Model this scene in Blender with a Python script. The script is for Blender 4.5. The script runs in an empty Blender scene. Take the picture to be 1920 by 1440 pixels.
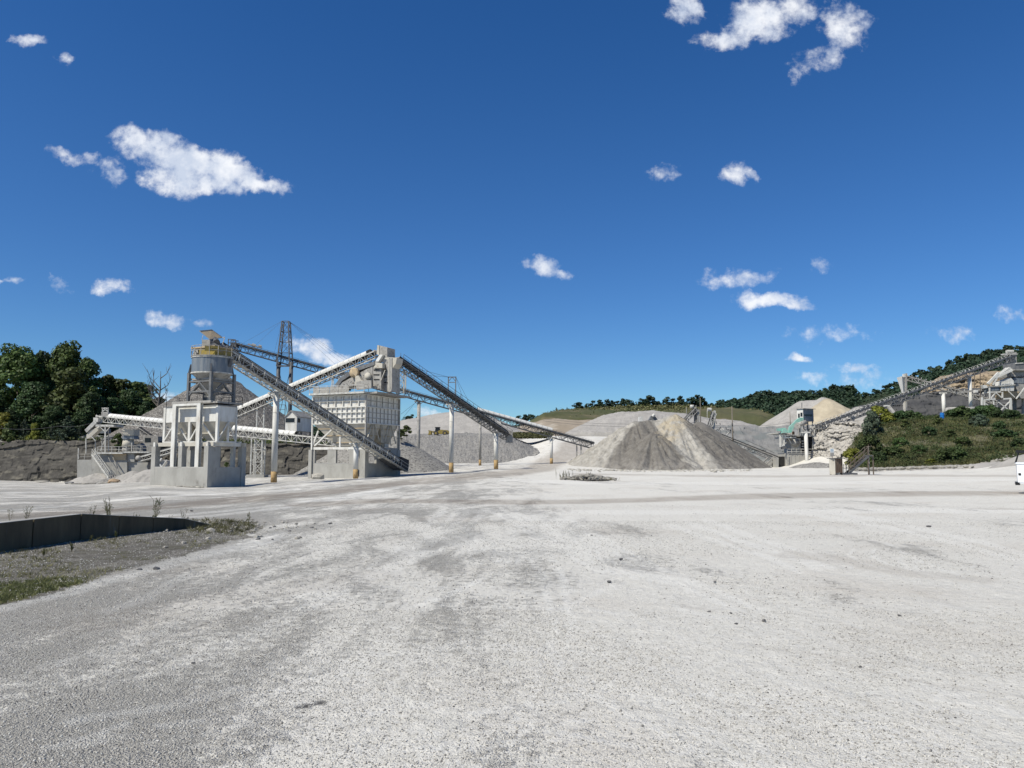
import bpy, math, random
import numpy as np
from mathutils import Vector, Matrix

sc = bpy.context.scene
COL = sc.collection
R = math.radians

# ------------------------------------------------------------------ camera
FPX = 1443.0                      # focal length in pixels of the 1920 wide photograph
CAMZ = 1.7
PITCH = math.atan(144.0 / FPX)
cam_d = bpy.data.cameras.new('camera')
cam = bpy.data.objects.new('camera', cam_d)
COL.objects.link(cam)
cam.location = (0, 0, CAMZ)
cam.rotation_euler = (math.pi / 2 + PITCH, 0, 0)
cam_d.sensor_width = 36.0
cam_d.lens = 36.0 * FPX / 1920.0
cam_d.clip_start = 0.1
cam_d.clip_end = 20000
sc.camera = cam

# ------------------------------------------------------------------ sun, exposure
SUN_EL = R(50)
SUN_TRAVEL = Vector((0.80, 0.60, 0)).normalized()
sd = Vector((SUN_TRAVEL.x * math.cos(SUN_EL), SUN_TRAVEL.y * math.cos(SUN_EL), -math.sin(SUN_EL)))
sun_d = bpy.data.lights.new('sun', 'SUN')
sun_d.energy = 5.0
sun_d.angle = R(0.5)
sun_d.color = (1.0, 0.95, 0.835)
sun = bpy.data.objects.new('sun', sun_d)
COL.objects.link(sun)
sun.rotation_euler = sd.to_track_quat('-Z', 'Y').to_euler()
vs = sc.view_settings
vs.view_transform = 'Standard'
vs.look = 'None'
vs.exposure = 0.12
vs.gamma = 1.0
vs.use_curve_mapping = False
sc.cycles.max_bounces = 5
sc.cycles.diffuse_bounces = 3
sc.cycles.transparent_max_bounces = 8

# ------------------------------------------------------------------ pixel -> place
CP, SP = math.cos(PITCH), math.sin(PITCH)
def W(px, py, D):
    """place seen at (px,py) of the photograph, D metres ahead"""
    xr, yr = (px - 960) / FPX, (720 - py) / FPX
    dy, dz = CP - yr * SP, SP + yr * CP
    t = D / dy
    return Vector((xr * t, D, CAMZ + dz * t))
def ZP(py, D):
    return W(960, py, D).z

# ------------------------------------------------------------------ world: sky and clouds
world = bpy.data.worlds.new('World')
sc.world = world
world.use_nodes = True
nt = world.node_tree
nt.nodes.clear()
L = nt.links.new
def N(t, **k):
    n = nt.nodes.new(t)
    for a, b in k.items():
        setattr(n, a, b)
    return n
def M1(op, a, b=None, c=None, clamp=False):
    n = N('ShaderNodeMath', operation=op)
    n.use_clamp = clamp
    for i, v in enumerate((a, b, c)):
        if v is None: continue
        if isinstance(v, (int, float)): n.inputs[i].default_value = v
        else: L(v, n.inputs[i])
    return n.outputs[0]
def V1(op, a, b=None, out=0):
    n = N('ShaderNodeVectorMath', operation=op)
    for i, v in enumerate((a, b)):
        if v is None: continue
        if isinstance(v, (tuple, list)): n.inputs[i].default_value = v
        else: L(v, n.inputs[i])
    return n.outputs[out]
sky = N('ShaderNodeTexSky', sky_type='NISHITA')
sky.sun_disc = False
sky.sun_elevation = SUN_EL
sky.sun_rotation = math.atan2(-SUN_TRAVEL.x, -SUN_TRAVEL.y) % (2 * math.pi)
sky.altitude = 900
sky.air_density = 1.0
sky.dust_density = 0.25
sky.ozone_density = 3.0
tc = N('ShaderNodeTexCoord')
sep = N('ShaderNodeSeparateXYZ')
L(tc.outputs['Generated'], sep.inputs[0])
ysafe = M1('MAXIMUM', sep.outputs['Y'], 0.02)
cmb = N('ShaderNodeCombineXYZ')
L(M1('DIVIDE', sep.outputs['X'], ysafe), cmb.inputs['X'])
L(M1('DIVIDE', sep.outputs['Z'], ysafe), cmb.inputs['Y'])
uv = cmb.outputs[0]
nz = N('ShaderNodeTexNoise'); nz.inputs['Scale'].default_value = 14.0; nz.inputs['Detail'].default_value = 7; nz.inputs['Roughness'].default_value = 0.62
L(uv, nz.inputs['Vector'])
nz2 = N('ShaderNodeTexNoise'); nz2.inputs['Scale'].default_value = 22.0; nz2.inputs['Detail'].default_value = 8; nz2.inputs['Roughness'].default_value = 0.66
nz2.inputs['Distortion'].default_value = 0.35
L(uv, nz2.inputs['Vector'])
nz3 = N('ShaderNodeTexNoise'); nz3.inputs['Scale'].default_value = 60.0; nz3.inputs['Detail'].default_value = 6; nz3.inputs['Roughness'].default_value = 0.6
L(uv, nz3.inputs['Vector'])
warp = V1('MULTIPLY', V1('SUBTRACT', nz.outputs['Color'], (0.5, 0.5, 0.5)), (0.075, 0.05, 0.0))
wuv = V1('ADD', uv, warp)
# centre x, centre y, half width, half height, tilt (degrees, clockwise), density
CLOUDS = [(275, 268, 78, 34, 12, 1.1), (345, 305, 120, 42, 14, 1.35), (420, 318, 85, 40, 12, 1.3), (478, 345, 78, 20, 10, 1.0), (330, 340, 75, 38, 10, 1.15),
          (395, 345, 70, 30, 0, 1.1),
          (145, 292, 52, 14, 18, .55), (205, 323, 30, 26, 20, .6),
          (55, 75, 36, 15, 10, .75), (125, 106, 18, 13, 0, .6), (208, 538, 40, 17, 12, .85), (113, 533, 22, 9, 15, .4), (20, 524, 26, 7, 5, .6),
          (313, 603, 46, 19, 12, .9), (372, 607, 18, 8, 0, .35), (590, 652, 42, 26, 6, 1.25), (618, 668, 50, 16, 6, 1.1), (335, 752, 36, 16, 5, .8), (382, 758, 30, 10, 0, .7),
          (1282, 18, 40, 38, 0, 1.0), (1420, 38, 80, 48, 0, 1.25), (1370, 68, 70, 24, -8, .8), (1490, 22, 45, 34, 0, .9),
          (1585, 48, 50, 62, 0, .95), (1535, 112, 55, 26, -10, .62), (1493, 138, 13, 20, 0, .5),
          (1240, 325, 26, 23, 0, .7), (1390, 324, 40, 23, 0, .85), (1015, 505, 36, 20, 10, .85), (1040, 515, 34, 13, 5, .8),
          (1390, 523, 62, 21, -4, .72), (1440, 565, 66, 18, 4, 1.1), (1475, 574, 48, 9, 3, .9), (1530, 497, 17, 14, 0, .45), (1785, 628, 44, 17, 5, .55), (1885, 583, 20, 14, 0, .4),
          (1500, 667, 28, 10, 5, .85), (1603, 688, 40, 12, 3, .85), (1622, 708, 66, 17, 0, .5), (1525, 709, 34, 13, 5, .45), (810, 776, 30, 9, 5, .8), (790, 768, 16, 8, 0, .6),
          (640, 700, 40, 10, 0, .2), (1560, 620, 60, 10, 0, .15), (1735, 720, 60, 14, 0, .35)]
acc = None
for (cx, cy, rx, ry, ang, dens) in CLOUDS:
    if dens < .7: dens *= .72
    elif dens < 1.0: dens *= .88
    p = W(cx, cy, 1.0)
    u, v = p.x, p.z - CAMZ
    ca, sa = math.cos(R(-ang)), math.sin(R(-ang))
    d = V1('SUBTRACT', wuv, (u, v, 0))
    # rotated axes, each divided by its half size
    ux = V1('DOT_PRODUCT', d, (ca * FPX / rx, sa * FPX / rx, 0), out=1)
    uy = V1('DOT_PRODUCT', d, (-sa * FPX / ry, ca * FPX / ry, 0), out=1)
    r2 = M1('ADD', M1('MULTIPLY', ux, ux), M1('MULTIPLY', uy, uy))
    val = M1('MULTIPLY_ADD', r2, -dens, dens)
    acc = val if acc is None else M1('MAXIMUM', acc, val)
nmix = M1('SUBTRACT', nz2.outputs['Fac'], 0.5)
dsum = M1('MULTIPLY_ADD', nmix, 1.7, M1('MULTIPLY_ADD', M1('SUBTRACT', nz3.outputs['Fac'], 0.5), 2.0, acc))
ramp = N('ShaderNodeMapRange'); ramp.interpolation_type = 'SMOOTHSTEP'
L(dsum, ramp.inputs[0]); ramp.inputs[1].default_value = -0.15; ramp.inputs[2].default_value = 1.25
gate = M1('MULTIPLY', ramp.outputs[0], M1('GREATER_THAN', sep.outputs['Y'], 0.05))
gate = M1('MULTIPLY', gate, M1('MULTIPLY_ADD', acc, 1.6, 1.5, True))
gate = M1('MULTIPLY', gate, 0.96)
shade = N('ShaderNodeMapRange')
L(nz.outputs['Fac'], shade.inputs[0]); shade.inputs[1].default_value = 0.38; shade.inputs[2].default_value = 0.56
ccol = N('ShaderNodeMix', data_type='RGBA')
L(shade.outputs[0], ccol.inputs[0])
ccol.inputs[6].default_value = (5.8, 6.5, 7.8, 1)
ccol.inputs[7].default_value = (8.9, 9.1, 9.5, 1)
hsv = N('ShaderNodeHueSaturation')
hsv.inputs['Saturation'].default_value = 1.32
hsv.inputs['Hue'].default_value = 0.509
hsv.inputs['Value'].default_value = 1.0
L(sky.outputs[0], hsv.inputs['Color'])
hz_ = N('ShaderNodeMapRange'); hz_.interpolation_type = 'SMOOTHSTEP'; L(sep.outputs['Z'], hz_.inputs[0]); hz_.inputs[1].default_value = -0.02; hz_.inputs[2].default_value = 0.42
tint = N('ShaderNodeMix', data_type='RGBA'); L(hz_.outputs[0], tint.inputs[0]); tint.inputs[6].default_value = (0.60, 0.84, 0.98, 1); tint.inputs[7].default_value = (1, 1, 1, 1)
hmul = V1('MULTIPLY', hsv.outputs[0], tint.outputs[2])
smix = N('ShaderNodeMix', data_type='RGBA')
L(gate, smix.inputs[0]); L(hmul, smix.inputs[6]); L(ccol.outputs[2], smix.inputs[7])
bg = N('ShaderNodeBackground'); bg.inputs['Strength'].default_value = 0.10
L(smix.outputs[2], bg.inputs['Color'])
wo = N('ShaderNodeOutputWorld')
L(bg.outputs[0], wo.inputs['Surface'])

# ------------------------------------------------------------------ noise
_rng = np.random.RandomState(7)
_tab = _rng.rand(4096).astype(np.float64)
def _h(ix, iy, iz):
    return _tab[(ix * 73856093 ^ iy * 19349663 ^ iz * 83492791) & 4095]
def vnoise(x, y, z=0.0):
    x = np.asarray(x, float); y = np.asarray(y, float); z = np.asarray(z, float) + 0 * x
    ix, iy, iz = np.floor(x).astype(int), np.floor(y).astype(int), np.floor(z).astype(int)
    fx, fy, fz = x - ix, y - iy, z - iz
    fx, fy, fz = fx * fx * (3 - 2 * fx), fy * fy * (3 - 2 * fy), fz * fz * (3 - 2 * fz)
    r = 0
    for a in (0, 1):
        for b in (0, 1):
            for c in (0, 1):
                r = r + _h(ix + a, iy + b, iz + c) * (fx if a else 1 - fx) * (fy if b else 1 - fy) * (fz if c else 1 - fz)
    return r
def fbm(x, y, z=0.0, o=4, g=0.5):
    s = 0; a = 1.0; t = 0
    for i in range(o):
        k = 2.03 ** i
        s = s + a * vnoise(np.asarray(x) * k + 17 * i, np.asarray(y) * k + 5 * i, np.asarray(z) * k)
        t += a; a *= g
    return s / t
def cells(x, y, z):
    return _h(np.floor(x).astype(int), np.floor(y).astype(int), np.floor(z).astype(int))
def sstep(a, b, x):
    t = np.clip((x - a) / (b - a), 0, 1)
    return t * t * (3 - 2 * t)

# ------------------------------------------------------------------ materials
MATS = {}
def mat(name, c1, c2=None, scale=1.0, rough=0.85, bump=0.0, bscale=None, stretch=(1, 1, 1), metal=0.0, detail=6, lo=0.35, hi=0.65,
        c3=None, c3scale=6.0, c3lo=0.55, c3hi=0.7, rnd=0.0, world=False, trans=0.0):
    m = bpy.data.materials.new(name); m.use_nodes = True
    t = m.node_tree; nd = t.nodes; lk = t.links.new
    b = nd['Principled BSDF']
    b.inputs['Roughness'].default_value = rough
    b.inputs['Metallic'].default_value = metal
    b.inputs['Specular IOR Level'].default_value = 0.3
    if c2 is None: c2 = tuple(v * 0.8 for v in c1)
    if world:
        co = nd.new('ShaderNodeNewGeometry').outputs['Position']
    else:
        co = nd.new('ShaderNodeTexCoord').outputs['Object']
    mp = nd.new('ShaderNodeMapping'); mp.inputs['Scale'].default_value = stretch
    lk(co, mp.inputs['Vector'])
    n1 = nd.new('ShaderNodeTexNoise'); n1.inputs['Scale'].default_value = scale; n1.inputs['Detail'].default_value = detail
    n1.inputs['Roughness'].default_value = 0.6
    lk(mp.outputs[0], n1.inputs['Vector'])
    mr = nd.new('ShaderNodeMapRange'); mr.inputs[1].default_value = lo; mr.inputs[2].default_value = hi
    lk(n1.outputs['Fac'], mr.inputs[0])
    mx = nd.new('ShaderNodeMix'); mx.data_type = 'RGBA'
    lk(mr.outputs[0], mx.inputs[0])
    mx.inputs[6].default_value = (*c1, 1); mx.inputs[7].default_value = (*c2, 1)
    out = mx.outputs[2]
    if c3 is not None:
        n3 = nd.new('ShaderNodeTexNoise'); n3.inputs['Scale'].default_value = c3scale; n3.inputs['Detail'].default_value = 5
        lk(mp.outputs[0], n3.inputs['Vector'])
        m3 = nd.new('ShaderNodeMapRange'); m3.inputs[1].default_value = c3lo; m3.inputs[2].default_value = c3hi
        lk(n3.outputs['Fac'], m3.inputs[0])
        x3 = nd.new('ShaderNodeMix'); x3.data_type = 'RGBA'
        lk(m3.outputs[0], x3.inputs[0]); lk(out, x3.inputs[6]); x3.inputs[7].default_value = (*c3, 1)
        out = x3.outputs[2]
    if rnd > 0:
        oi = nd.new('ShaderNodeObjectInfo')
        mm = nd.new('ShaderNodeMapRange'); mm.inputs[3].default_value = 1 - rnd; mm.inputs[4].default_value = 1 + rnd
        lk(oi.outputs['Random'], mm.inputs[0])
        sc_ = nd.new('ShaderNodeVectorMath'); sc_.operation = 'SCALE'
        lk(out, sc_.inputs[0]); lk(mm.outputs[0], sc_.inputs['Scale'])
        out = sc_.outputs[0]
    lk(out, b.inputs['Base Color'])
    if bump > 0:
        nb = nd.new('ShaderNodeTexNoise'); nb.inputs['Scale'].default_value = bscale or scale * 4; nb.inputs['Detail'].default_value = 5
        lk(mp.outputs[0], nb.inputs['Vector'])
        bp = nd.new('ShaderNodeBump'); bp.inputs['Strength'].default_value = min(1.0, bump); bp.inputs['Distance'].default_value = max(0.02, bump * 0.1)
        lk(nb.outputs['Fac'], bp.inputs['Height']); lk(bp.outputs[0], b.inputs['Normal'])
    MATS[name] = m
    return m

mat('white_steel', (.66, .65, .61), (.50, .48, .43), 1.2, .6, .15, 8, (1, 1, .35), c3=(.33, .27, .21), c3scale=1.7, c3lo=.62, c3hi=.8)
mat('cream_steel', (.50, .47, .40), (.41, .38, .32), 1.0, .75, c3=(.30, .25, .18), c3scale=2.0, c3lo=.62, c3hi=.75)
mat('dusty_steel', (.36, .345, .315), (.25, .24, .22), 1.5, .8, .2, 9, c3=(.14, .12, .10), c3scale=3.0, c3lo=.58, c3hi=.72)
mat('grey_steel', (.11, .115, .12), (.19, .19, .185), 1.5, .55, c3=(.09, .08, .075), c3scale=3.0)
mat('blue_grey_steel', (.10, .13, .165), (.20, .215, .225), .8, .5, stretch=(2.5, 2.5, .25), c3=(.33, .32, .30), c3scale=2.2, c3lo=.6, c3hi=.75)
mat('dark_steel', (.055, .06, .07), (.12, .12, .12), 1.5, .6)
mat('bleached_steel', (.58, .57, .52), (.30, .29, .27), 3.0, .8)
mat('rubber', (.022, .022, .025), (.045, .044, .043), 3.0, .7)
mat('white_cover', (.68, .67, .63), (.55, .53, .48), 1.0, .45, c3=(.45, .40, .34), c3scale=1.8, c3lo=.66, c3hi=.8, rnd=.05)
mat('concrete', (.37, .36, .33), (.29, .282, .257), .9, .9, .15, 14, (1, 1, .6), c3=(.21, .20, .18), c3scale=1.6, c3lo=.6, c3hi=.78)
mat('shaded_old_concrete', (.15, .115, .07), (.075, .06, .04), 1.6, .95, .3, 9, (1.6, 1.6, .35), c3=(.16, .15, .13), c3scale=3, c3lo=.62, c3hi=.72)  # streaked concrete, darkened to carry the shade on the parapet face
mat('concrete_cap', (.52, .51, .48), (.42, .41, .38), 3, .9, .2, 20)
mat('yellow_paint', (.30, .225, .045), (.22, .17, .06), 1.5, .6, c3=(.22, .19, .14), c3scale=3)
mat('yellow_foot', (.40, .27, .12), (.31, .21, .10), 2.0, .7, c3=(.16, .10, .06), c3scale=3.5, c3lo=.6, c3hi=.68)
mat('tan_steel', (.45, .34, .20), (.36, .29, .20), 2, .75)
mat('rust', (.12, .07, .045), (.21, .155, .11), 1.5, .9, .2, 12, (2, 2, .3), c3=(.13, .06, .035), c3scale=2.5)
mat('teal_paint', (.17, .42, .34), (.30, .44, .38), 1.2, .6)
mat('blue_plastic', (.02, .17, .50), (.02, .14, .42), 2, .35)
mat('dark_glass', (.012, .014, .018), (.02, .022, .026), 2, .15)
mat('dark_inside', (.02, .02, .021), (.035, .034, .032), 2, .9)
mat('gravel_grey', (.29, .28, .255), (.20, .19, .175), 1.6, .95, .9, 3, c3=(.09, .086, .08), c3scale=2.6, c3lo=.52, c3hi=.64, world=True)
mat('gravel_pale', (.37, .35, .32), (.29, .275, .25), .22, .95, .9, 4, c3=(.24, .228, .21), c3scale=1.5, world=True)
mat('gravel_dark', (.125, .115, .103), (.075, .07, .064), .5, .95, 1.0, 2.2, c3=(.27, .255, .23), c3scale=3.4, c3lo=.52, c3hi=.6, world=True)
mat('sand_tan', (.46, .40, .29), (.34, .29, .21), .2, .95, .6, 2, world=True)
mat('rock_shaded', (.095, .088, .076), (.045, .042, .037), .35, .95, 1.0, 1.2, (1, 1, 1.6), c3=(.15, .137, .11), c3scale=.5, c3lo=.54, c3hi=.68, world=True)  # rock colour lowered to hold the shade of the trees
mat('rock_pale', (.46, .43, .38), (.27, .255, .23), .55, .95, 1.0, 1.0, (1, 1, 2.2), c3=(.17, .16, .15), c3scale=1.0, c3lo=.55, c3hi=.66, world=True)
mat('rock_grey', (.26, .255, .24), (.17, .168, .16), .12, .95, .8, .6, c3=(.15, .16, .155), c3scale=.18, c3lo=.5, c3hi=.62, world=True)
mat('rock_quarry', (.055, .055, .057), (.088, .086, .083), .05, .95, .8, .3, (1, 1, 6), c3=(.15, .146, .14), c3scale=.06, c3lo=.6, c3hi=.68, world=True)
mat('rock_tan', (.38, .30, .20), (.24, .185, .12), .3, .95, .8, .4, (1, 1, 2.5), c3=(.11, .085, .06), c3scale=.35, c3lo=.53, c3hi=.62, world=True)
mat('cut_face', (.31, .26, .20), (.25, .208, .155), .05, .95, .3, .3, (1, 1, .5), c3=(.43, .39, .32), c3scale=.09, world=True)
mat('loose_stone', (.44, .415, .36), (.25, .235, .205), 3.0, .95, .5, 8, rnd=.25)
mat('dark_stone', (.10, .10, .10), (.17, .165, .16), 3.0, .95, .5, 8, rnd=.3)
mat('orange_stone', (.36, .26, .17), (.27, .205, .14), 2.0, .95, .5, 8)
mat('bark', (.13, .11, .09), (.07, .06, .05), 3, .95, .5, 9, (1, 1, .3))
mat('dead_wood', (.17, .155, .14), (.10, .09, .08), 3, .95)
mat('grass_hill', (.052, .064, .022), (.095, .088, .045), .03, .95, .8, .6, c3=(.15, .125, .07), c3scale=.06, c3lo=.55, c3hi=.68, world=True)
mat('bank_soil', (.085, .085, .045), (.14, .125, .08), .15, .95, .8, 2, c3=(.42, .39, .34), c3scale=.35, c3lo=.66, c3hi=.73, world=True)
mat('forest_floor', (.02, .03, .013), (.03, .04, .018), .1, .95, world=True)
mat('truck_white', (.80, .81, .82), (.76, .77, .78), 2, .3)
mat('black_paint', (.012, .012, .013), (.02, .02, .02), 2, .4)
mat('wood_post', (.22, .19, .15), (.14, .12, .10), 2, .95, 0, None, (1, 1, .2))
mat('rusty_metal', (.15, .125, .10), (.11, .085, .065), 3, .85)
mat('wheel_rubber', (.03, .03, .03), (.08, .075, .07), 3, .9)
mat('sign_white', (.62, .64, .64), (.55, .57, .57), 3, .5)
mat('sign_blue', (.10, .28, .42), (.12, .3, .45), 3, .5)

def leafmat(name, c, rnd=.3, spread=.45, scale=.25):
    m = bpy.data.materials.new(name); m.use_nodes = True
    t = m.node_tree; nd = t.nodes; lk = t.links.new
    b = nd['Principled BSDF']; b.inputs['Roughness'].default_value = .6
    b.inputs['Specular IOR Level'].default_value = 0.25
    g = nd.new('ShaderNodeNewGeometry')
    n1 = nd.new('ShaderNodeTexNoise'); n1.inputs['Scale'].default_value = scale; n1.inputs['Detail'].default_value = 3
    lk(g.outputs['Position'], n1.inputs['Vector'])
    ri = nd.new('ShaderNodeMapRange'); ri.inputs[3].default_value = -spread; ri.inputs[4].default_value = spread
    lk(g.outputs['Random Per Island'], ri.inputs[0])
    n2 = nd.new('ShaderNodeMapRange'); n2.inputs[1].default_value = .3; n2.inputs[2].default_value = .7; n2.inputs[3].default_value = -.3; n2.inputs[4].default_value = .35
    lk(n1.outputs['Fac'], n2.inputs[0])
    oi = nd.new('ShaderNodeObjectInfo')
    o2 = nd.new('ShaderNodeMapRange'); o2.inputs[3].default_value = 1 - rnd; o2.inputs[4].default_value = 1 + rnd
    lk(oi.outputs['Random'], o2.inputs[0])
    a = nd.new('ShaderNodeMath'); lk(ri.outputs[0], a.inputs[0]); lk(n2.outputs[0], a.inputs[1])
    a2 = nd.new('ShaderNodeMath'); lk(a.outputs[0], a2.inputs[0]); lk(o2.outputs[0], a2.inputs[1])
    mx = nd.new('ShaderNodeMix'); mx.data_type = 'RGBA'
    lk(ri.outputs[0], mx.inputs[0])
    hs = nd.new('ShaderNodeHueSaturation'); hs.inputs['Color'].default_value = (*c, 1)
    lk(a2.outputs[0], hs.inputs['Value'])
    hr = nd.new('ShaderNodeMapRange'); hr.inputs[3].default_value = .488; hr.inputs[4].default_value = .515
    lk(oi.outputs['Random'], hr.inputs[0]); lk(hr.outputs[0], hs.inputs['Hue'])
    lk(hs.outputs[0], b.inputs['Base Color'])
    tr = nd.new('ShaderNodeBsdfTranslucent'); lk(hs.outputs[0], tr.inputs['Color'])
    ms = nd.new('ShaderNodeMixShader'); ms.inputs[0].default_value = .25
    out = nd['Material Output']
    lk(b.outputs[0], ms.inputs[1]); lk(tr.outputs[0], ms.inputs[2]); lk(ms.outputs[0], out.inputs['Surface'])
    MATS[name] = m
    return m
leafmat('leaf_broad', (.068, .102, .027))
leafmat('leaf_dark', (.044, .072, .026), .2)
leafmat('leaf_olive', (.074, .096, .030), .12)
leafmat('leaf_cedar', (.075, .10, .065), .15)
leafmat('leaf_far', (.034, .056, .030), .15, .35)
leafmat('leaf_shrub', (.062, .092, .030), .3)
leafmat('leaf_yellow', (.15, .15, .025), .1)
leafmat('grass_dry', (.15, .14, .065), .2, .5)
leafmat('grass_green', (.10, .105, .04), .2, .5)
leafmat('weed_stalk', (.12, .11, .06), .2, .3)

# ------------------------------------------------------------------ mesh helpers
class MB:
    def __init__(s):
        s.v = []; s.f = []
    def add(s, vs, fs):
        k = len(s.v)
        s.v.extend([tuple(p) for p in vs])
        s.f.extend([tuple(i + k for i in f) for f in fs])
    def hexa(s, p):   # 8 corners: bottom 4 ccw, top 4
        s.add(p, [(3, 2, 1, 0), (4, 5, 6, 7), (0, 1, 5, 4), (1, 2, 6, 5), (2, 3, 7, 6), (3, 0, 4, 7)])
    def box(s, lo, hi, fr=None):
        x0, y0, z0 = lo; x1, y1, z1 = hi
        p = [(x0, y0, z0), (x1, y0, z0), (x1, y1, z0), (x0, y1, z0), (x0, y0, z1), (x1, y0, z1), (x1, y1, z1), (x0, y1, z1)]
        if fr: p = [fr.P(*q) for q in p]
        s.hexa(p)
    def beam(s, p0, p1, w=.1, h=None, up=(0, 0, 1)):
        p0 = Vector(p0); p1 = Vector(p1); h = h or w
        d = (p1 - p0)
        if d.length < 1e-6: return
        d.normalize(); u = Vector(up)
        if abs(d.dot(u)) > .98: u = Vector((1, 0, 0)) if abs(d.x) < .9 else Vector((0, 1, 0))
        a = d.cross(u).normalized() * (w / 2); b = a.normalized().cross(d) * (h / 2)
        s.hexa([p0 - a - b, p0 + a - b, p0 + a + b, p0 - a + b, p1 - a - b, p1 + a - b, p1 + a + b, p1 - a + b])
    def tube(s, p0, p1, r0, r1=None, n=10, caps=True):
        p0 = Vector(p0); p1 = Vector(p1); r1 = r0 if r1 is None else r1
        d = (p1 - p0)
        if d.length < 1e-6: return
        d.normalize(); u = Vector((0, 0, 1)) if abs(d.z) < .9 else Vector((1, 0, 0))
        a = d.cross(u).normalized(); b = a.cross(d)
        vs = []
        for (p, r) in ((p0, r0), (p1, r1)):
            for i in range(n):
                t = 2 * math.pi * i / n
                vs.append(p + a * (math.cos(t) * r) + b * (math.sin(t) * r))
        fs = [(i, (i + 1) % n, n + (i + 1) % n, n + i) for i in range(n)]
        if caps: fs += [tuple(range(n - 1, -1, -1)), tuple(range(n, 2 * n))]
        s.add(vs, fs)
    def path(s, pts, r, n=5):
        for i in range(len(pts) - 1):
            rr = r if not isinstance(r, (list, tuple)) else r[i]
            r2 = r if not isinstance(r, (list, tuple)) else r[i + 1]
            s.tube(pts[i], pts[i + 1], rr, r2, n)
    def prism(s, pts, off):
        """polygon extruded by the vector off"""
        n = len(pts); off = Vector(off)
        pts = [Vector(p) for p in pts]
        nrm = Vector((0, 0, 0))
        for i in range(n):
            nrm += pts[i].cross(pts[(i + 1) % n])
        if nrm.dot(off) > 0: pts = pts[::-1]
        vs = pts + [p + off for p in pts]
        fs = [tuple(range(n)), tuple(range(2 * n - 1, n - 1, -1))]
        fs += [(i, i + n, (i + 1) % n + n, (i + 1) % n) for i in range(n)]
        s.add(vs, fs)
    def frustum(s, lo, hi):
        """two loops of equal length joined, capped"""
        n = len(lo)
        s.add(list(lo) + list(hi), [(i, (i + 1) % n, n + (i + 1) % n, n + i) for i in range(n)] + [tuple(range(n - 1, -1, -1)), tuple(range(n, 2 * n))])
    def ico(s, c, r, seed=0, sq=(1, 1, 1)):
        """an uneven stone"""
        rn = random.Random(seed)
        t = (1 + 5 ** .5) / 2
        b = [(-1, t, 0), (1, t, 0), (-1, -t, 0), (1, -t, 0), (0, -1, t), (0, 1, t), (0, -1, -t), (0, 1, -t), (t, 0, -1), (t, 0, 1), (-t, 0, -1), (-t, 0, 1)]
        f = [(0, 11, 5), (0, 5, 1), (0, 1, 7), (0, 7, 10), (0, 10, 11), (1, 5, 9), (5, 11, 4), (11, 10, 2), (10, 7, 6), (7, 1, 8), (3, 9, 4), (3, 4, 2), (3, 2, 6), (3, 6, 8), (3, 8, 9), (4, 9, 5), (2, 4, 11), (6, 2, 10), (8, 6, 7), (9, 8, 1)]
        vs = []
        for p in b:
            k = r / 1.9 * rn.uniform(.72, 1.15)
            vs.append((c[0] + p[0] * k * sq[0], c[1] + p[1] * k * sq[1], c[2] + p[2] * k * sq[2]))
        s.add(vs, f)
    def build(s, name, m, parent=None, smooth=False, kind=None, label=None):
        o_ = parent_origin(parent)
        me = bpy.data.meshes.new(name)
        me.from_pydata([(p[0] - o_.x, p[1] - o_.y, p[2] - o_.z) for p in s.v], [], s.f)
        me.materials.append(MATS[m] if isinstance(m, str) else m)
        if smooth:
            me.shade_smooth()
        o = bpy.data.objects.new(name, me)
        COL.objects.link(o)
        if parent: o.parent = parent
        if kind: o['kind'] = kind
        if label: o['label'] = label
        return o
def parent_origin(parent):
    if parent is None: return Vector((0, 0, 0))
    o = Vector(parent.location)
    if parent.parent: o += Vector(parent.parent.location)
    return o
def thing(name, label, cat, loc=(0, 0, 0), group=None):
    o = bpy.data.objects.new(name, None)
    o.empty_display_size = .3
    COL.objects.link(o); o.location = loc
    o['label'] = label; o['category'] = cat
    if group: o['group'] = group
    return o
def tag(o, label, cat, group=None):
    o['label'] = label; o['category'] = cat
    if group: o['group'] = group
    return o
def npmesh(name, V, F, m, smooth=False, attrs=None):
    V = np.asarray(V, np.float32).reshape(-1, 3); F = np.asarray(F, np.int32)
    me = bpy.data.meshes.new(name)
    me.vertices.add(len(V)); me.vertices.foreach_set('co', V.ravel())
    k = F.shape[1]
    me.loops.add(F.size); me.loops.foreach_set('vertex_index', F.ravel())
    me.polygons.add(len(F))
    me.polygons.foreach_set('loop_start', np.arange(0, F.size, k, dtype=np.int32))
    me.polygons.foreach_set('loop_total', np.full(len(F), k, np.int32))
    if attrs:
        for an, av in attrs.items():
            at = me.attributes.new(an, 'FLOAT', 'POINT')
            at.data.foreach_set('value', np.asarray(av, np.float32))
    me.update(calc_edges=True)
    if smooth: me.shade_smooth()
    if m is not None: me.materials.append(MATS[m] if isinstance(m, str) else m)
    return me
def npobj(name, V, F, m, smooth=False, attrs=None, kind=None, loc=None, parent=None):
    V = np.asarray(V, float)
    if loc is not None: V = V - np.array(loc)
    o = bpy.data.objects.new(name, npmesh(name, V, F, m, smooth, attrs))
    if loc is not None: o.location = loc
    COL.objects.link(o)
    if parent is not None: o.parent = parent; o.location = (0, 0, 0)
    if kind: o['kind'] = kind
    return o
def gridfaces(nr, nc):
    i = np.arange(nr - 1)[:, None] * nc + np.arange(nc - 1)[None, :]
    return np.stack([i, i + 1, i + nc + 1, i + nc], -1).reshape(-1, 4)
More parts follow.
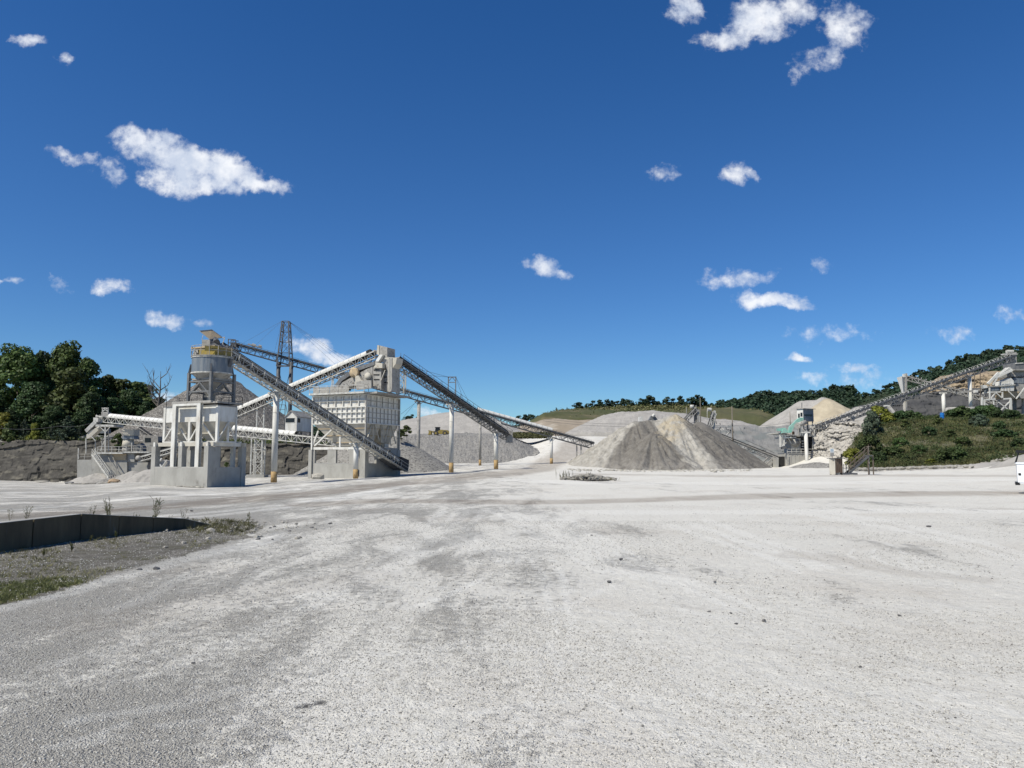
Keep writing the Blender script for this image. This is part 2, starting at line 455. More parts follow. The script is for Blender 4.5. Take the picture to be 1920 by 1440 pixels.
class Frame:
    """a building's own axes: a along its front, b into its depth"""
    def __init__(s, O, deg):
        s.O = Vector(O)
        s.a = Vector((-math.cos(R(deg)), math.sin(R(deg)), 0)); s.b = Vector((math.sin(R(deg)), math.cos(R(deg)), 0))
    def P(s, u, v, z):
        return s.O + s.a * u + s.b * v + Vector((0, 0, z))
    def on(s, px, py, v=0.0):
        """point of the plane at depth v seen at px,py"""
        o = Vector((0, 0, CAMZ)); d = W(px, py, 10) - o
        q = s.O + s.b * v
        return o + d * ((q - o).dot(s.b) / d.dot(s.b))
    def side(s, px, py, u=0.0):
        o = Vector((0, 0, CAMZ)); d = W(px, py, 10) - o
        q = s.O + s.a * u
        return o + d * ((q - o).dot(s.a) / d.dot(s.a))
    def slab(s, mb, pts, v, th):
        mb.prism([s.on(x, y, v) for x, y in pts], s.b * th)
class Front(Frame):
    """axes square to the view: a to the right, b away"""
    def __init__(s, x, D, z):
        s.O = Vector((x, D, z)); s.a = Vector((1, 0, 0)); s.b = Vector((0, 1, 0))

# ------------------------------------------------------------------ ground height
# each column: photograph x, then (distance, height) along it
def gz(D, py): return (D, ZP(py, D))
GC = [
    (-900, [(25, 0), (100, -2.2), (164, -3), (171, 6.5), (260, 9), (900, 14)]),
    (-300, [(25, 0), (100, -1.8), (163, -2.8), (170, 6.2), (260, 9), (900, 14)]),
    (0,   [(25, 0), (60, -.6), (120, -1.7), (163, -2.4), (169, 6.0), (260, 9), (900, 14)]),
    (150, [(25, 0), (60, -.8), (110, -1.8), (163, -2.9), (169, 6.0), (260, 9), (900, 14)]),
    (280, [(28, 0), gz(84, 909), (120, -1.7), (163, -2.6), (170, 5.6), (260, 9), (900, 14)]),
    (388, [(30, 0), gz(80, 914), (110, -1.4), (154, -1.7), (160, 5.2), (260, 9), (900, 14)]),
    (465, [(30, 0), gz(84, 912.5), gz(120, 899), gz(148, 890), (154, 4.8), (260, 9), (900, 14)]),
    (515, [(35, 0), gz(92, 905), (120, -1.1), (148, -.95), (154, 4.8), (260, 9), (900, 14)]),
    (600, [(35, 0), gz(118, 897), (149, -.9), (155, 4.8), (260, 9), (900, 14)]),
    (690, [(40, 0), gz(115, 896), (150, -.5), (165, 1.5), (260, 8), (900, 14)]),
    (750, [(40, 0), gz(123, 893), (170, -.3), (260, 5), (330, 11), (900, 14)]),
    (846, [(45, 0), gz(135, 886), gz(200, 869), (250, 1.5), (300, 9), (900, 14)]),
    (930, [(50, 0), gz(150, 879), gz(200, 868), (250, 1.5), (300, 9), (900, 14)]),
    (990, [(50, 0), gz(158, 878), gz(200, 866), gz(235, 845), gz(300, 822), (360, 12), (900, 16)]),
    (1045, [(55, 0), gz(165, 877), gz(195, 863), gz(225, 843), gz(262, 820), (320, 12), (900, 16)]),
    (1110, [(55, 0), (100, -.1), gz(162, 880), gz(190, 866), (225, 4.5), (262, 9.5), (320, 12), (900, 16)]),
    (1200, [(55, 0), (100, -.1), gz(160, 882), (200, 0), (250, 6), (320, 12), (900, 16)]),
    (1450, [(55, 0), gz(178, 878), (205, .5), (240, 5), (320, 11), (900, 16)]),
    (1600, [(55, 0), gz(97, 890), gz(170, 875), (190, 8), (320, 12), (900, 18)]),
    (1800, [(55, 0), (100, .2), gz(122, 877), (140, 2), (175, 9), (320, 12), (900, 18)]),
    (1920, [(45, 0), (80, .4), gz(108, 869), (140, 4), (175, 9.5), (320, 12), (900, 18)]),
    (2600, [(45, 0), (80, .8), (110, 1.6), (140, 5), (175, 9.5), (320, 12), (900, 18)]),
]
_gu = np.array([(c[0] - 960) / FPX for c in GC])
def G(x, y):
    x = np.asarray(x, float); y = np.asarray(y, float)
    r = np.hypot(x, y); th = np.arctan2(x, y)
    tc_ = np.clip(th, -R(50), R(50))
    D = r * np.cos(tc_); u = np.tan(tc_)
    ls = np.log(np.maximum(D, 1.0))
    zc = np.stack([np.interp(ls, [math.log(p[0]) for p in c[1]], [p[1] for p in c[1]]) for c in GC], 0)
    j = np.clip(np.searchsorted(_gu, u) - 1, 0, len(GC) - 2)
    t = np.clip((u - _gu[j]) / (_gu[j + 1] - _gu[j]), 0, 1); t = t * t * (3 - 2 * t)
    z0 = np.take_along_axis(zc.reshape(len(GC), -1), j.reshape(1, -1), 0).reshape(x.shape)
    z1 = np.take_along_axis(zc.reshape(len(GC), -1), (j + 1).reshape(1, -1), 0).reshape(x.shape)
    z = z0 * (1 - t) + z1 * t
    z = z * (1 - sstep(R(75), R(120), np.abs(th)))
    return z
def g1(x, y): return float(G(np.array([x]), np.array([y]))[0])
def on_ground(px, py, d0=5.0, d1=260.0):
    """where the ray through px,py first meets the ground"""
    ds = np.exp(np.linspace(math.log(d0), math.log(d1), 900))
    p1 = W(px, py, 1.0)
    xs = p1.x * ds; zs = CAMZ + (p1.z - CAMZ) * ds
    below = zs <= G(xs, ds)
    k = int(np.argmax(below)) if below.any() else len(ds) - 1
    return Vector((xs[k], ds[k], g1(xs[k], ds[k])))
def proj(x, y, z):
    yy = np.maximum(y, 1e-3)
    zz = z - CAMZ
    fwd = yy * CP + zz * SP; up = zz * CP - yy * SP
    return 960 + FPX * x / fwd, 720 - FPX * up / fwd
# ================================================================== THE GROUND
def seg_dist(px, py, pts, asp=1.0):
    """distance in pixels to a polyline, vertical distances counted asp times"""
    best = np.full(px.shape, 1e9)
    for (x0, y0), (x1, y1) in zip(pts[:-1], pts[1:]):
        dx, dy = x1 - x0, (y1 - y0) * asp
        t = np.clip(((px - x0) * dx + (py - y0) * asp * dy) / (dx * dx + dy * dy), 0, 1)
        best = np.minimum(best, np.hypot(px - x0 - t * dx, (py - y0) * asp - t * dy))
    return best
def in_poly(px, py, poly):
    c = np.zeros(px.shape, bool)
    n = len(poly)
    for i in range(n):
        x0, y0 = poly[i]; x1, y1 = poly[(i + 1) % n]
        if y0 == y1: continue
        k = ((y0 > py) != (y1 > py)) & (px < (x1 - x0) * (py - y0) / (y1 - y0) + x0)
        c ^= k
    return c
th_in = np.linspace(-R(38), R(38), 640)
th_out = np.linspace(R(38), R(322), 72)[1:-1]
ths = np.concatenate([th_in, th_out, [R(322)]])
rs = np.concatenate([[0.4, 1.5, 2.5, 3.2], np.exp(np.linspace(math.log(3.6), math.log(330), 520)), [400, 520, 700, 1000, 1600, 3000, 6000, 9000]])
RR, TT = np.meshgrid(rs, ths, indexing='ij')
gx = RR * np.sin(TT); gy = RR * np.cos(TT)
gzv = G(gx, gy)
near = 1 - sstep(20, 120, RR)
gzv = gzv + (fbm(gx * .35, gy * .35, 3.3) - .5) * .05 * near + (fbm(gx * .12, gy * .12, 8.1) - .5) * .22 * sstep(12, 40, RR) + (fbm(gx * 2.2, gy * 2.2, 1.3) - .5) * .02 * near
ppx, ppy = proj(gx, gy, G(gx, gy))
front = gy > 2
wx = (fbm(gx * 1.1, gy * 1.1, 5.5) - .5) * 1.0
wy = (fbm(gx * .8, gy * .8, 9.5) - .5)
moss_poly = [(-420, 1062), (0, 1034), (150, 1006), (300, 990), (400, 974), (470, 976), (505, 990), (470, 1004), (360, 1034), (260, 1062), (150, 1102), (0, 1136), (-420, 1200)]
jx, jy = ppx + wx * 60, ppy + wy * 26
moss = in_poly(jx, jy, moss_poly).astype(float) * front
green_poly = [(-300, 1120), (0, 1096), (110, 1084), (170, 1086), (150, 1100), (60, 1118), (0, 1134), (-300, 1180)]
green = in_poly(jx, jy, green_poly).astype(float) * front
sand = np.zeros_like(gx); dark = np.zeros_like(gx)
def stroke(arr, pts, hw, asp, amt=1.0):
    d = seg_dist(ppx + wx * 14, ppy + wy * 2.0, pts, asp)
    arr[:] = np.maximum(arr, amt * (1 - sstep(hw * .45, hw, d)) * front)
stroke(dark, [(-500, 990), (150, 962), (300, 950), (460, 936), (600, 924), (740, 908), (860, 896), (960, 887), (1010, 880), (1040, 862), (1075, 845), (1080, 832)], 42, 6, .9)
stroke(dark, [(560, 946), (720, 938), (860, 939), (1040, 941), (1300, 934), (1500, 929), (1700, 926), (2200, 922)], 40, 7, .85)
stroke(dark, [(1080, 889), (1300, 892), (1480, 893), (1640, 891), (1920, 893)], 16, 7, .6)
stroke(dark, [(1820, 953), (2000, 954)], 7, 7, .8)
rs0 = random.Random(77)
for k_ in range(46):
    x_ = rs0.uniform(60, 1000); y_ = rs0.uniform(1000, 1420); l_ = rs0.uniform(50, 200) * (y_ - 860) / 300; g_ = rs0.uniform(-.42, -.08)
    stroke(sand, [(x_, y_), (x_ + l_ * .5, y_ + g_ * l_ * .45), (x_ + l_, y_ + g_ * l_ * 1.15)], rs0.uniform(5, 16) * (y_ - 840) / 300, 2.2, rs0.uniform(.25, .7))
for k_ in range(40):
    x_ = rs0.uniform(900, 1850); y_ = rs0.uniform(965, 1380); l_ = rs0.uniform(60, 240) * (y_ - 860) / 240; g_ = rs0.uniform(.12, .5)
    stroke(sand if k_ % 3 else dark, [(x_, y_), (x_ + l_ * .5, y_ + g_ * l_ * .6), (x_ + l_, y_ + g_ * l_)], rs0.uniform(4, 11) * (y_ - 840) / 300, 2.2, rs0.uniform(.25, .6) if k_ % 3 else .22)
stroke(dark, [(1480, 1040), (1560, 1048), (1700, 1075), (1850, 1088)], 34, 4, .34)
stroke(dark, [(120, 1180), (300, 1150), (500, 1110), (700, 1080)], 60, 3, .3)
for off in (0, 11):
    stroke(sand, [(120, 985 + off * .2), (290, 969 + off * .5), (420, 958 + off * .5), (560, 943 + off * .5), (700, 921 + off * .3), (760, 911)], 13, 6, .95)
stroke(sand, [(-60, 962), (100, 950), (200, 939), (300, 931), (420, 925), (560, 916)], 11, 7, .8)
stroke(sand, [(0, 924), (160, 921), (300, 922), (500, 915), (640, 903), (760, 896)], 10, 8, .6)
stroke(sand, [(530, 1003), (470, 1022), (360, 1046), (270, 1072), (150, 1107), (60, 1125), (0, 1143)], 22, 2.6, .8)
stroke(sand, [(860, 1010), (900, 1025), (980, 1030), (960, 1045)], 60, 3, .55)
stroke(sand, [(880, 960), (1060, 962), (1300, 960), (1700, 956), (2000, 958)], 40, 7, .6)
stroke(sand, [(760, 905), (900, 897), (1100, 905), (1500, 905), (1900, 900)], 26, 8, .5)
for k_ in range(7):
    stroke(sand, [(930 + k_ * 22, 960 + k_ * 2), (1010 + k_ * 26, 1010 + k_ * 3), (1130 + k_ * 30, 1075 + k_ * 4)], 9, 2.2, .6)
for (x_, y_) in ((1600, 1030), (1640, 1030), (1690, 1042), (1720, 1050)):
    stroke(sand, [(x_, y_), (x_ - 6, y_ + 12), (x_ + 16, y_ + 26), (x_ + 60, y_ + 38)], 6, 2.5, .55)
for pts_ in ([(1260, 985), (1340, 1015), (1440, 1045), (1500, 1072)], [(1290, 980), (1380, 1012), (1480, 1042), (1560, 1066)], [(1000, 1000), (1120, 1040), (1260, 1090), (1420, 1160)], [(1500, 960), (1650, 985), (1800, 1020), (1950, 1060)], [(560, 1120), (680, 1085), (800, 1030), (880, 960)], [(300, 1260), (480, 1180), (640, 1100), (760, 1020), (830, 960)], [(900, 1440), (1000, 1300), (1040, 1180), (1020, 1080), (960, 1000)], [(420, 1330), (640, 1240), (860, 1210), (1100, 1230)], [(1300, 1300), (1500, 1330), (1700, 1390), (1900, 1460)]):
    for o_ in (0, 34):
        stroke(sand, [(a_ + o_, b_ - o_ * .12) for a_, b_ in pts_], 11, 2.2, .55)
slopes = (((ppx > 955) & (ppx < 1120) & (gy > 172)) * 1.0)
stroke(dark, [(1120, 866), (1090, 868), (1075, 850), (1085, 832)], 6, 3, .5)
oil = np.zeros_like(gx)
stroke(oil, [(562, 1327), (582, 1322), (604, 1317)], 11, 2.6, 1.0)
stroke(oil, [(1052, 1338), (1084, 1339)], 7, 3.5, .8)
jt = None
gm = bpy.data.materials.new('limestone_yard'); gm.use_nodes = True
t = gm.node_tree; nd = t.nodes; lk = t.links.new
b = nd['Principled BSDF']; b.inputs['Roughness'].default_value = .95; b.inputs['Specular IOR Level'].default_value = .15
pos = nd.new('ShaderNodeNewGeometry').outputs['Position']
def attr(n):
    a = nd.new('ShaderNodeAttribute'); a.attribute_name = n; return a.outputs['Fac']
def gnoise(s, d=5, r=.55, stretch=None, dist=0):
    n = nd.new('ShaderNodeTexNoise'); n.inputs['Scale'].default_value = s; n.inputs['Detail'].default_value = d; n.inputs['Roughness'].default_value = r
    n.inputs['Distortion'].default_value = dist
    if stretch:
        mp = nd.new('ShaderNodeMapping'); mp.inputs['Scale'].default_value = stretch; lk(pos, mp.inputs[0]); lk(mp.outputs[0], n.inputs['Vector'])
    else: lk(pos, n.inputs['Vector'])
    return n.outputs['Fac']
def rng_(x, a, b_, c=0., d=1.):
    n = nd.new('ShaderNodeMapRange'); n.inputs[1].default_value = a; n.inputs[2].default_value = b_; n.inputs[3].default_value = c; n.inputs[4].default_value = d
    lk(x, n.inputs[0]); return n.outputs[0]
def mth(op, a, b_=None, clamp=False):
    n = nd.new('ShaderNodeMath'); n.operation = op; n.use_clamp = clamp
    for i, q in enumerate((a, b_)):
        if q is None: continue
        if isinstance(q, (int, float)): n.inputs[i].default_value = q
        else: lk(q, n.inputs[i])
    return n.outputs[0]
def cmix(f, a, b_):
    n = nd.new('ShaderNodeMix'); n.data_type = 'RGBA'
    for i, q in ((0, f), (6, a), (7, b_)):
        if isinstance(q, tuple): n.inputs[i].default_value = (*q, 1)
        elif isinstance(q, (int, float)): n.inputs[i].default_value = q
        else: lk(q, n.inputs[i])
    return n.outputs[2]
big = gnoise(.16, 6, .62, (1, .3, 1), .8)
mid = gnoise(.6, 6, .62, (1, .4, 1), 1.0)
sweep = gnoise(.42, 6, .62, (1.5, .38, 1), 1.4)
sepg = nd.new('ShaderNodeSeparateXYZ'); lk(pos, sepg.inputs[0])
xb = rng_(sepg.outputs['X'], -5, 5, .075, -.17)
dustraw = mth('ADD', mth('ADD', mth('MULTIPLY', big, .9), mth('MULTIPLY', mid, .6)), mth('MULTIPLY', sweep, .7))
gravel = rng_(mth('ADD', mth('ADD', dustraw, xb), mth('MULTIPLY', mth('SUBTRACT', gnoise(7, 5, .75), .5), .85)), 1.05, 1.22)      # 1 = bare gravel, 0 = dust
fine = gnoise(9, 4, .7)
vor = nd.new('ShaderNodeTexVoronoi'); vor.inputs['Scale'].default_value = 62; lk(pos, vor.inputs['Vector'])
vor2 = nd.new('ShaderNodeTexVoronoi'); vor2.inputs['Scale'].default_value = 150; lk(pos, vor2.inputs['Vector'])
grain = gnoise(60, 3, .7)
dustc = cmix(rng_(fine, .35, .65), (.55, .53, .475), (.645, .625, .57))
gravc = cmix(rng_(grain, .3, .7), (.28, .264, .233), (.59, .565, .51))
gravc = cmix(mth('MULTIPLY', rng_(vor.outputs['Distance'], .35, .75), .5), gravc, (.17, .162, .146))
col = cmix(mth('MULTIPLY_ADD' if False else 'MULTIPLY', gravel, .72), dustc, gravc)
warmn = gnoise(.3, 3, .5)
col = cmix(mth('MULTIPLY', rng_(warmn, .52, .75), .4), col, (.42, .37, .31))
col = cmix(mth('MULTIPLY', rng_(gnoise(26, 3, .6), .58, .70), mth('ADD', .25, mth('MULTIPLY', gravel, .5))), col, (.20, .195, .19))
sandn = mth('MULTIPLY', attr('sand'), rng_(gnoise(5, 5, .75), .3, .52))
col = cmix(mth('MULTIPLY', sandn, .95), col, (.68, .665, .615))
darkn = mth('MULTIPLY', attr('dark'), rng_(sweep, .2, .6, .55, 1.))
col = cmix(mth('MULTIPLY', darkn, .75), col, (.27, .232, .19))
mossn = attr('moss')
mossc = cmix(rng_(gnoise(3.0, 6, .7), .38, .62), (.25, .235, .205), (.135, .125, .10))
mossc = cmix(mth('MULTIPLY', rng_(gnoise(1.2, 5, .6), .5, .66), .6), mossc, (.10, .096, .05))
col = cmix(mth('MULTIPLY', mossn, rng_(gnoise(5, 5, .7), .25, .55, .75, 1.)), col, mossc)
col = cmix(mth('MULTIPLY', attr('green'), rng_(gnoise(4, 5, .7), .3, .6, .3, 1.)), col, (.12, .125, .04))
col = cmix(attr('oil'), col, (.10, .098, .092))
lk(col, b.inputs['Base Color'])
h = mth('ADD', mth('MULTIPLY', mth('SUBTRACT', 1, vor.outputs['Distance']), mth('ADD', .25, gravel)), mth('MULTIPLY', gnoise(16, 5, .7), 1.2))
h = mth('ADD', h, mth('MULTIPLY', mth('SUBTRACT', 1, vor2.outputs['Distance']), mth('ADD', .2, mth('MULTIPLY', gravel, .5))))
h = mth('ADD', h, mth('MULTIPLY', gnoise(2.4, 4, .6), 2.6))
bp = nd.new('ShaderNodeBump'); bp.inputs['Strength'].default_value = 1.0; bp.inputs['Distance'].default_value = .022
lk(h, bp.inputs['Height']); lk(bp.outputs[0], b.inputs['Normal'])
MATS['limestone_yard'] = gm
nr, nc = gx.shape
F = gridfaces(nr, nc)
ii = np.arange(nr - 1) * nc
Vg = np.stack([gx, gy, gzv], -1).reshape(-1, 3)
cidx = len(Vg)
Vg = np.vstack([Vg, [[0, 0, 0]]])
ext = lambda a: np.append(a.ravel(), 0)
# seen from above the rows run outward and the angles clockwise: flip for upward normals
F = F[:, ::-1]
o = npobj('ground', Vg, F, gm, True, dict(sand=ext(sand), dark=ext(dark), moss=ext(moss), green=ext(green), oil=ext(oil)), kind='structure')

# ------------------------------------------------------------------ lofted hills, cliffs, banks
def loft(name, rows, m, ncol=160, sub=8, disp=0.0, dscale=.1, blocky=0.0, bsx=1.0, bsz=1.0, smooth=True, kind='structure', rough_top=0.0, seed=0.0):
    """rows: outlines (photo x, photo y, distance) from the toe to the far side"""
    xs = np.linspace(max(r[0][0] for r in rows), min(r[-1][0] for r in rows), ncol)
    P = []
    for r in rows:
        rx = [q[0] for q in r]
        pts = [W(q[0], q[1], q[2]) for q in r]
        dd = np.interp(xs, rx, [q[2] for q in r]); zz = np.interp(xs, rx, [p.z for p in pts])
        xx = (xs - 960) / FPX
        # x follows the ray; forward depth scales it
        X = np.array([W(a, 864, d).x for a, d in zip(xs, dd)])
        P.append(np.stack([X, dd, zz], -1))
    out = []
    for k in range(len(P) - 1):
        for i in range(sub):
            t_ = i / sub
            out.append(P[k] * (1 - t_) + P[k + 1] * t_)
    out.append(P[-1])
    A = np.array(out)
    foot = A[0].copy(); foot[:, 2] = np.minimum(foot[:, 2], G(foot[:, 0], foot[:, 1])) - 1.2
    A = np.concatenate([foot[None], A], 0); out = [None] * len(A)
    x, y, z = A[..., 0], A[..., 1], A[..., 2]
    if blocky:
        wz_ = z * bsz + (fbm(x * .08, y * .08, 2.2 + seed) - .5) * 2.2
        row = np.floor(wz_); wxx = x * bsx + _h(row.astype(int), row.astype(int) * 0 + 3, row.astype(int) * 0) * 9 + (fbm(x * .5, z * .5, 4.1) - .5) * .7
        row2 = np.floor(wz_ * 2.4 + .3); wx2 = x * bsx * 2.1 + _h(row2.astype(int), row2.astype(int) * 0 + 7, row2.astype(int) * 0) * 9
        c1 = cells(wxx, row, wxx * 0 + 1 + seed); c2 = cells(wx2, row2, wxx * 0 + 3 + seed); c3_ = cells(x * bsx * 6, z * bsz * 6, wxx * 0 + 6)
        ledge = _h(row.astype(int), row.astype(int) * 0, row.astype(int) * 0 + 11)
        dp = (c1 - .5) * blocky * .9 + (c2 - .5) * blocky * .5 + (c3_ - .5) * blocky * .15 + (ledge - .5) * blocky * .5 + (fbm(x * .06, z * .08, y * .06, 3) - .5) * blocky * 2.0
        w = np.ones(len(out)); w[-2:] = .3
        A[..., 1] = y + dp * w[:, None]
        A[1:, :, 2] = (z + (cells(x * .8, y * .8, x * 0 + 9) - .5) * blocky * .25)[1:]
    if disp:
        dz = (fbm(x * dscale, y * dscale, z * dscale + seed, 5) - .5) * disp * 2
        if rough_top: dz = dz + (fbm(x * dscale * 7, y * dscale * 7, seed, 3) - .5) * rough_top
        A[..., 2] += dz
    o = npobj(name, A.reshape(-1, 3), gridfaces(len(out), ncol), m, smooth, kind=kind)
    return o

# rock walls on the left, below the bench
loft('rock_face', [[(-700, 918, 162), (0, 906, 162), (150, 912, 162), (262, 912, 160)],
                   [(-700, 850, 165.5), (0, 858, 165.5), (150, 858, 164), (262, 858, 161.5)],
                   [(-700, 820, 167), (0, 829, 167), (60, 824, 167), (110, 827, 167), (150, 826, 166), (262, 828, 163)],
                   [(-700, 818, 176), (0, 827, 176), (262, 828, 182)]], 'rock_shaded', 900, 34, .1, .5, .75, .26, .42, smooth=False)
loft('rock_face', [[(250, 915, 160), (290, 912, 157), (340, 908, 152), (400, 905, 149), (470, 897, 146), (560, 893, 146), (700, 892, 147)],
                   [(250, 870, 161.5), (290, 868, 158.5), (340, 867, 154), (400, 866, 151), (470, 862, 148), (560, 862, 148), (700, 862, 149)],
                   [(250, 830, 163), (290, 831, 160), (340, 832, 156), (400, 833, 153), (470, 833, 150), (560, 832, 150), (640, 836, 150), (700, 850, 151)],
                   [(250, 826, 190), (400, 830, 180), (470, 830, 170), (560, 830, 170), (700, 846, 166)]], 'rock_shaded', 800, 30, .1, .5, .65, .26, .42, smooth=False, seed=3)

# wooded slopes behind everything
loft('wooded_hill', [[(1250, 800, 520), (1500, 800, 480), (1700, 800, 430), (2300, 800, 400)],
                     [(1250, 790, 600), (1331, 775, 600), (1430, 752, 620), (1500, 748, 640), (1560, 738, 640), (1613, 748, 640), (1685, 732, 620), (1758, 708, 600), (1849, 682, 600), (1920, 676, 600), (2300, 640, 600)],
                     [(1250, 800, 800), (1430, 770, 800), (1613, 768, 800), (1758, 730, 800), (1920, 700, 800), (2300, 660, 800)],
                     [(1250, 880, 1200), (2300, 880, 1200)]], 'forest_floor', 140, 8, 6, .02)
loft('wooded_hill', [[(-900, 860, 400), (200, 840, 420), (700, 822, 480), (1060, 812, 560)],
                     [(-900, 800, 560), (200, 800, 560), (700, 797, 620), (900, 797, 640), (1060, 794, 700)],
                     [(-900, 870, 900), (1060, 870, 1000)]], 'forest_floor', 120, 8, 4, .02)
loft('far_hill', [[(-2600, 866, 1500), (4600, 866, 1500)], [(-2600, 848, 3000), (4600, 848, 3000)], [(-2600, 866, 5000), (4600, 866, 5000)]], 'forest_floor', 60, 4, 10, .003)
# green overburden hill with a cut face below it
loft('grassy_hill', [[(985, 802, 405), (1020, 790, 405), (1080, 785, 405), (1150, 787, 405), (1300, 800, 405), (1475, 812, 405), (1560, 830, 405)],
                     [(985, 797, 415), (1020, 777, 415), (1044, 775, 420), (1080, 776, 425), (1200, 776, 430), (1355, 776, 430), (1427, 782, 420), (1475, 800, 412), (1560, 826, 410)],
                     [(985, 795, 430), (1020, 776, 440), (1044, 770, 450), (1080, 767, 460), (1188, 759.5, 470), (1283, 760, 470), (1355, 764, 460), (1427, 769, 440), (1463, 783, 425), (1500, 805, 415), (1560, 824, 412)],
                     [(985, 812, 560), (1200, 800, 600), (1560, 830, 560)]], 'grass_hill', 200, 8, 1.0, .08, rough_top=.8)
loft('cut_slope', [[(940, 830, 330), (1000, 826, 330), (1200, 826, 330), (1500, 840, 330)],
                   [(940, 812, 372), (1000, 806, 372), (1100, 806, 372), (1300, 812, 372), (1500, 825, 372)],
                   [(940, 806, 398), (985, 797, 398), (1018, 787, 398), (1040, 785, 400), (1085, 787.5, 400), (1140, 786, 400), (1300, 801, 400), (1475, 812, 400), (1500, 816, 400)],
                   [(940, 806, 410), (1500, 815, 410)]], 'cut_face', 220, 8, 1.0, .12, .5, .15, .3)
# quarry face on the right
loft('quarry_face', [[(1600, 812, 300), (2300, 800, 300)],
                     [(1600, 790, 304), (1690, 778, 304), (1900, 776, 304), (2300, 776, 304)],
                     [(1600, 770, 310), (1680, 752, 310), (1740, 738, 310), (1800, 731, 312), (2300, 724, 312)],
                     [(1600, 765, 330), (1680, 748, 330), (1800, 729, 330), (2300, 722, 330)]], 'rock_quarry', 420, 24, .2, .1, 1.8, .1, .3, smooth=False)
loft('quarry_face', [[(1725, 760, 331), (1745, 742, 331), (2300, 726, 331)],
                     [(1725, 752, 338), (1745, 728, 338), (1772, 710, 338), (1850, 702, 338), (2300, 694, 338)],
                     [(1725, 748, 380), (1745, 722, 380), (1772, 706, 380), (1850, 697, 380), (2300, 688, 380)]], 'rock_tan', 420, 22, .2, .1, 2.2, .14, .5, smooth=False, seed=5)
# rubble slope left of the crusher
loft('rubble_slope', [[(1330, 868, 198), (1400, 868, 198), (1470, 872, 196), (1545, 874, 196)],
                      [(1330, 840, 212), (1400, 836, 212), (1470, 836, 212), (1545, 838, 212)],
                      [(1330, 800, 236), (1390, 801, 236), (1430, 803, 236), (1470, 799, 236), (1545, 797, 236)],
                      [(1330, 802, 300), (1545, 800, 300)]], 'rock_grey', 420, 24, 1.2, .12, 1.0, .35, .5, smooth=False)
# pale outcrop beside the crusher
loft('rock_outcrop', [[(1512, 882, 181), (1540, 880, 178), (1600, 878, 172), (1645, 878, 168), (1660, 880, 168)],
                      [(1515, 850, 183), (1540, 848, 180), (1600, 845, 174), (1645, 850, 170), (1660, 856, 169)],
                      [(1520, 815, 185), (1545, 812, 182), (1600, 806, 177), (1640, 815, 173), (1660, 835, 171)],
                      [(1522, 804, 188), (1545, 799, 186), (1590, 792, 182), (1625, 790, 180), (1645, 800, 178), (1660, 815, 176)],
                      [(1522, 800, 205), (1590, 788, 205), (1660, 798, 200)]], 'rock_pale', 520, 30, .3, .2, 2.4, .38, .7, smooth=False, seed=2)
# planted bank on the right
BANK = [[(1590, 884, 128), (1630, 880, 126), (1700, 880, 124), (1800, 876, 120), (1920, 868, 112), (2400, 858, 100)],
        [(1590, 872, 138), (1630, 862, 138), (1700, 850, 137), (1800, 845, 134), (1920, 838, 128), (2400, 820, 120)],
        [(1590, 850, 156), (1630, 815, 160), (1700, 792, 166), (1800, 790, 166), (1920, 788, 162), (2400, 780, 150)],
        [(1590, 842, 164), (1630, 802, 170), (1680, 786, 176), (1800, 783, 178), (1920, 781, 178), (2400, 770, 170)],
        [(1590, 842, 215), (1700, 795, 215), (2400, 790, 215)]]
bank = loft('grassy_bank', BANK, 'bank_soil', 240, 12, .7, .18, rough_top=.35)
bank_cam_z = None
loft('gravel_ridge', [[(1600, 886, 118), (1700, 884, 116), (1800, 882, 112), (1920, 878, 104), (2400, 872, 92)],
                     [(1600, 880, 121), (1660, 876, 120), (1720, 876, 118), (1800, 872, 115), (1870, 866, 112), (1920, 866, 108), (2400, 850, 96)],
                     [(1600, 884, 128), (1800, 880, 121), (1920, 876, 114), (2400, 870, 104)]], 'gravel_pale', 200, 6, .35, .5, rough_top=.2)

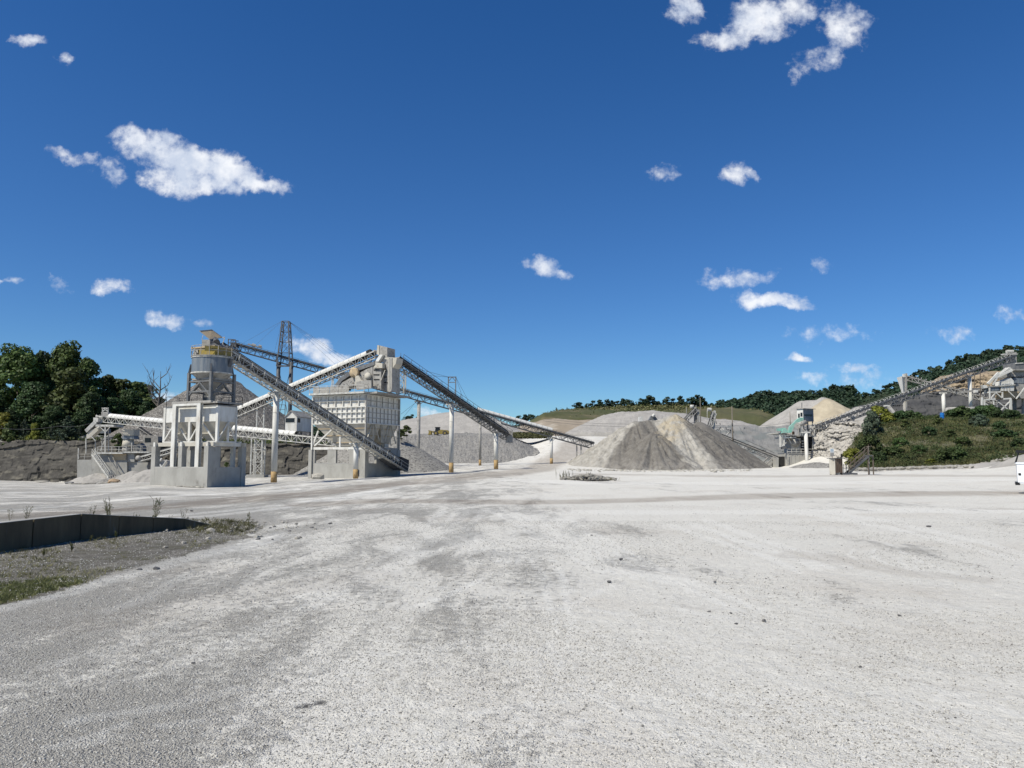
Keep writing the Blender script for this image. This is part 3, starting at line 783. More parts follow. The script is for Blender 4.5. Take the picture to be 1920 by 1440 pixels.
# ------------------------------------------------------------------ stockpiles
def pile(name, segs, m, label, res=.5, slope=.675, n1=.5, s1=.18, n2=.18, s2=.9, rill=0.0, rk=1.0, base=None, attrs=None, cat='gravel pile', group=None, pad=1.15, smooth=True):
    """segs: crest lines ((px,py,D),(px,py,D)); the sides fall at the angle of repose"""
    S = []
    for s_ in segs:
        p, q = W(*s_[0]), W(*s_[1])
        S.append((p, q, s_[2] if len(s_) > 2 and not isinstance(s_[2], tuple) else slope))
    hs = []
    x0 = y0 = 1e9; x1 = y1 = -1e9
    for p, q, sl in S:
        for c in (p, q):
            hgt = c.z - (g1(c.x, c.y) if base is None else base); rr = max(1.0, hgt / sl * pad) + 2.5
            x0 = min(x0, c.x - rr); x1 = max(x1, c.x + rr); y0 = min(y0, c.y - rr); y1 = max(y1, c.y + rr)
    nx = int((x1 - x0) / res) + 2; ny = int((y1 - y0) / res) + 2
    X, Y = np.meshgrid(np.linspace(x0, x1, nx), np.linspace(y0, y1, ny))
    Z = np.full(X.shape, -1e9); A_ = np.zeros(X.shape)
    for p, q, sl in S:
        dx, dy = q.x - p.x, q.y - p.y; l2 = dx * dx + dy * dy
        tt = np.clip(((X - p.x) * dx + (Y - p.y) * dy) / l2, 0, 1) if l2 > 1e-6 else np.zeros(X.shape)
        cx_, cy_ = p.x + tt * dx, p.y + tt * dy
        d = np.hypot(X - cx_, Y - cy_)
        an = np.arctan2(X - cx_, Y - cy_)
        zc = p.z + tt * (q.z - p.z)
        dd = np.sqrt(d * d + 1.0) - 1.0
        hh = zc - sl * dd
        if rill:
            rr_ = fbm(an * rk * 3.0 + tt * math.sqrt(l2) * .5, d * .05, p.x * .1, 3)
            hh = hh - rill * np.abs(rr_ - .5) * 3.2 * np.clip(d / 4.0, 0, 1)
        up = hh > Z
        Z = np.where(up, hh, Z)
        A_ = np.where(up, an, A_)
    Z = Z + (fbm(X * s1, Y * s1, 2.7) - .5) * 2 * n1 + (fbm(X * s2, Y * s2, 7.7, 4) - .5) * 2 * n2
    gr = G(X, Y) if base is None else np.full(X.shape, float(base))
    F_ = gridfaces(ny, nx)
    keep = (Z.ravel()[F_] > (gr.ravel()[F_] - .35)).any(1)
    F_ = F_[keep]
    used, inv = np.unique(F_, return_inverse=True)
    V_ = np.stack([X, Y, np.maximum(Z, gr - .6)], -1).reshape(-1, 3)[used]
    o = npobj(name, V_, inv.reshape(-1, 4), m, smooth)
    return tag(o, label, cat, group), (X, Y, Z)
# the large pile in the middle of the yard
pm = bpy.data.materials.new('stone_dust'); pm.use_nodes = True
t = pm.node_tree; nd = t.nodes; lk = t.links.new
b = nd['Principled BSDF']; b.inputs['Roughness'].default_value = .95; b.inputs['Specular IOR Level'].default_value = .1
pos = nd.new('ShaderNodeNewGeometry').outputs['Position']
sepg = nd.new('ShaderNodeSeparateXYZ'); lk(pos, sepg.inputs[0])
pk = W(1262, 830, 166)
# pale material on the left flank and in the chute right of the crest, dark dust between
band = mth('ADD', sepg.outputs['X'], mth('MULTIPLY', mth('SUBTRACT', gnoise(.22, 4, .6), .5), 7.0))
band = mth('ADD', band, mth('MULTIPLY', mth('SUBTRACT', sepg.outputs['Z'], 6.0), -.75))
def xat(px): return (px - 960) / FPX * 165
leftm = rng_(band, xat(1183), xat(1170))
cb = mth('ADD', sepg.outputs['X'], mth('MULTIPLY', mth('SUBTRACT', gnoise(.3, 4, .6), .5), 3.5))
cb = mth('ADD', cb, mth('MULTIPLY', mth('SUBTRACT', sepg.outputs['Z'], 6.0), .45))
chute = mth('MULTIPLY', rng_(cb, xat(1262), xat(1270)), rng_(cb, xat(1333), xat(1318)))
palem = mth('MAXIMUM', leftm, chute)
streak = gnoise(.9, 6, .7, (1, 1, .35), .5)
palec = cmix(rng_(streak, .35, .62), (.25, .235, .205), (.42, .398, .352))
darkc = cmix(rng_(gnoise(.7, 6, .65), .35, .65), (.13, .12, .106), (.20, .187, .165))
darkc = cmix(rng_(gnoise(3.5, 4, .6), .64, .72), darkc, (.34, .32, .285))
tan_ = mth('MULTIPLY', mth('MULTIPLY', rng_(band, xat(1235), xat(1245)), rng_(band, xat(1292), xat(1275))), mth('MULTIPLY', rng_(gnoise(.35, 4, .6), .42, .55), rng_(sepg.outputs['Z'], 4.5, 7.0)))
c_ = cmix(palem, darkc, palec)
c_ = cmix(mth('MULTIPLY', tan_, .75), c_, (.40, .34, .24))
toe = mth('MULTIPLY', rng_(sepg.outputs['Z'], 2.6, .3), rng_(gnoise(.5, 4, .6), .4, .55))
c_ = cmix(mth('MULTIPLY', toe, .5), c_, (.30, .283, .255))
lk(c_, b.inputs['Base Color'])
bp = nd.new('ShaderNodeBump'); bp.inputs['Strength'].default_value = 1.0; bp.inputs['Distance'].default_value = .35
lk(mth('ADD', streak, mth('MULTIPLY', gnoise(2.2, 6, .7), .5)), bp.inputs['Height']); lk(bp.outputs[0], b.inputs['Normal'])
MATS['stone_dust'] = pm
pile('stone_dust_pile', [((1262, 778, 183), (1266, 778, 183)), ((1262, 779, 183), (1222, 789, 182)), ((1222, 789, 182), (1192, 790, 181)), ((1192, 791, 181), (1172, 800, 180)),
                         ((1226, 812, 172), (1228, 813, 172), .72), ((1283, 866, 163), (1285, 866, 163), .62)],
     'stone_dust', 'large stone dust pile in mid yard with pale gullied left flank and dark centre', .26, .665, .55, .2, .30, 1.1, rill=1.25, rk=1.7, base=-.4, cat='stockpile')
mat('grey_dust', (.175, .163, .143), (.125, .116, .102), .35, .95, .7, 2.4, c3=(.21, .196, .172), c3scale=.5, world=True)  # darker, greyer tone for the right-hand cone
pile('stone_dust_pile', [((1309, 791, 190), (1311, 791, 190))], 'grey_dust', 'darker smooth cone of stone dust joined to the right side of the large pale pile', .35, .69, .25, .2, .12, 1.1, rill=.5, base=-.4, cat='stockpile')
# grey aggregate bench with the loader on it
loft_o = loft('gravel_stockpile', [[(744, 872, 198), (800, 871, 200), (850, 868.5, 202), (930, 868, 203), (975, 866, 206), (1000, 862, 212), (1010, 850, 220)],
                          [(744, 842, 212), (800, 840, 216), (850, 842, 218), (930, 842, 220), (975, 845, 220), (1000, 850, 222), (1010, 846, 226)],
                          [(744, 822, 226), (780, 818, 232), (820, 817, 236), (870, 816.5, 238), (930, 816, 240), (950, 817, 240), (975, 830, 236), (1000, 843, 230), (1010, 845, 228)],
                          [(744, 815, 272), (850, 813, 280), (940, 813, 282), (960, 819, 280), (1000, 833, 270), (1010, 842, 240)],
                          [(744, 830, 330), (1010, 850, 330)]], 'gravel_grey', 300, 12, .7, .25, kind=None, rough_top=.5)
tag(loft_o, 'long flat topped bench of grey gravel that the yellow loader stands on', 'gravel pile')
loft_o = loft('gravel_stockpile', [[(690, 836, 288), (800, 832, 288), (900, 830, 288), (1000, 830, 288), (1030, 822, 300)],
                          [(690, 812, 300), (800, 808, 302), (900, 803, 304), (960, 812, 300), (1000, 825, 296), (1030, 820, 303)],
                          [(690, 803, 315), (750, 790, 318), (800, 783, 322), (840, 775, 325), (880, 774, 325), (910, 780, 322), (950, 797, 315), (1000, 822, 306), (1030, 819, 306)],
                          [(690, 802, 335), (750, 789, 340), (810, 778, 345), (845, 772, 345), (885, 772, 345), (915, 778, 340), (955, 796, 330), (1000, 822, 312), (1030, 819, 310)],
                          [(690, 840, 420), (1030, 840, 400)]], 'gravel_pale', 240, 10, .6, .12, kind=None, rough_top=.3)
tag(loft_o, 'broad pale grey gravel mound rising behind the loader', 'gravel pile')
pile('gravel_stockpile', [((742, 818, 150), (752, 824, 152)), ((700, 806, 150), (742, 818, 150))], 'gravel_grey', 'grey gravel pile sloping down behind the right rear corner of the ribbed storage bin', .4, .62, .2, .3, .12, 1.2)
# coarse rock under the long stacker
pile('rock_stockpile', [((410, 700, 190), (414, 700, 190))], 'gravel_dark', 'tall cone of coarse dark broken rock behind the round silo', .42, .70, .5, .25, .55, 1.3, base=4.0, smooth=False, cat='rock pile', pad=1.0)
# pale gravel behind the large pile
loft_o = loft('gravel_stockpile', [[(1060, 815, 300), (1100, 810, 300), (1200, 812, 300), (1400, 815, 300), (1530, 825, 300)],
                          [(1060, 812, 310), (1095, 798, 315), (1140, 784, 320), (1170, 776, 325), (1230, 774, 325), (1290, 780, 325), (1340, 788, 322), (1420, 800, 318), (1480, 806, 315), (1530, 815, 310)],
                          [(1060, 812, 316), (1095, 795, 325), (1130, 780, 335), (1160, 771.5, 340), (1195, 771.5, 340), (1225, 770.5, 340), (1285, 776, 340), (1340, 785, 338), (1390, 788, 335), (1430, 801, 330), (1480, 803, 325), (1530, 812, 320)],
                          [(1060, 820, 390), (1530, 830, 380)]], 'gravel_pale', 260, 10, .7, .15, kind=None, rough_top=.5)
tag(loft_o, 'long pale gravel heap between the large stone dust pile and the grassy hill', 'gravel pile')
pile('gravel_stockpile', [((1503, 751, 262), (1543, 750, 264)), ((1541, 746, 260), (1546, 746, 260)), ((1470, 790, 250), (1503, 751, 262))], 'gravel_pale', 'high pale gravel cone behind the control booth', .55, .66, .4, .15, .15, .8, base=6, cat='gravel pile')
pile('sand_stockpile', [((1551, 748, 255), (1553, 748, 255)), ((1553, 749, 255), (1590, 768, 252), .7)], 'sand_tan', 'tan sand heap leaning on the high pale cone behind the control booth', .5, .66, .9, .2, .35, .9, base=8, cat='sand pile')
pile('gravel_stockpile', [((1610, 762, 240), (1640, 766, 240))], 'gravel_pale', 'small pale gravel heap half hidden behind the right conveyor', .6, .62, .3, .2, .1, 1, base=8)
# small heaps by the left plant
pile('gravel_heap', [((182, 888, 146), (200, 890, 146)), ((160, 893, 146), (182, 888, 146))], 'gravel_pale', 'low pale gravel heap against the foot of the left concrete block', .22, .5, .25, .5, .18, 1.6)
pile('gravel_heap', [((222, 893, 143), (232, 890, 144)), ((205, 896, 142), (222, 893, 143))], 'gravel_grey', 'low brown grey heap at the foot of the steep stair', .22, .5, .25, .5, .18, 1.6)
pile('gravel_heap', [((250, 883, 143), (252, 883, 143))], 'gravel_pale', 'pointed pale heap right of the steep stair', .2, .62, .15, .5, .12, 1.6, rill=.3)
pile('gravel_heap', [((280, 880, 138), (284, 880, 138))], 'gravel_pale', 'pale heap tucked behind the left end of the concrete pier wall', .2, .6, .15, .5, .12, 1.6, rill=.3)
pile('gravel_heap', [((1512, 868, 172), (1532, 866, 170)), ((1532, 866, 170), (1556, 870, 160))], 'gravel_grey', 'spill of loose gravel at the foot of the rock outcrop', .3, .42, .3, .4, .18, 1.2)
pile('gravel_heap', [((1925, 852, 104), (1960, 848, 106))], 'gravel_pale', 'tan grey gravel heap behind the white service truck', .2, .5, .12, .5, .08, 1.6)
# ================================================================== CONVEYORS
def half_ring(c, s, u, d, r, L_, n=8, th=.03, a0=-10, a1=190):
    """an arched sheet of length L_ along d"""
    vs = []; fs = []
    for k, (rr) in enumerate((r, r - th)):
        for e in (0, 1):
            for i in range(n + 1):
                t_ = R(a0 + (a1 - a0) * i / n)
                vs.append(c + d * (L_ * e) + s * (math.cos(t_) * rr) + u * (math.sin(t_) * rr))
    m_ = n + 1
    for i in range(n):
        fs.append((i, i + 1, m_ + i + 1, m_ + i))
        fs.append((2 * m_ + i + 1, 2 * m_ + i, 3 * m_ + i, 3 * m_ + i + 1))
        fs.append((i + 1, i, 2 * m_ + i, 2 * m_ + i + 1))
        fs.append((m_ + i, m_ + i + 1, 3 * m_ + i + 1, 3 * m_ + i))
    return vs, fs
def conveyor(label, P0, P1, w=1.1, dep=1.1, m='bleached_steel', lm=None, cover=None, cr=.5, clen=1.2, bay=1.3, walk=0, rail=0, chord=.12, lace=.07,
             idl='dusty_steel', idr=.05, hoops=False, skirt=0.0, rods=0, belt_up=.0, name='conveyor', load=False, wz=-.55):
    """P0 tail, P1 head: belt line. Truss hangs below the belt. walk/rail: side (+1/-1) that carries them"""
    P0 = Vector(P0); P1 = Vector(P1)
    t = thing(name, label, 'conveyor', P0)
    d = (P1 - P0); Ln = d.length; d.normalize()
    s = d.cross(Vector((0, 0, 1))).normalized(); u = s.cross(d).normalized()
    if u.z < 0: u = -u; s = -s
    def Q(a, b, c): return P0 + d * a + s * b + u * c
    h = w / 2
    mb = MB()
    mb.hexa([Q(0, -h * .85, .02), Q(Ln, -h * .85, .02), Q(Ln, h * .85, .02), Q(0, h * .85, .02), Q(0, -h * .85, .09), Q(Ln, -h * .85, .09), Q(Ln, h * .85, .09), Q(0, h * .85, .09)])
    mb.hexa([Q(0, -h * .75, -.42), Q(Ln, -h * .75, -.42), Q(Ln, h * .75, -.42), Q(0, h * .75, -.42), Q(0, -h * .75, -.38), Q(Ln, -h * .75, -.38), Q(Ln, h * .75, -.38), Q(0, h * .75, -.38)])
    mb.build('belt', 'rubber', t)
    ch = MB(); lc = MB(); lb = MB()
    for sd_ in (-1, 1):
        ch.beam(Q(0, sd_ * h, -.12), Q(Ln, sd_ * h, -.12), chord, chord * 1.6, u)
        ch.beam(Q(0, sd_ * h, -dep), Q(Ln, sd_ * h, -dep), chord, chord, u)
        nb = max(2, int(Ln / bay)); bl = Ln / nb
        for i in range(nb + 1):
            lc.beam(Q(i * bl, sd_ * h, -.12), Q(i * bl, sd_ * h, -dep), lace, lace, d)
            if i < nb:
                a_, b_ = (i * bl, (i + 1) * bl) if i % 2 == 0 else ((i + 1) * bl, i * bl)
                lc.beam(Q(a_, sd_ * h, -.12), Q(b_, sd_ * h, -dep), lace, lace, d)
    for i in range(nb + 1):
        lb.beam(Q(i * bl, -h, -dep), Q(i * bl, h, -dep), lace, lace, d)
        if i < nb: lb.beam(Q(i * bl, -h, -dep), Q((i + 1) * bl, h, -dep), lace * .8, lace * .8, d)
    ch.build('chord', m, t); lc.build('lacing', lm or m, t, kind='stuff'); lb.build('cross_bracing', lm or m, t, kind='stuff')
    il = MB(); ni = max(3, int(Ln / (bay * .9)))
    for i in range(ni + 1):
        a_ = Ln * i / ni
        il.tube(Q(a_, -h * .35, -.04), Q(a_, h * .35, -.04), idr, n=6)
        il.tube(Q(a_, h * .35, -.04), Q(a_, h * 1.02, .16), idr, n=6)
        il.tube(Q(a_, -h * .35, -.04), Q(a_, -h * 1.02, .16), idr, n=6)
        il.tube(Q(a_, -h * .8, -.47), Q(a_, h * .8, -.47), idr, n=6)
    il.build('idler', idl, t, kind='stuff')
    pu = MB(); pu.tube(Q(Ln, -h, -.18), Q(Ln, h, -.18), .26, n=14); pu.build('head_pulley', 'dusty_steel', t, True)
    pu = MB(); pu.tube(Q(0, -h, -.18), Q(0, h, -.18), .26, n=14); pu.build('tail_pulley', 'dusty_steel', t, True)
    if skirt:
        sk = MB()
        for sd_ in (-1, 1):
            sk.hexa([Q(0, sd_ * h, -.05), Q(Ln, sd_ * h, -.05), Q(Ln, sd_ * (h + .03), -.05), Q(0, sd_ * (h + .03), -.05), Q(0, sd_ * h, skirt), Q(Ln, sd_ * h, skirt), Q(Ln, sd_ * (h + .03), skirt), Q(0, sd_ * (h + .03), skirt)])
        sk.build('skirt_board', 'rubber', t)
    if cover:
        a0, a1 = cover[0] * Ln, cover[1] * Ln
        n_ = max(1, int((a1 - a0) / clen)); cl = (a1 - a0) / n_
        vs, fs = half_ring(Vector((0, 0, 0)), s, u, d, cr, cl * .985)
        me = bpy.data.meshes.new('cover_panel'); me.from_pydata(vs, [], fs); me.materials.append(MATS['white_cover']); 
        rb = MB(); v2, f2 = half_ring(Vector((0, 0, 0)), s, u, d, cr + .02, .07, 8, .03)
        rr_ = random.Random(int(Ln * 10))
        for i in range(n_):
            o = bpy.data.objects.new('cover_panel', me); COL.objects.link(o); o.parent = t
            o.location = Q(a0 + i * cl, 0, .02 + rr_.uniform(-.012, .012)) - P0
            c_ = Q(a0 + i * cl - .03, 0, .02)
            rb.add([v + c_ for v in v2], f2)
        rb.build('cover_strap', 'dusty_steel', t)
    if hoops:
        hb = MB(); n_ = int(Ln / 1.25); v2, f2 = half_ring(Vector((0, 0, 0)), s, u, d, h * .8, .10, 7, .07, 10, 170)
        for i in range(n_ + 1):
            c_ = Q(Ln * i / n_, 0, .12); hb.add([v + c_ for v in v2], f2)
        hb.build('belt_hoop', 'bleached_steel', t, kind='stuff')
    for sd_ in ([walk] if walk in (-1, 1) else ([-1, 1] if walk == 2 else [])):
        wk = MB(); rl = MB(); br = MB()
        i0, i1 = h + .08, h + .72
        wk.hexa([Q(0, sd_ * i0, wz), Q(Ln, sd_ * i0, wz), Q(Ln, sd_ * i1, wz), Q(0, sd_ * i1, wz), Q(0, sd_ * i0, wz + .05), Q(Ln, sd_ * i0, wz + .05), Q(Ln, sd_ * i1, wz + .05), Q(0, sd_ * i1, wz + .05)])
        wk.build('walkway', lm or m, t)
        np_ = max(2, int(Ln / 2.2))
        for i in range(np_ + 1):
            a_ = Ln * i / np_
            rl.beam(Q(a_, sd_ * i1, wz), Q(a_, sd_ * i1, wz + 1.05), .05, .05, d)
            br.beam(Q(a_, sd_ * i1, wz - .03), Q(a_, sd_ * h, -dep), .06, .06, d)
            br.beam(Q(a_, sd_ * i0, wz - .05), Q(a_, sd_ * i1, wz - .05), .06, .06, d)
        rl.beam(Q(0, sd_ * i1, wz + 1.05), Q(Ln, sd_ * i1, wz + 1.05), .045, .045, u); rl.beam(Q(0, sd_ * i1, wz + .55), Q(Ln, sd_ * i1, wz + .55), .035, .035, u)
        rl.build('handrail', lm or m, t); br.build('walkway_bracket', lm or m, t, kind='stuff')
    if rods:
        rd = MB()
        for i in range(rods):
            a_ = Ln * (i + .4) / rods
            rd.beam(Q(a_, h, -.1), Q(a_, h, -.1) + Vector((0, 0, 1.7 if i % 2 else 1.1)), .05, .05)
        rd.build('rod', 'dark_steel', t)
        wr = MB(); pts = [Q(Ln * (i + .4) / rods, h, -.1) + Vector((0, 0, 1.3)) for i in range(rods)]
        wr.path(pts, .015, 3); wr.build('pull_cord', 'dark_steel', t)
    t['_Q'] = 0
    del t['_Q']
    return t, Q, Ln
def column(px, D, top, base, r, label, foot=True, m='white_steel', head=True, fh=1.3, group=None):
    """a pipe column from the ground (photo y base) up to height top"""
    p = W(px, base, D); p.z = g1(p.x, p.y) - .05
    t = thing('support_column', label, 'column', p, group)
    f0 = p.z
    if foot:
        mb = MB(); mb.tube((p.x, p.y, f0), (p.x, p.y, f0 + fh), r * 1.02, n=20); mb.build('painted_foot', 'yellow_foot', t, True)
        f0 += fh
    mb = MB(); mb.tube((p.x, p.y, f0), (p.x, p.y, top), r, n=20)
    k = f0 + 3.5
    while k < top - .5:
        mb.tube((p.x, p.y, k), (p.x, p.y, k + .05), r * 1.05, n=20); k += 3.6
    mb.build('pipe', m, t, True)
    if head:
        mb = MB(); mb.box((p.x - 1.0, p.y - .2, top - .22), (p.x + 1.0, p.y + .2, top)); mb.beam((p.x, p.y, top - 1.1), (p.x + .9, p.y, top - .2), .12); mb.beam((p.x, p.y, top - 1.1), (p.x - .9, p.y, top - .2), .12)
        mb.build('saddle', m, t)
    return t
# -- conveyor 1: from beside the ribbed bin up to the round silo
c1a, c1b = W(754, 869, 122), W(410, 645.5, 84.6)
c1, C1, L1 = conveyor('long open conveyor with dark belt rising from the ribbed bin to the round silo', c1a, c1b, 1.1, 1.15, 'bleached_steel', skirt=.26, walk=-1, wz=-1.3, bay=1.25, idl='bleached_steel', chord=.13, lace=.075)
mb = MB(); mb.prism([C1(-.9, -.8, -.9), C1(1.8, -.8, -1.0), C1(1.8, -.8, .5), C1(-.6, -.8, .75)], C1(0, .8, 0) - C1(0, -.8, 0)); mb.build('tail_guard', 'rubber', c1)
mb = MB()
mb.prism([C1(1.0, -.7, -1.4), C1(6, -.7, -1.25), C1(6, -.7, -1.0), C1(1.0, -.7, -1.0)], C1(0, .7, 0) - C1(0, -.7, 0)); mb.build('belly_pan', 'dark_steel', c1)
def col_under(px, D, drop, Pa, Pb, base, r, label, **k):
    """column whose top meets the underside of the line Pa-Pb"""
    x = W(px, base, D).x
    f = min(1, max(0, (D - Pa.y) / (Pb.y - Pa.y))) if abs(Pb.y - Pa.y) > abs(Pb.x - Pa.x) else (x - Pa.x) / (Pb.x - Pa.x)
    z = Pa.z + (Pb.z - Pa.z) * f - drop
    return column(px, D, z, base, r, label, **k)
# exact spots where the columns stand under the belt line
def under(px, Pa, Pb):
    k = (px - 960) / FPX
    # ray through px meets the belt's vertical plane
    f = (k * Pa.y - Pa.x) / ((Pb.x - Pa.x) - k * (Pb.y - Pa.y))
    return Pa + (Pb - Pa) * f
def auto_col(px, Pa, Pb, drop, r, label, **k):
    q = under(px, Pa, Pb)
    return column(px, q.y, q.z - drop, 880, r, label, **k)
auto_col(514, c1a, c1b, 1.35, .36, 'tall white pipe column with yellow foot standing between the two bins', fh=1.35)
auto_col(667, c1a, c1b, 1.35, .36, 'short white pipe column with worn yellow foot in front of the ribbed bin', fh=1.35)

# -- conveyor 2: white covered, rising to the head house over the ribbed bin
c2a, c2b = W(360, 806, 142), W(706, 658, 120)
c2, C2, L2 = conveyor('white covered conveyor rising to the head chute above the ribbed bin', c2a, c2b, 1.2, 1.25, 'bleached_steel', 'dusty_steel', cover=(.02, .965), cr=.62, clen=1.25, walk=-1, bay=1.0)
mb = MB(); q = C2(L2 * .97, 0, .05); mb.tube(C2(L2 * .962, 0, .08), C2(L2 * .975, 0, .08), .6, n=16); mb.build('end_cap', 'dark_inside', c2, True)

# -- conveyor 3: white covered, nearly level, feeding the crushing station on the left
c3a, c3b = W(672, 826, 121), W(186, 779, 151)
c3, C3, L3 = conveyor('white covered conveyor running nearly level behind the silo to the crushing station', c3a, c3b, 1.2, 1.2, 'bleached_steel', 'bleached_steel', cover=(.20, .965), cr=.55, clen=1.2, walk=0, bay=1.2)

# -- conveyor 4: long stacker hung from a mast
c4a, c4b = W(1112, 829, 182), W(441, 643, 164)
c4, C4, L4 = conveyor('very long dark lattice stacker conveyor hung from a guyed mast, part covered in white', c4a, c4b, 1.2, 1.5, 'dark_steel', 'dark_steel', cover=(.125, .345), cr=.62, clen=1.25, walk=1, bay=1.5, lace=.09, chord=.16)
mb = MB()
for y_ in (-.8, .8):
    for (a_, b_) in (((-1.2, -1.2), (1.0, -1.6)), ((-1.2, -.1), (1.2, -.2)), ((-1.2, -1.2), (-1.2, .7)), ((-.2, -1.4), (-.2, .6)), ((-1.2, .7), (.4, .55)), ((-1.2, -1.2), (-.2, -.1)), ((1, -1.6), (-.2, -.1))): mb.beam((c4b.x + a_[0], c4b.y + y_, c4b.z + a_[1]), (c4b.x + b_[0], c4b.y + y_, c4b.z + b_[1]), .16)
mb.box((c4b.x - .7, c4b.y - .79, c4b.z - .9), (c4b.x + .5, c4b.y + .79, c4b.z - .2))
mb.build('head_frame', 'dark_steel', c4)
mb = MB(); q = C4(L4 - 4.6, 0, .9); mb.tube(C4(L4 - 4.2, 0, .55), C4(L4 - 3.4, 0, .6), .35, n=10); mb.beam(C4(L4 - 5.6, 0, .5), C4(L4 - 2.6, 0, .5), .7, .25); mb.tube(C4(L4 - 5.4, 0, .75), C4(L4 - 4.8, 0, .75), .28, n=10); mb.build('drive_motor', 'dusty_steel', c4)
for px, lab in ((1034, 'square grey column with yellow foot under the covered stacker beside the ramp'), (900, 'slender stained grey column under the stacker, left of a thicker white one')):
    auto_col(px, c4a, c4b, 1.6, .36 if px > 1000 else .30, lab, m='dusty_steel' if px < 1000 else 'white_steel', fh=1.3)
auto_col(784, c4a, c4b, 1.6, .38, 'weathered grey column on the gravel pile behind the ribbed bin', foot=False, m='dusty_steel')
mb = MB(); q = under(1085, c4a, c4b); gq = g1(q.x, q.y)
tw = thing('support_trestle', 'short twin post trestle under the low end of the stacker', 'trestle', (q.x, q.y, gq))
for dx in (-.5, .5):
    mb = MB(); mb.beam((q.x + dx, q.y, gq - .5), (q.x + dx, q.y, q.z - 1.4), .3); mb.build('leg', 'dusty_steel', tw)
# mast
q = under(531, c4a, c4b)
mz = ZP(603, q.y); bz_ = g1(q.x, q.y + 1)
mast = thing('lattice_mast', 'dark lattice mast with guy cables above the long stacker conveyor', 'mast', (q.x, q.y, bz_))
legs = [(-1, -1), (1, -1), (1, 1), (-1, 1)]
zt = mz; zm = q.z - 2.2
def mleg(k, z):
    f = min(1, max(0, (z - zm) / (zt - zm))); w_ = 1.38 - .68 * f
    return Vector((q.x + legs[k][0] * w_, q.y + legs[k][1] * w_, z))
for k in range(4):
    mb = MB(); mb.beam(mleg(k, zm), mleg(k, zt), .22); mb.build('mast_leg', 'dark_steel', mast)
for k in (0, 1):
    mb = MB(); p = mleg(k, zm); p.y = q.y; mb.tube((p.x, p.y, bz_ - 1), (p.x, p.y, zm + 1.0), .42, n=14); mb.build('pipe_leg', 'dark_steel', mast, True)
mb = MB(); zz = [zm, q.z + .8, q.z + .8 + (zt - q.z - .8) * .36, q.z + .8 + (zt - q.z - .8) * .68, zt]
for a_, b_ in zip(zz[:-1], zz[1:]):
    for k in range(4):
        j_ = (k + 1) % 4
        mb.beam(mleg(k, b_), mleg(j_, b_), .12)
        if a_ > zm: mb.beam(mleg(k, a_), mleg(j_, b_), .07); mb.beam(mleg(j_, a_), mleg(k, b_), .07)
mb.beam(mleg(0, zm), mleg(1, zm), .3)
p0, p1 = mleg(0, zm), mleg(1, zm)
mb.beam((p0.x, q.y, bz_ + 4), (p1.x, q.y, zm), .1); mb.beam((p1.x, q.y, bz_ + 4), (p0.x, q.y, zm), .1); mb.beam((p0.x, q.y, bz_ + 4), (p1.x, q.y, bz_ + 4), .14)
mb.build('cross_brace', 'dark_steel', mast)
for fr_ in (.985, .955, .90, .865, .715, .675, .635, .60):
    mb = MB(); mb.tube(mleg(0 if fr_ > .77 else 1, zt), C4(L4 * fr_, 0, .1), .018, n=4, caps=False); mb.build('guy_cable', 'dark_steel', mast)

# -- conveyor 5: from the ribbed bin's tower down to the right, over two white columns
c5b, c5a = W(744, 671, 120), W(950, 812, 152)
c5, C5, L5 = conveyor('grey lattice conveyor falling rightwards from the head house to a white column', c5a, c5b, 1.1, 1.35, 'dusty_steel', 'dark_steel', walk=-1, bay=1.1, rods=12, skirt=.28, idl='bleached_steel')
auto_col(846, c5a, c5b, 1.5, .40, 'tallest white pipe column with yellow foot, under the falling lattice conveyor', fh=1.75)
auto_col(930, c5a, c5b, 1.4, .42, 'white pipe column with dark ring and yellow foot at the low end of the lattice conveyor', fh=1.75)
q = under(847, c5a, c5b)
fz = q.z; tz = ZP(707, q.y)
pf = thing('portal_frame', 'small grey portal frame standing over the falling lattice conveyor', 'frame', (q.x, q.y, fz - 1.4))
for dx in (-.65, .65):
    mb = MB(); mb.beam((q.x + dx, q.y, fz - 1.4), (q.x + dx, q.y, tz), .16); mb.build('post', 'grey_steel', pf)
mb = MB(); mb.beam((q.x - .75, q.y, tz), (q.x + .75, q.y, tz), .16); mb.beam((q.x - .65, q.y, (fz + tz) / 2 + .7), (q.x + .65, q.y, (fz + tz) / 2 + .7), .12)
mb.beam((q.x - .65, q.y, tz - .8), (q.x, q.y, tz), .1); mb.beam((q.x + .65, q.y, tz - .8), (q.x, q.y, tz), .1); mb.build('crossbeam', 'grey_steel', pf)
for (px, py) in ((795, 708), (775, 700), (870, 745), (885, 757)):
    r_ = under(px, c5a, c5b); mb = MB(); mb.tube((q.x + (.65 if px > 847 else -.65), q.y, tz), (r_.x, r_.y, r_.z + .3), .025, n=4, caps=False); mb.build('stay_cable', 'dark_steel', pf)
mb = MB(); mb.box((c5a.x - .2, c5a.y - .8, c5a.z - 1.9), (c5a.x + 1.2, c5a.y + .8, c5a.z + .5)); mb.build('tail_box', 'dusty_steel', c5)
q = W(933, 793, 156)
hb = thing('control_cabinet', 'small pale cabinet on legs above the low end of the lattice conveyor', 'cabinet', (q.x, q.y, q.z - 1))
mb = MB(); mb.box((q.x - .6, q.y - .5, q.z - .5), (q.x + .7, q.y + .5, q.z + .3)); mb.build('cabinet_body', 'white_steel', hb)
mb = MB()
for dx in (-.5, .6): mb.beam((q.x + dx, q.y, q.z - .5), (q.x + dx, q.y - 3, q.z - 2.6), .08)
mb.build('leg', 'dusty_steel', hb)

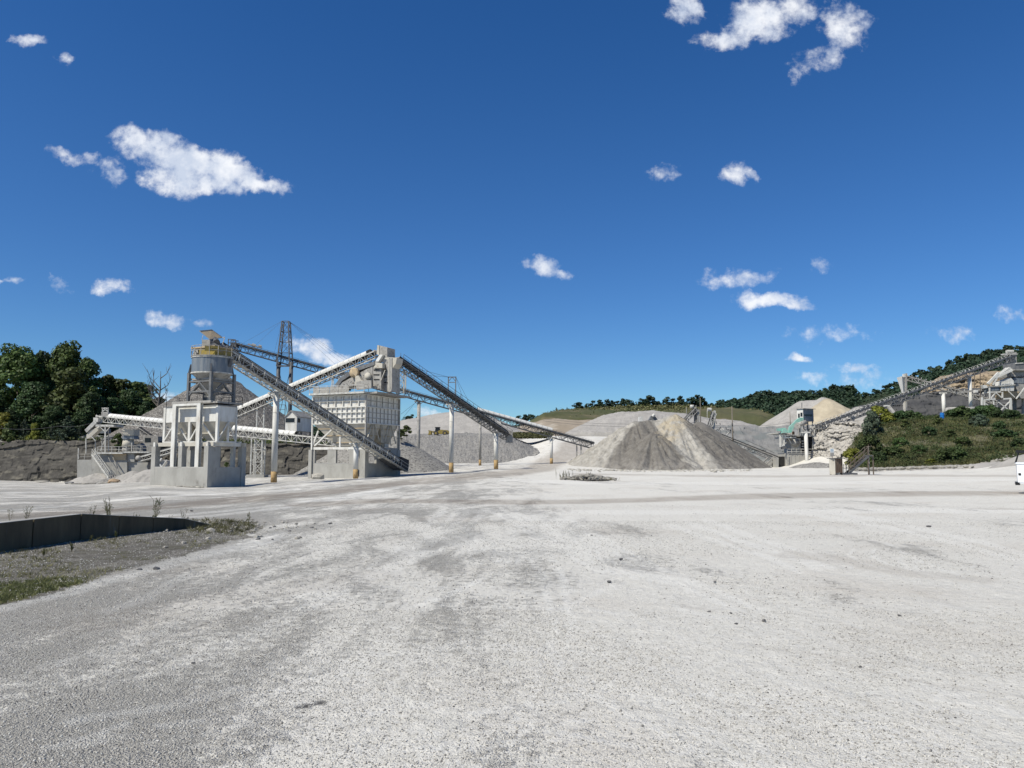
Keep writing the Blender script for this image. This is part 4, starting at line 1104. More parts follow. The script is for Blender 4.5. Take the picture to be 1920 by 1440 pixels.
# trestle with concrete foot under conveyors 2 and 3
q3 = under(488, c3a, c3b); q2 = under(488, c2a, c2b)
gq = g1(q3.x, q3.y)
ts = thing('support_trestle', 'slim white latticed trestle on a concrete foot behind the tall white column', 'trestle', (q3.x, q3.y, gq))
mb = MB(); mb.box((q3.x - 1.7, q3.y - 1.2, gq - .3), (q3.x + 1.3, q3.y + 1.2, gq + .45)); mb.build('foundation', 'concrete', ts)
for k, (dx, dy) in enumerate(((-1.1, -.8), (.7, -.8), (-1.1, .8), (.7, .8))):
    mb = MB(); mb.beam((q3.x + dx, q3.y + dy, gq + .45), (q3.x + dx, q3.y + dy, q3.z - 1.25), .2); mb.build('leg', 'bleached_steel', ts)
mb = MB()
for k in range(3):
    z0, z1 = gq + .45 + k * 2.1, gq + .45 + (k + 1) * 2.1
    for dy in (-.8, .8):
        mb.beam((q3.x - 1.1, q3.y + dy, z0), (q3.x + .7, q3.y + dy, z1), .08); mb.beam((q3.x + .7, q3.y + dy, z0), (q3.x - 1.1, q3.y + dy, z1), .08); mb.beam((q3.x - 1.1, q3.y + dy, z1), (q3.x + .7, q3.y + dy, z1), .1)
mb.build('lattice', 'bleached_steel', ts)
ts = thing('support_trestle', 'slim twin post trestle under the rising covered conveyor, behind the level one', 'trestle', (q2.x, q2.y, g1(q2.x, q2.y)))
for dx in (-.6, .6):
    mb = MB(); mb.beam((q2.x + dx, q2.y, g1(q2.x, q2.y) - .2), (q2.x + dx, q2.y, q2.z - 1.3), .2); mb.build('leg', 'bleached_steel', ts)
mb = MB()
for k in range(4): mb.beam((q2.x - .6, q2.y, 1 + k * 2.2), (q2.x + .6, q2.y, 3.2 + k * 2.2), .07); mb.beam((q2.x + .6, q2.y, 1 + k * 2.2), (q2.x - .6, q2.y, 3.2 + k * 2.2), .07)
mb.build('lattice', 'bleached_steel', ts)
q = under(628, c2a, c2b)
ts = thing('support_trestle', 'short V shaped trestle on the bin deck under the rising covered conveyor', 'trestle', (q.x, q.y, 11))
for dx, k in ((-.6, 0), (.6, 0)):
    mb = MB(); mb.beam((q.x + dx, q.y, 11.9), (q.x + dx, q.y, q.z - 1.3), .18); mb.build('leg', 'bleached_steel', ts)
mb = MB(); mb.beam((q.x - .5, q.y, q.z - 1.4), (q.x, q.y, 12), .12); mb.beam((q.x + .5, q.y, q.z - 1.4), (q.x, q.y, 12), .12); mb.build('diagonal', 'bleached_steel', ts)

# ================================================================== TWIN BIN AND ROUND SILO
B1 = Frame(W(388, 914, 80), 25)
zb = 0.0
fo = thing('pier_foundation', 'pale concrete pier wall with open bays carrying the smooth white twin bin', 'foundation', B1.P(4, 2.5, 0))
UW, VW = 8.3, 5.35
mb = MB(); mb.box((.62, -.0, -.6), (UW - .6, .30, 2.05), B1); mb.build('front_wall', 'concrete', fo)
mb = MB(); mb.box((0.12, .66, -.6), (.45, VW - .6, 2.05), B1); mb.build('side_wall', 'concrete', fo)
mb = MB(); mb.box((.62, VW - .3, -.6), (UW - .6, VW - .05, 2.05), B1); mb.build('rear_wall', 'concrete', fo)
mb = MB(); mb.box((UW - .4, .66, -.6), (UW - .12, VW - .6, 2.05), B1); mb.build('side_wall', 'concrete', fo)
for (u0, v0) in ((0, 0), (3.75, 0), (UW - .6, 0), (0, VW - .62), (3.75, VW - .62), (UW - .6, VW - .62)):
    w_ = .6 if u0 != 3.75 else .55
    zt_ = 4.27
    lo = -.62 if u0 != 3.75 else 2.052
    mb = MB(); mb.box((u0, v0 - (.012 if v0 == 0 else 0), lo), (u0 + w_, v0 + .62, zt_), B1); mb.build('pier', 'concrete', fo)
mb = MB(); mb.box((.605, .0, 2.052), (3.74, .32, 2.10), B1); mb.box((4.31, .0, 2.052), (UW - .605, .32, 2.10), B1); mb.build('wall_cap', 'concrete_cap', fo)
mb = MB(); mb.box((.115, .68, 2.052), (.47, 1.7, 4.2), B1); mb.build('pier', 'concrete', fo)
# chips on the ledge in front
# the bin
tb = thing('storage_bin', 'smooth white twin hopper bin with two tall square posts in front, on concrete piers', 'storage bin', B1.P(3.6, 2.6, 4.27))
U0, U1, V0, V1 = -.2, 7.5, .85, 4.4
zR, zT, zBm = 6.87, 8.5, 4.77
# band with a chamfered right rear corner
def oct_loop(z, inset=0.0):
    c = .9
    return [B1.P(U1 - inset, V0 + inset, z), B1.P(U0 + inset, V0 + inset, z), B1.P(U0 + inset, V1 - c, z), B1.P(U0 + c, V1 - inset, z), B1.P(U1 - c, V1 - inset, z), B1.P(U1 - inset, V1 - c, z)]
mb = MB(); mb.frustum(oct_loop(zR), oct_loop(zT)); mb.build('bin_wall', 'white_steel', tb)
mb = MB(); mb.frustum(oct_loop(zT, -.06), oct_loop(zT + .12, -.06)); mb.build('rim', 'grey_steel', tb)
um = (U0 + U1) / 2
for (a_, b_) in ((U0 + .02, um - .02), (um + .02, U1 - .02)):
    m_ = (a_ + b_) / 2; vm = (V0 + V1) / 2
    top = [B1.P(b_, V0 + .02, zR), B1.P(a_, V0 + .02, zR), B1.P(a_, V1 - .05, zR), B1.P(b_, V1 - .05, zR)]
    if a_ < um - 1:
        top = [B1.P(b_, V0 + .02, zR), B1.P(a_, V0 + .02, zR), B1.P(a_, V1 - .95, zR), B1.P(a_ + .9, V1 - .05, zR), B1.P(b_, V1 - .05, zR)]
        lo = [B1.P(m_ + .5, vm - .4, 4.55), B1.P(m_ - .5, vm - .4, 4.55), B1.P(m_ - .5, vm + .2, 4.55), B1.P(m_ - .2, vm + .4, 4.55), B1.P(m_ + .5, vm + .4, 4.55)]
    else:
        lo = [B1.P(m_ + .5, vm - .4, 4.55), B1.P(m_ - .5, vm - .4, 4.55), B1.P(m_ - .5, vm + .4, 4.55), B1.P(m_ + .5, vm + .4, 4.55)]
    mb = MB(); mb.frustum(lo, top); mb.build('hopper', 'cream_steel', tb)
    mb = MB()
    f_ = .48
    ring = [l.lerp(t_, f_) for l, t_ in zip(lo, top)]; cen = sum(ring, Vector()) / len(ring)
    ring = [cen + (p - cen) * 1.035 for p in ring]
    for i in range(len(ring)): mb.beam(ring[i], ring[(i + 1) % len(ring)], .09)
    mb.build('stiffener', 'cream_steel', tb)
    mb = MB(); mb.box((m_ - .45, vm - .35, 3.9), (m_ + .45, vm + .35, 4.56), B1); mb.build('gate', 'dusty_steel', tb)
posts = [(U1, V0), (um + .1, V0), (U0, V0), (U0, V1 - .9), (U0, 2.4), (U0 + .9, V1), (um, V1), (U1 - .9, V1)]
for k, (u_, v_) in enumerate(posts):
    w_ = .3 if k < 3 else .18
    mb = MB(); mb.box((u_ - w_ / 2, v_ - .07, zBm), (u_ + w_ / 2, v_ + .07 + (.1 if k < 3 else 0), zR if k in (1, 4) else zT), B1); mb.build('post', 'white_steel', tb)
for (a_, za, b_, zb_, v_) in ((5.9, zR - .1, 7.4, zBm + .1, V0 - .03), (5.0, zR - .7, um + .25, zBm + .1, V0 - .03), (2.6, zR - .6, um - .05, zBm + .1, V0 - .03), (1.9, zR - .05, .1, zBm + .1, V0 - .03)):
    mb = MB(); mb.beam(B1.P(a_, v_, za), B1.P(b_, v_, zb_), .13); mb.build('brace', 'white_steel', tb)
for (va, za, vb, zb_) in ((2.3, zR - .1, 1.0, zBm + .1), (2.6, zR - .5, 3.4, zBm + .1)):
    mb = MB(); mb.beam(B1.P(U0 - .04, va, za), B1.P(U0 - .04, vb, zb_), .1); mb.build('brace', 'white_steel', tb)
mb = MB()
for (p_, q_) in (((U1 + .1, V0), (U0 - .1, V0)), ((U0, V0 + .1), (U0, V1 - .9)), ((U0 + .1, V1), (U1, V1)), ((U1, V0 + .1), (U1, V1 - .1))):
    mb.beam(B1.P(p_[0], p_[1], zBm - .04), B1.P(q_[0], q_[1], zBm - .04), .2, .16)
mb.build('ring_beam', 'white_steel', tb)
mb = MB()
mb.box((-.3, .35, 4.275), (UW - .2, .60, 4.67), B1); mb.box((-.3, VW - .6, 4.275), (UW - .2, VW - .35, 4.67), B1)
mb.build('girder', 'cream_steel', tb)
mb = MB(); mb.box((.18, .62, 4.275), (.42, VW - .62, 4.67), B1); mb.build('girder', 'white_steel', tb)
for u_ in (.3, 4.02, UW - .3):
    mb = MB(); mb.box((u_ - .13, .05, 4.271), (u_ + .13, .30, 4.72), B1); mb.build('stub', 'white_steel', tb)
for u_ in (5.2, 1.65):
    mb = MB(); mb.box((u_ - .26, .01, 2.105), (u_ + .26, .06, 8.75), B1); mb.box((u_ - .26, .34, 2.105), (u_ + .26, .39, 8.75), B1); mb.box((u_ - .05, .06, 2.105), (u_ + .05, .34, 8.75), B1)
    mb.box((u_ - .26, .0, 8.75), (u_ + .26, .42, 8.79), B1)
    mb.build('tall_post', 'white_steel', tb)
for u_ in (1.65, 5.2):
    mb = MB(); mb.box((u_ - .2, VW - .5, 2.0), (u_ + .2, VW - .1, 4.27), B1); mb.build('tall_post', 'white_steel', tb)
mb = MB(); mb.box((-.1, -.0, 8.80), (5.6, .30, 9.02), B1); mb.box((-.1, .86, 8.80), (5.6, 4.5, 9.0), B1); mb.build('platform', 'dusty_steel', tb)
mb = MB(); mb.box((1.9, .0, 8.55), (4.95, .2, 8.78), B1); mb.build('crossbeam', 'white_steel', tb)
def rail(parent, pts, h=1.07, post=.05, m='grey_steel', step=1.6):
    mb = MB()
    for p, q in zip(pts[:-1], pts[1:]):
        p = Vector(p); q = Vector(q); n_ = max(1, round((q - p).length / step))
        for i in range(n_ + 1):
            c_ = p.lerp(q, i / n_); mb.beam(c_, c_ + Vector((0, 0, h)), post)
        for hh in (h, h * .52): mb.beam(p + Vector((0, 0, hh)), q + Vector((0, 0, hh)), post * .8)
    return mb.build('handrail', m, parent)
rail(tb, [B1.P(7.4, .9, 8.62), B1.P(5.7, .9, 8.62)]); rail(tb, [B1.P(7.4, .9, 8.62), B1.P(7.4, 4.3, 8.62), B1.P(-.1, 4.4, 8.62), B1.P(-.15, .5, 8.62)], m='dark_steel')
mb = MB(); mb.box((6.3, 1.4, 8.63), (7.0, 2.0, 9.1), B1); mb.tube(B1.P(6.3, 2.6, 8.9), B1.P(7.1, 2.6, 8.9), .25, n=10); mb.build('drive_unit', 'rust', tb)
# round silo
S0 = (2.54, 2.5)
sl = thing('round_silo', 'blue grey round steel silo with cone and yellow drive housing in a four leg frame', 'silo', B1.P(S0[0], S0[1], 9.0))
rS = 2.1
def ringp(r, z, n=36, u0=S0[0], v0=S0[1]): return [B1.P(u0 + r * math.cos(2 * math.pi * i / n), v0 + r * math.sin(2 * math.pi * i / n), z) for i in range(n)]
def lathe(prof, name, m, parent, n=36, smooth=True):
    mb = MB()
    for (ra, za), (rb_, zb_) in zip(prof[:-1], prof[1:]):
        A = ringp(ra, za, n); B_ = ringp(rb_, zb_, n); mb.add(A + B_, [(i, n + i, n + (i + 1) % n, (i + 1) % n) for i in range(n)])
    mb.add(ringp(prof[-1][0], prof[-1][1], n), [tuple(range(n - 1, -1, -1))])
    return mb.build(name, m, parent, False)
zs = lambda py, D=82.5: ZP(py, D) - B1.O.z
zc0, zc1 = zs(700), zs(671)
lathe([(rS, zc0), (rS, zc1)], 'silo_wall', 'blue_grey_steel', sl)
lathe([(rS + .06, zc0 - .05), (rS + .06, zc0 + .09)], 'lower_flange', 'bleached_steel', sl)
lathe([(rS + .07, zc1 - .02), (rS + .07, zc1 + .12)], 'upper_flange', 'bleached_steel', sl)
lathe([(1.45, zs(711)), (rS - .02, zc0)], 'dished_bottom', 'dusty_steel', sl)
mb = MB(); h1 = 1.35; zq0, zq1 = zs(712), zs(742)
sq = lambda h_, z: [B1.P(S0[0] + h_, S0[1] - h_, z), B1.P(S0[0] - h_, S0[1] - h_, z), B1.P(S0[0] - h_, S0[1] + h_, z), B1.P(S0[0] + h_, S0[1] + h_, z)]
mb.frustum(sq(.3, zq1), sq(h1, zq0)); mb.build('hopper', 'dusty_steel', sl)
mb = MB(); mb.frustum(sq(.32, 9.0), sq(.3, zq1)); mb.build('spout', 'dusty_steel', sl)
mb = MB(); mb.frustum(sq(h1 + .12, zq0 - .05), sq(h1 + .12, zq0 + .14)); mb.build('hopper_collar', 'dusty_steel', sl)
g_ = 1.62
lgs = [(-g_, -g_), (g_, -g_), (g_, g_), (-g_, g_)]
for (du, dv) in lgs:
    u_, v_ = S0[0] + du, S0[1] + dv
    mb = MB(); mb.box((u_ - .14, v_ - .14, 9.0), (u_ + .14, v_ + .14, zc0 + .05), B1); mb.build('leg', 'grey_steel', sl)
    mb = MB(); k_ = .91
    mb.prism([B1.P(u_ - .06, v_ - .06, zc0 - .1), B1.P(S0[0] + du * k_, S0[1] + dv * k_, zc0 - .1), B1.P(S0[0] + du * k_, S0[1] + dv * k_, zc0 + 1.0)], B1.P(.1, -.1, 0) - B1.P(0, 0, 0)); mb.build('gusset', 'dark_steel', sl)
mb = MB(); zz1, zz2 = zs(716), zs(735)
for i in range(4):
    (a0, b0), (a1, b1) = lgs[i], lgs[(i + 1) % 4]
    for zz_ in (zz1, zz2): mb.beam(B1.P(S0[0] + a0, S0[1] + b0, zz_), B1.P(S0[0] + a1, S0[1] + b1, zz_), .16)
mb.build('frame_beam', 'grey_steel', sl)
for i in range(4):
    (a0, b0), (a1, b1) = lgs[i], lgs[(i + 1) % 4]; am, bm_ = (a0 + a1) / 2, (b0 + b1) / 2
    for (aa, bb) in ((a0, b0), (a1, b1)):
        mb = MB(); mb.beam(B1.P(S0[0] + am, S0[1] + bm_, zz1 - .1), B1.P(S0[0] + aa, S0[1] + bb, zz2 - .5), .14); mb.build('diagonal', 'grey_steel', sl)
mb = MB(); mb.box((S0[0] + .2, S0[1] - .3, 9.01), (S0[0] + .9, S0[1] + .5, 10.3), B1); mb.build('drive_box', 'dark_steel', sl)
for sgn in (1, -1):
    mb = MB(); a_ = B1.P(S0[0] + sgn * (rS + .02), S0[1], zc1 - .9); mb.prism([B1.P(S0[0] + sgn * (rS + .02), S0[1] - .2 * sgn, zc1 - .95), B1.P(S0[0] + sgn * (rS + .02), S0[1] - .2 * sgn, zc1 - .05), B1.P(S0[0] + sgn * (rS + .32), S0[1] - .2 * sgn, zc1 - .05)], B1.P(0, .4, 0) - B1.P(0, 0, 0)); mb.build('lug', 'dark_steel', sl)
# top: deck, yellow housing, rail
zd = zc1 + .13
lathe([(rS + .12, zd), (rS + .12, zd + .06)], 'deck', 'dusty_steel', sl)
zy = zs(650)
mb = MB(); mb.box((S0[0] - 1.55, S0[1] - 1.2, zd + .07), (S0[0] + .75, S0[1] + 1.3, zy - .18), B1); mb.build('drive_housing', 'yellow_paint', sl)
mb = MB(); mb.box((S0[0] - 1.6, S0[1] - 1.3, zy - .17), (S0[0] + 1.9, S0[1] + 1.4, zy), B1); mb.build('housing_roof', 'tan_steel', sl)
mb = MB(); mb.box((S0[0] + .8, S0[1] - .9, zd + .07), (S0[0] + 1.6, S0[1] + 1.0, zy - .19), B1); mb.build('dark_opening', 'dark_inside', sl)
mb = MB()
mb.tube(B1.P(S0[0] + 1.25, S0[1] - 1.2, zd + .5), B1.P(S0[0] + 1.25, S0[1] - .92, zd + .5), .35, n=12); mb.box((S0[0] + .95, S0[1] - 1.35, zd + .08), (S0[0] + 1.5, S0[1] - 1.0, zd + .4), B1); mb.build('motor', 'dusty_steel', sl)
mb = MB(); rr_ = rS + .08
ang = [math.pi * (.90 + .92 * i / 7) for i in range(8)]
pts = [B1.P(S0[0] + rr_ * math.cos(a), S0[1] + rr_ * math.sin(a), zd + .06) for a in ang]
for p in pts: mb.beam(p, p + Vector((0, 0, 1.05)), .055)
for p, q in zip(pts[:-1], pts[1:]):
    for hh in (.55, 1.05): mb.beam(p + Vector((0, 0, hh)), q + Vector((0, 0, hh)), .05)
mb.build('handrail', 'dusty_steel', sl)
# yellow board on the front right of the rail with a dark emblem
pa = B1.P(S0[0] - 1.0, S0[1] - rS + .02, 0); pb = B1.P(S0[0] - 1.95, S0[1] - .95, 0)
z0, z1 = zs(661.5), zs(651.5)
nv = (pb - pa).normalized().cross(Vector((0, 0, 1))) * .03
if nv.y > 0: nv = -nv
mb = MB(); mb.prism([Vector((pa.x, pa.y, B1.O.z + z0)), Vector((pb.x, pb.y, B1.O.z + z0)), Vector((pb.x, pb.y, B1.O.z + z1)), Vector((pa.x, pa.y, B1.O.z + z1))], nv); brd = mb.build('sign_board', 'yellow_paint', sl)
def onb(f, h_): 
    p = pa.lerp(pb, f); return Vector((p.x, p.y, B1.O.z + z0 + (z1 - z0) * h_)) + nv * 1.3
mb = MB(); mb.prism([onb(.34, .28), onb(.42, .28), onb(.60, .60), onb(.52, .60)], nv * .3); mb.prism([onb(.55, .62), onb(.86, .72), onb(.80, .60), onb(.58, .52)], nv * .3); mb.prism([onb(.66, .30), onb(.82, .44), onb(.78, .30)], nv * .3); mb.build('emblem', 'black_paint', brd)
# transfer box and tilted canopy at the head of conveyor 1
hd = thing('transfer_box', 'grey transfer box under a tilted tan sheet canopy on top of the round silo', 'transfer box', B1.P(S0[0], S0[1], zy))
p_ = lambda px, py, D=83.3: W(px, py, D)
mb = MB(); mb.prism([p_(378.5, 637, 82.6), p_(393.5, 636.5, 82.6), p_(393.5, 650, 82.6), p_(378.5, 650, 82.6)], (.3, 1.6, 0)); mb.build('box', 'dusty_steel', hd)
mb = MB(); mb.prism([p_(393.8, 636.5, 82.7), p_(410, 648, 82.9), p_(407, 650, 82.9), p_(393.8, 650, 82.7)], (.3, 1.5, 0)); mb.build('chute', 'grey_steel', hd)
cp = [p_(374.4, 620.6, 82.4), p_(397, 618.4, 84.0), p_(417, 633, 84.6), p_(393.5, 636, 82.6)]
nn = (cp[1] - cp[0]).cross(cp[2] - cp[0]).normalized() * .06
mb = MB(); mb.prism(cp, nn); mb.build('canopy', 'tan_steel', hd)
mb = MB()
for i in range(4): mb.beam(cp[i], cp[(i + 1) % 4], .09)
mb.beam(cp[0].lerp(cp[1], .5), cp[2].lerp(cp[3], .5), .06)
mb.build('canopy_frame', 'dusty_steel', hd)
mb = MB(); mb.beam(p_(421.5, 632), p_(417, 646), .07); mb.beam(p_(421.5, 632), p_(417, 633), .07); mb.beam(p_(378.3, 637), p_(381, 628), .05); mb.beam(p_(394, 636), p_(394.5, 630), .08); mb.beam(p_(407, 634), p_(405, 646), .1); mb.build('canopy_post', 'bleached_steel', hd)
mb = MB(); mb.tube(p_(402, 638, 83.6), p_(406, 643, 83.0), .4, n=10); mb.build('drive_motor', 'dark_steel', hd)

# ================================================================== RIBBED BIN
B2 = Frame(W(684, 896, 115), 23.7)
ug = lambda px, v=0: (B2.on(px, 850, v) - B2.O).dot(B2.a)
vg = lambda px, u=0: (B2.side(px, 850, u) - B2.O).dot(B2.b)
UW2 = ug(578.5); VW2 = vg(751)
h2 = lambda py, px=684: B2.on(px, py).z - B2.O.z
z_led, z_pt = 2.12, h2(842.5)
fo = thing('pier_foundation', 'grey concrete pier wall with window like openings under the ribbed bin', 'foundation', B2.P(UW2 / 2, VW2 / 2, 0))
up = UW2
# front wall in two lengths with a passage for the short column
ua, ub = ug(661.5), UW2 - .62
mb = MB(); mb.box((ua, .25, -.6), (ub, .65, z_led), B2); mb.build('front_wall', 'concrete', fo)
for (x0, x1) in ((593, 580), (628, 612), (661.5, 653)):
    a_, c_ = ug(x0), ug(x1)
    if x0 == 593: a_, c_ = ub - .35, ub - .01
    mb = MB(); mb.box((a_, .25, z_led + .002), (c_, .65, z_pt), B2); mb.build('pier', 'concrete', fo)
mb = MB(); mb.box((UW2 - .6, -.02, -.6), (UW2, .9, z_pt), B2); mb.build('pier', 'concrete', fo)
mb = MB(); mb.box((0, -.02, -.6), (ug(674.6), .9, z_pt), B2); mb.build('pier', 'concrete', fo)
mb = MB(); mb.box((.1, .91, -.6), (.5, VW2 - .9, z_led), B2); mb.build('side_wall', 'concrete', fo)
va, vb, vc, vd = vg(689), vg(707), vg(722), vg(734)
mb = MB(); mb.box((.1, vb, z_led + .002), (.5, vc, z_pt), B2); mb.build('pier', 'concrete', fo)
mb = MB(); mb.box((.1, vd, z_led + .002), (.5, VW2 - .9, z_pt), B2); mb.build('pier', 'concrete', fo)
mb = MB(); mb.box((0, VW2 - .89, -.6), (.6, VW2, z_pt), B2); mb.build('pier', 'concrete', fo)
mb = MB(); mb.box((.6, VW2 - .5, -.6), (UW2 - .6, VW2 - .1, z_led), B2); mb.build('rear_wall', 'concrete', fo)
for f_ in (.35, .68): mb = MB(); mb.box((UW2 * f_, VW2 - .5, z_led + .002), (UW2 * f_ + .8, VW2 - .1, z_pt), B2); mb.build('pier', 'concrete', fo)
mb = MB(); mb.box((UW2 - .5, .91, -.6), (UW2 - .1, VW2 - .51, z_led), B2); mb.build('side_wall', 'concrete', fo)
mb = MB(); mb.box((ua + .05, .22, z_led + .003), (ub - .4, .6, z_led + .05), B2); mb.build('wall_cap', 'concrete_cap', fo)
rb = thing('storage_bin', 'large boxy white storage bin with a grid of ribs and recessed panels', 'storage bin', B2.P(UW2 / 2, VW2 / 2, 4.2))
bu1 = ug(583); bv1 = vg(749)
zA, zM, zB_ = h2(739.7), h2(762), h2(793)
ins = .30; sx = .17
mb = MB(); mb.box((ins, ins, zB_), (bu1 - ins, bv1 - ins, zA), B2); mb.build('bin_body', 'cream_steel', rb)
def panel_mesh(w_, h_, th=.05):
    mb = MB(); mb.box((0, 0, 0), (w_, th, h_)); me = bpy.data.meshes.new('panel'); me.from_pydata(mb.v, [], mb.f); me.materials.append(MATS['white_steel']); return me
def rib_grid(face, n, rows, L_):
    """panels and ribs on the front ('f') or right ('s') face"""
    prnt = parent_origin(rb)
    rib = MB()
    for r0, r1 in zip(rows[:-1], rows[1:]):
        w_ = L_ / n
        me = panel_mesh(w_ - .10, (r1 - r0) - .10)
        for i in range(n):
            o = bpy.data.objects.new('panel', me); COL.objects.link(o); o.parent = rb
            if face == 'f':
                p = B2.P((i + 1) * w_ - .05, ins - .055, r0 + .05); rot = math.atan2(-B2.a.y, -B2.a.x)
            else:
                p = B2.P(ins - .055, i * w_ + .05, r0 + .05); rot = math.atan2(B2.b.y, B2.b.x)
            o.location = p - prnt; o.rotation_euler = (0, 0, rot)
    return rib
def rib_lines(face, spec, zlo, zhi):
    for (n, r0, r1, hz) in spec:
        L_ = bu1 if face == 'f' else bv1; w_ = L_ / n
        for i in range(1, n):
            mb = MB()
            if face == 'f': mb.box((i * w_ - .05, 0.0, r0 + .05), (i * w_ + .05, ins, r1 - .05), B2)
            else: mb.box((sx, i * w_ - .04, r0 + .05), (ins, i * w_ + .04, r1 - .05), B2)
            mb.build('vertical_rib', 'white_steel' if face == 'f' else 'dusty_steel', rb)  # right face ribs use a darker steel to paint that face's shade
        for z in hz:
            mb = MB()
            if face == 'f': mb.box((.16, -.01, z - .05), (bu1 - .16, ins - .001, z + .05), B2)
            else: mb.box((sx - .01, .21, z - .05), (ins - .001, bv1 - .16, z + .05), B2)
            mb.build('horizontal_rib', 'white_steel' if face == 'f' else 'dusty_steel', rb)  # darker on the right face, its shade put into the colour
zu = (zA + zM) / 2 + .06
z1_, z2_ = zM - (zM - zB_) / 3, zM - 2 * (zM - zB_) / 3
for fc, nu, nl in (('f', 7, 11), ('s', 6, 9)):
    L_ = bu1 if fc == 'f' else bv1
    rib_grid(fc, nu, [zM, zu, zA], L_); rib_grid(fc, nl, [zB_, z2_, z1_, zM], L_)
    rib_lines(fc, [(nu, zM, zu, []), (nu, zu, zA, [zu]), (nl, zB_, z2_, []), (nl, z2_, z1_, [z2_]), (nl, z1_, zM, [z1_])], zB_, zA)
mb = MB()
for z in (zB_, zM, zA):
    mb.box((.0, -.03, z - .07), (bu1, ins, z + .07), B2)
    mb.box((-.03, .17, z - .07), (ins, bv1, z + .07), B2)
mb.build('band_rib', 'white_steel', rb)
for (u_, v_) in ((0, 0), (bu1 - .16, 0), (0, bv1 - .16), (bu1 - .16, bv1 - .16)):
    mb = MB(); mb.box((u_ - .02, v_ - .02, z_pt if (u_, v_) != (9, 9) else 0), (u_ + .20, v_ + .20, zA + .02), B2); mb.build('corner_post', 'dusty_steel' if u_ == 0 else 'white_steel', rb)  # right-hand posts darkened along with the shaded face
# hoppers below
for (v0, v1) in ((.2, bv1 / 2 - .05), (bv1 / 2 + .05, bv1 - .2)):
    vm = (v0 + v1) / 2
    top = [B2.P(bu1 - .3, v0, zB_ - .08), B2.P(.25, v0, zB_ - .08), B2.P(.25, v1, zB_ - .08), B2.P(bu1 - .3, v1, zB_ - .08)]
    lo = [B2.P(ug(620), vm - .9, 4.75), B2.P(1.3, vm - .9, 4.75), B2.P(1.3, vm + .9, 4.75), B2.P(ug(620), vm + .9, 4.75)]
    mb = MB(); mb.frustum(lo, top); mb.build('hopper', 'cream_steel', rb)
    mb = MB()
    for f_ in (.16, .48, .80):
        ring = [l.lerp(t_, f_) for l, t_ in zip(lo, top)]; cen = sum(ring, Vector()) / 4
        ring = [cen + (p - cen) * 1.015 for p in ring]
        for i in range(4): mb.beam(ring[i], ring[(i + 1) % 4], .10)
    mb.build('hopper_rib', 'tan_steel', rb)
mb = MB(); mb.box((.4, .2, z_pt + .002), (bu1 - .2, .42, z_pt + .38), B2); mb.build('front_beam', 'white_steel', rb)
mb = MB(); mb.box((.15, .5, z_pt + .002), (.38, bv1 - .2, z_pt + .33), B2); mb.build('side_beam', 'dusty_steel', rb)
for px in (635.0,):
    u_ = ug(px); mb = MB(); mb.box((u_ - .12, .22, z_pt + .39), (u_ + .12, .38, h2(818)), B2); mb.build('post', 'white_steel', rb)
for (x0, y0, x1, y1) in ((590, 836, 622, 806), (587.5, 834, 597, 808)):
    mb = MB(); mb.beam(B2.on(x0, y0, .3), B2.on(x1, y1, .3), .22); mb.build('brace', 'white_steel', rb)
for (x0, y0, x1, y1, w_) in ((689, 822, 697, 796, .14), (700, 828, 700, 796, .16), (711, 826, 702.5, 796, .14), (715, 830, 714.6, 796, .12), (717.8, 830, 717.8, 796, .16), (721, 828, 729, 797, .14), (732, 834, 731.5, 797, .16), (742, 832, 733.5, 797, .14), (745, 840, 744.6, 797, .14)):
    mb = MB(); mb.beam(B2.side(x0, y0, .18), B2.side(x1, y1, .18), w_); mb.build('brace', 'cream_steel', rb)
mb = MB(); mb.box((1.0, bv1 * .62, z_pt - 1.9), (2.0, bv1 * .80, z_pt + .2), B2); mb.build('gate_housing', 'dusty_steel', rb)
mb = MB(); mb.box((.7, bv1 * .66, z_pt + .4), (1.6, bv1 * .78, z_pt + 1.0), B2); mb.build('motor', 'bleached_steel', rb)
# deck
zD0, zD1 = zA + .15, zA + .42
dk = thing('screen_deck', 'dusty walkway deck with rails and side boards on top of the ribbed bin', 'deck', B2.P(bu1 / 2, bv1 / 2, zD0))
mb = MB(); mb.box((-.1, -.75, zD0), (bu1 + .1, bv1 + .2, zD1), B2); mb.build('deck_plate', 'bleached_steel', dk)
mb = MB(); mb.box((-1.5, .6, zD0 + .02), (-.11, bv1 + .6, zD1 + .03), B2); mb.build('side_walkway', 'dusty_steel', dk)
rail(dk, [B2.P(bu1 + .05, -.65, zD1), B2.P(0, -.65, zD1)], m='bleached_steel', post=.07, step=1.7)
rail(dk, [B2.P(-.05, -.65, zD1), B2.P(-.05, .5, zD1), B2.P(-1.45, .65, zD1), B2.P(-1.45, bv1 + .4, zD1)], m='dusty_steel', post=.06, step=1.9)
x_ = bu1
for i, w_ in enumerate((1.25, 1.9, 1.7, 1.9)):
    mb = MB(); mb.box((x_ - w_ + .08, .15, zD1 + .01), (x_, .22, zD1 + 1.05 - .06 * (i % 2)), B2); mb.build('side_board', 'dusty_steel', dk); x_ -= w_
# screen machine on the deck
sm = thing('vibrating_screen', 'sloped dusty vibrating screen with tan flywheel on the ribbed bin deck', 'screen', B2.P(bu1 / 2, bv1 / 2, zD1))
vS = 1.2

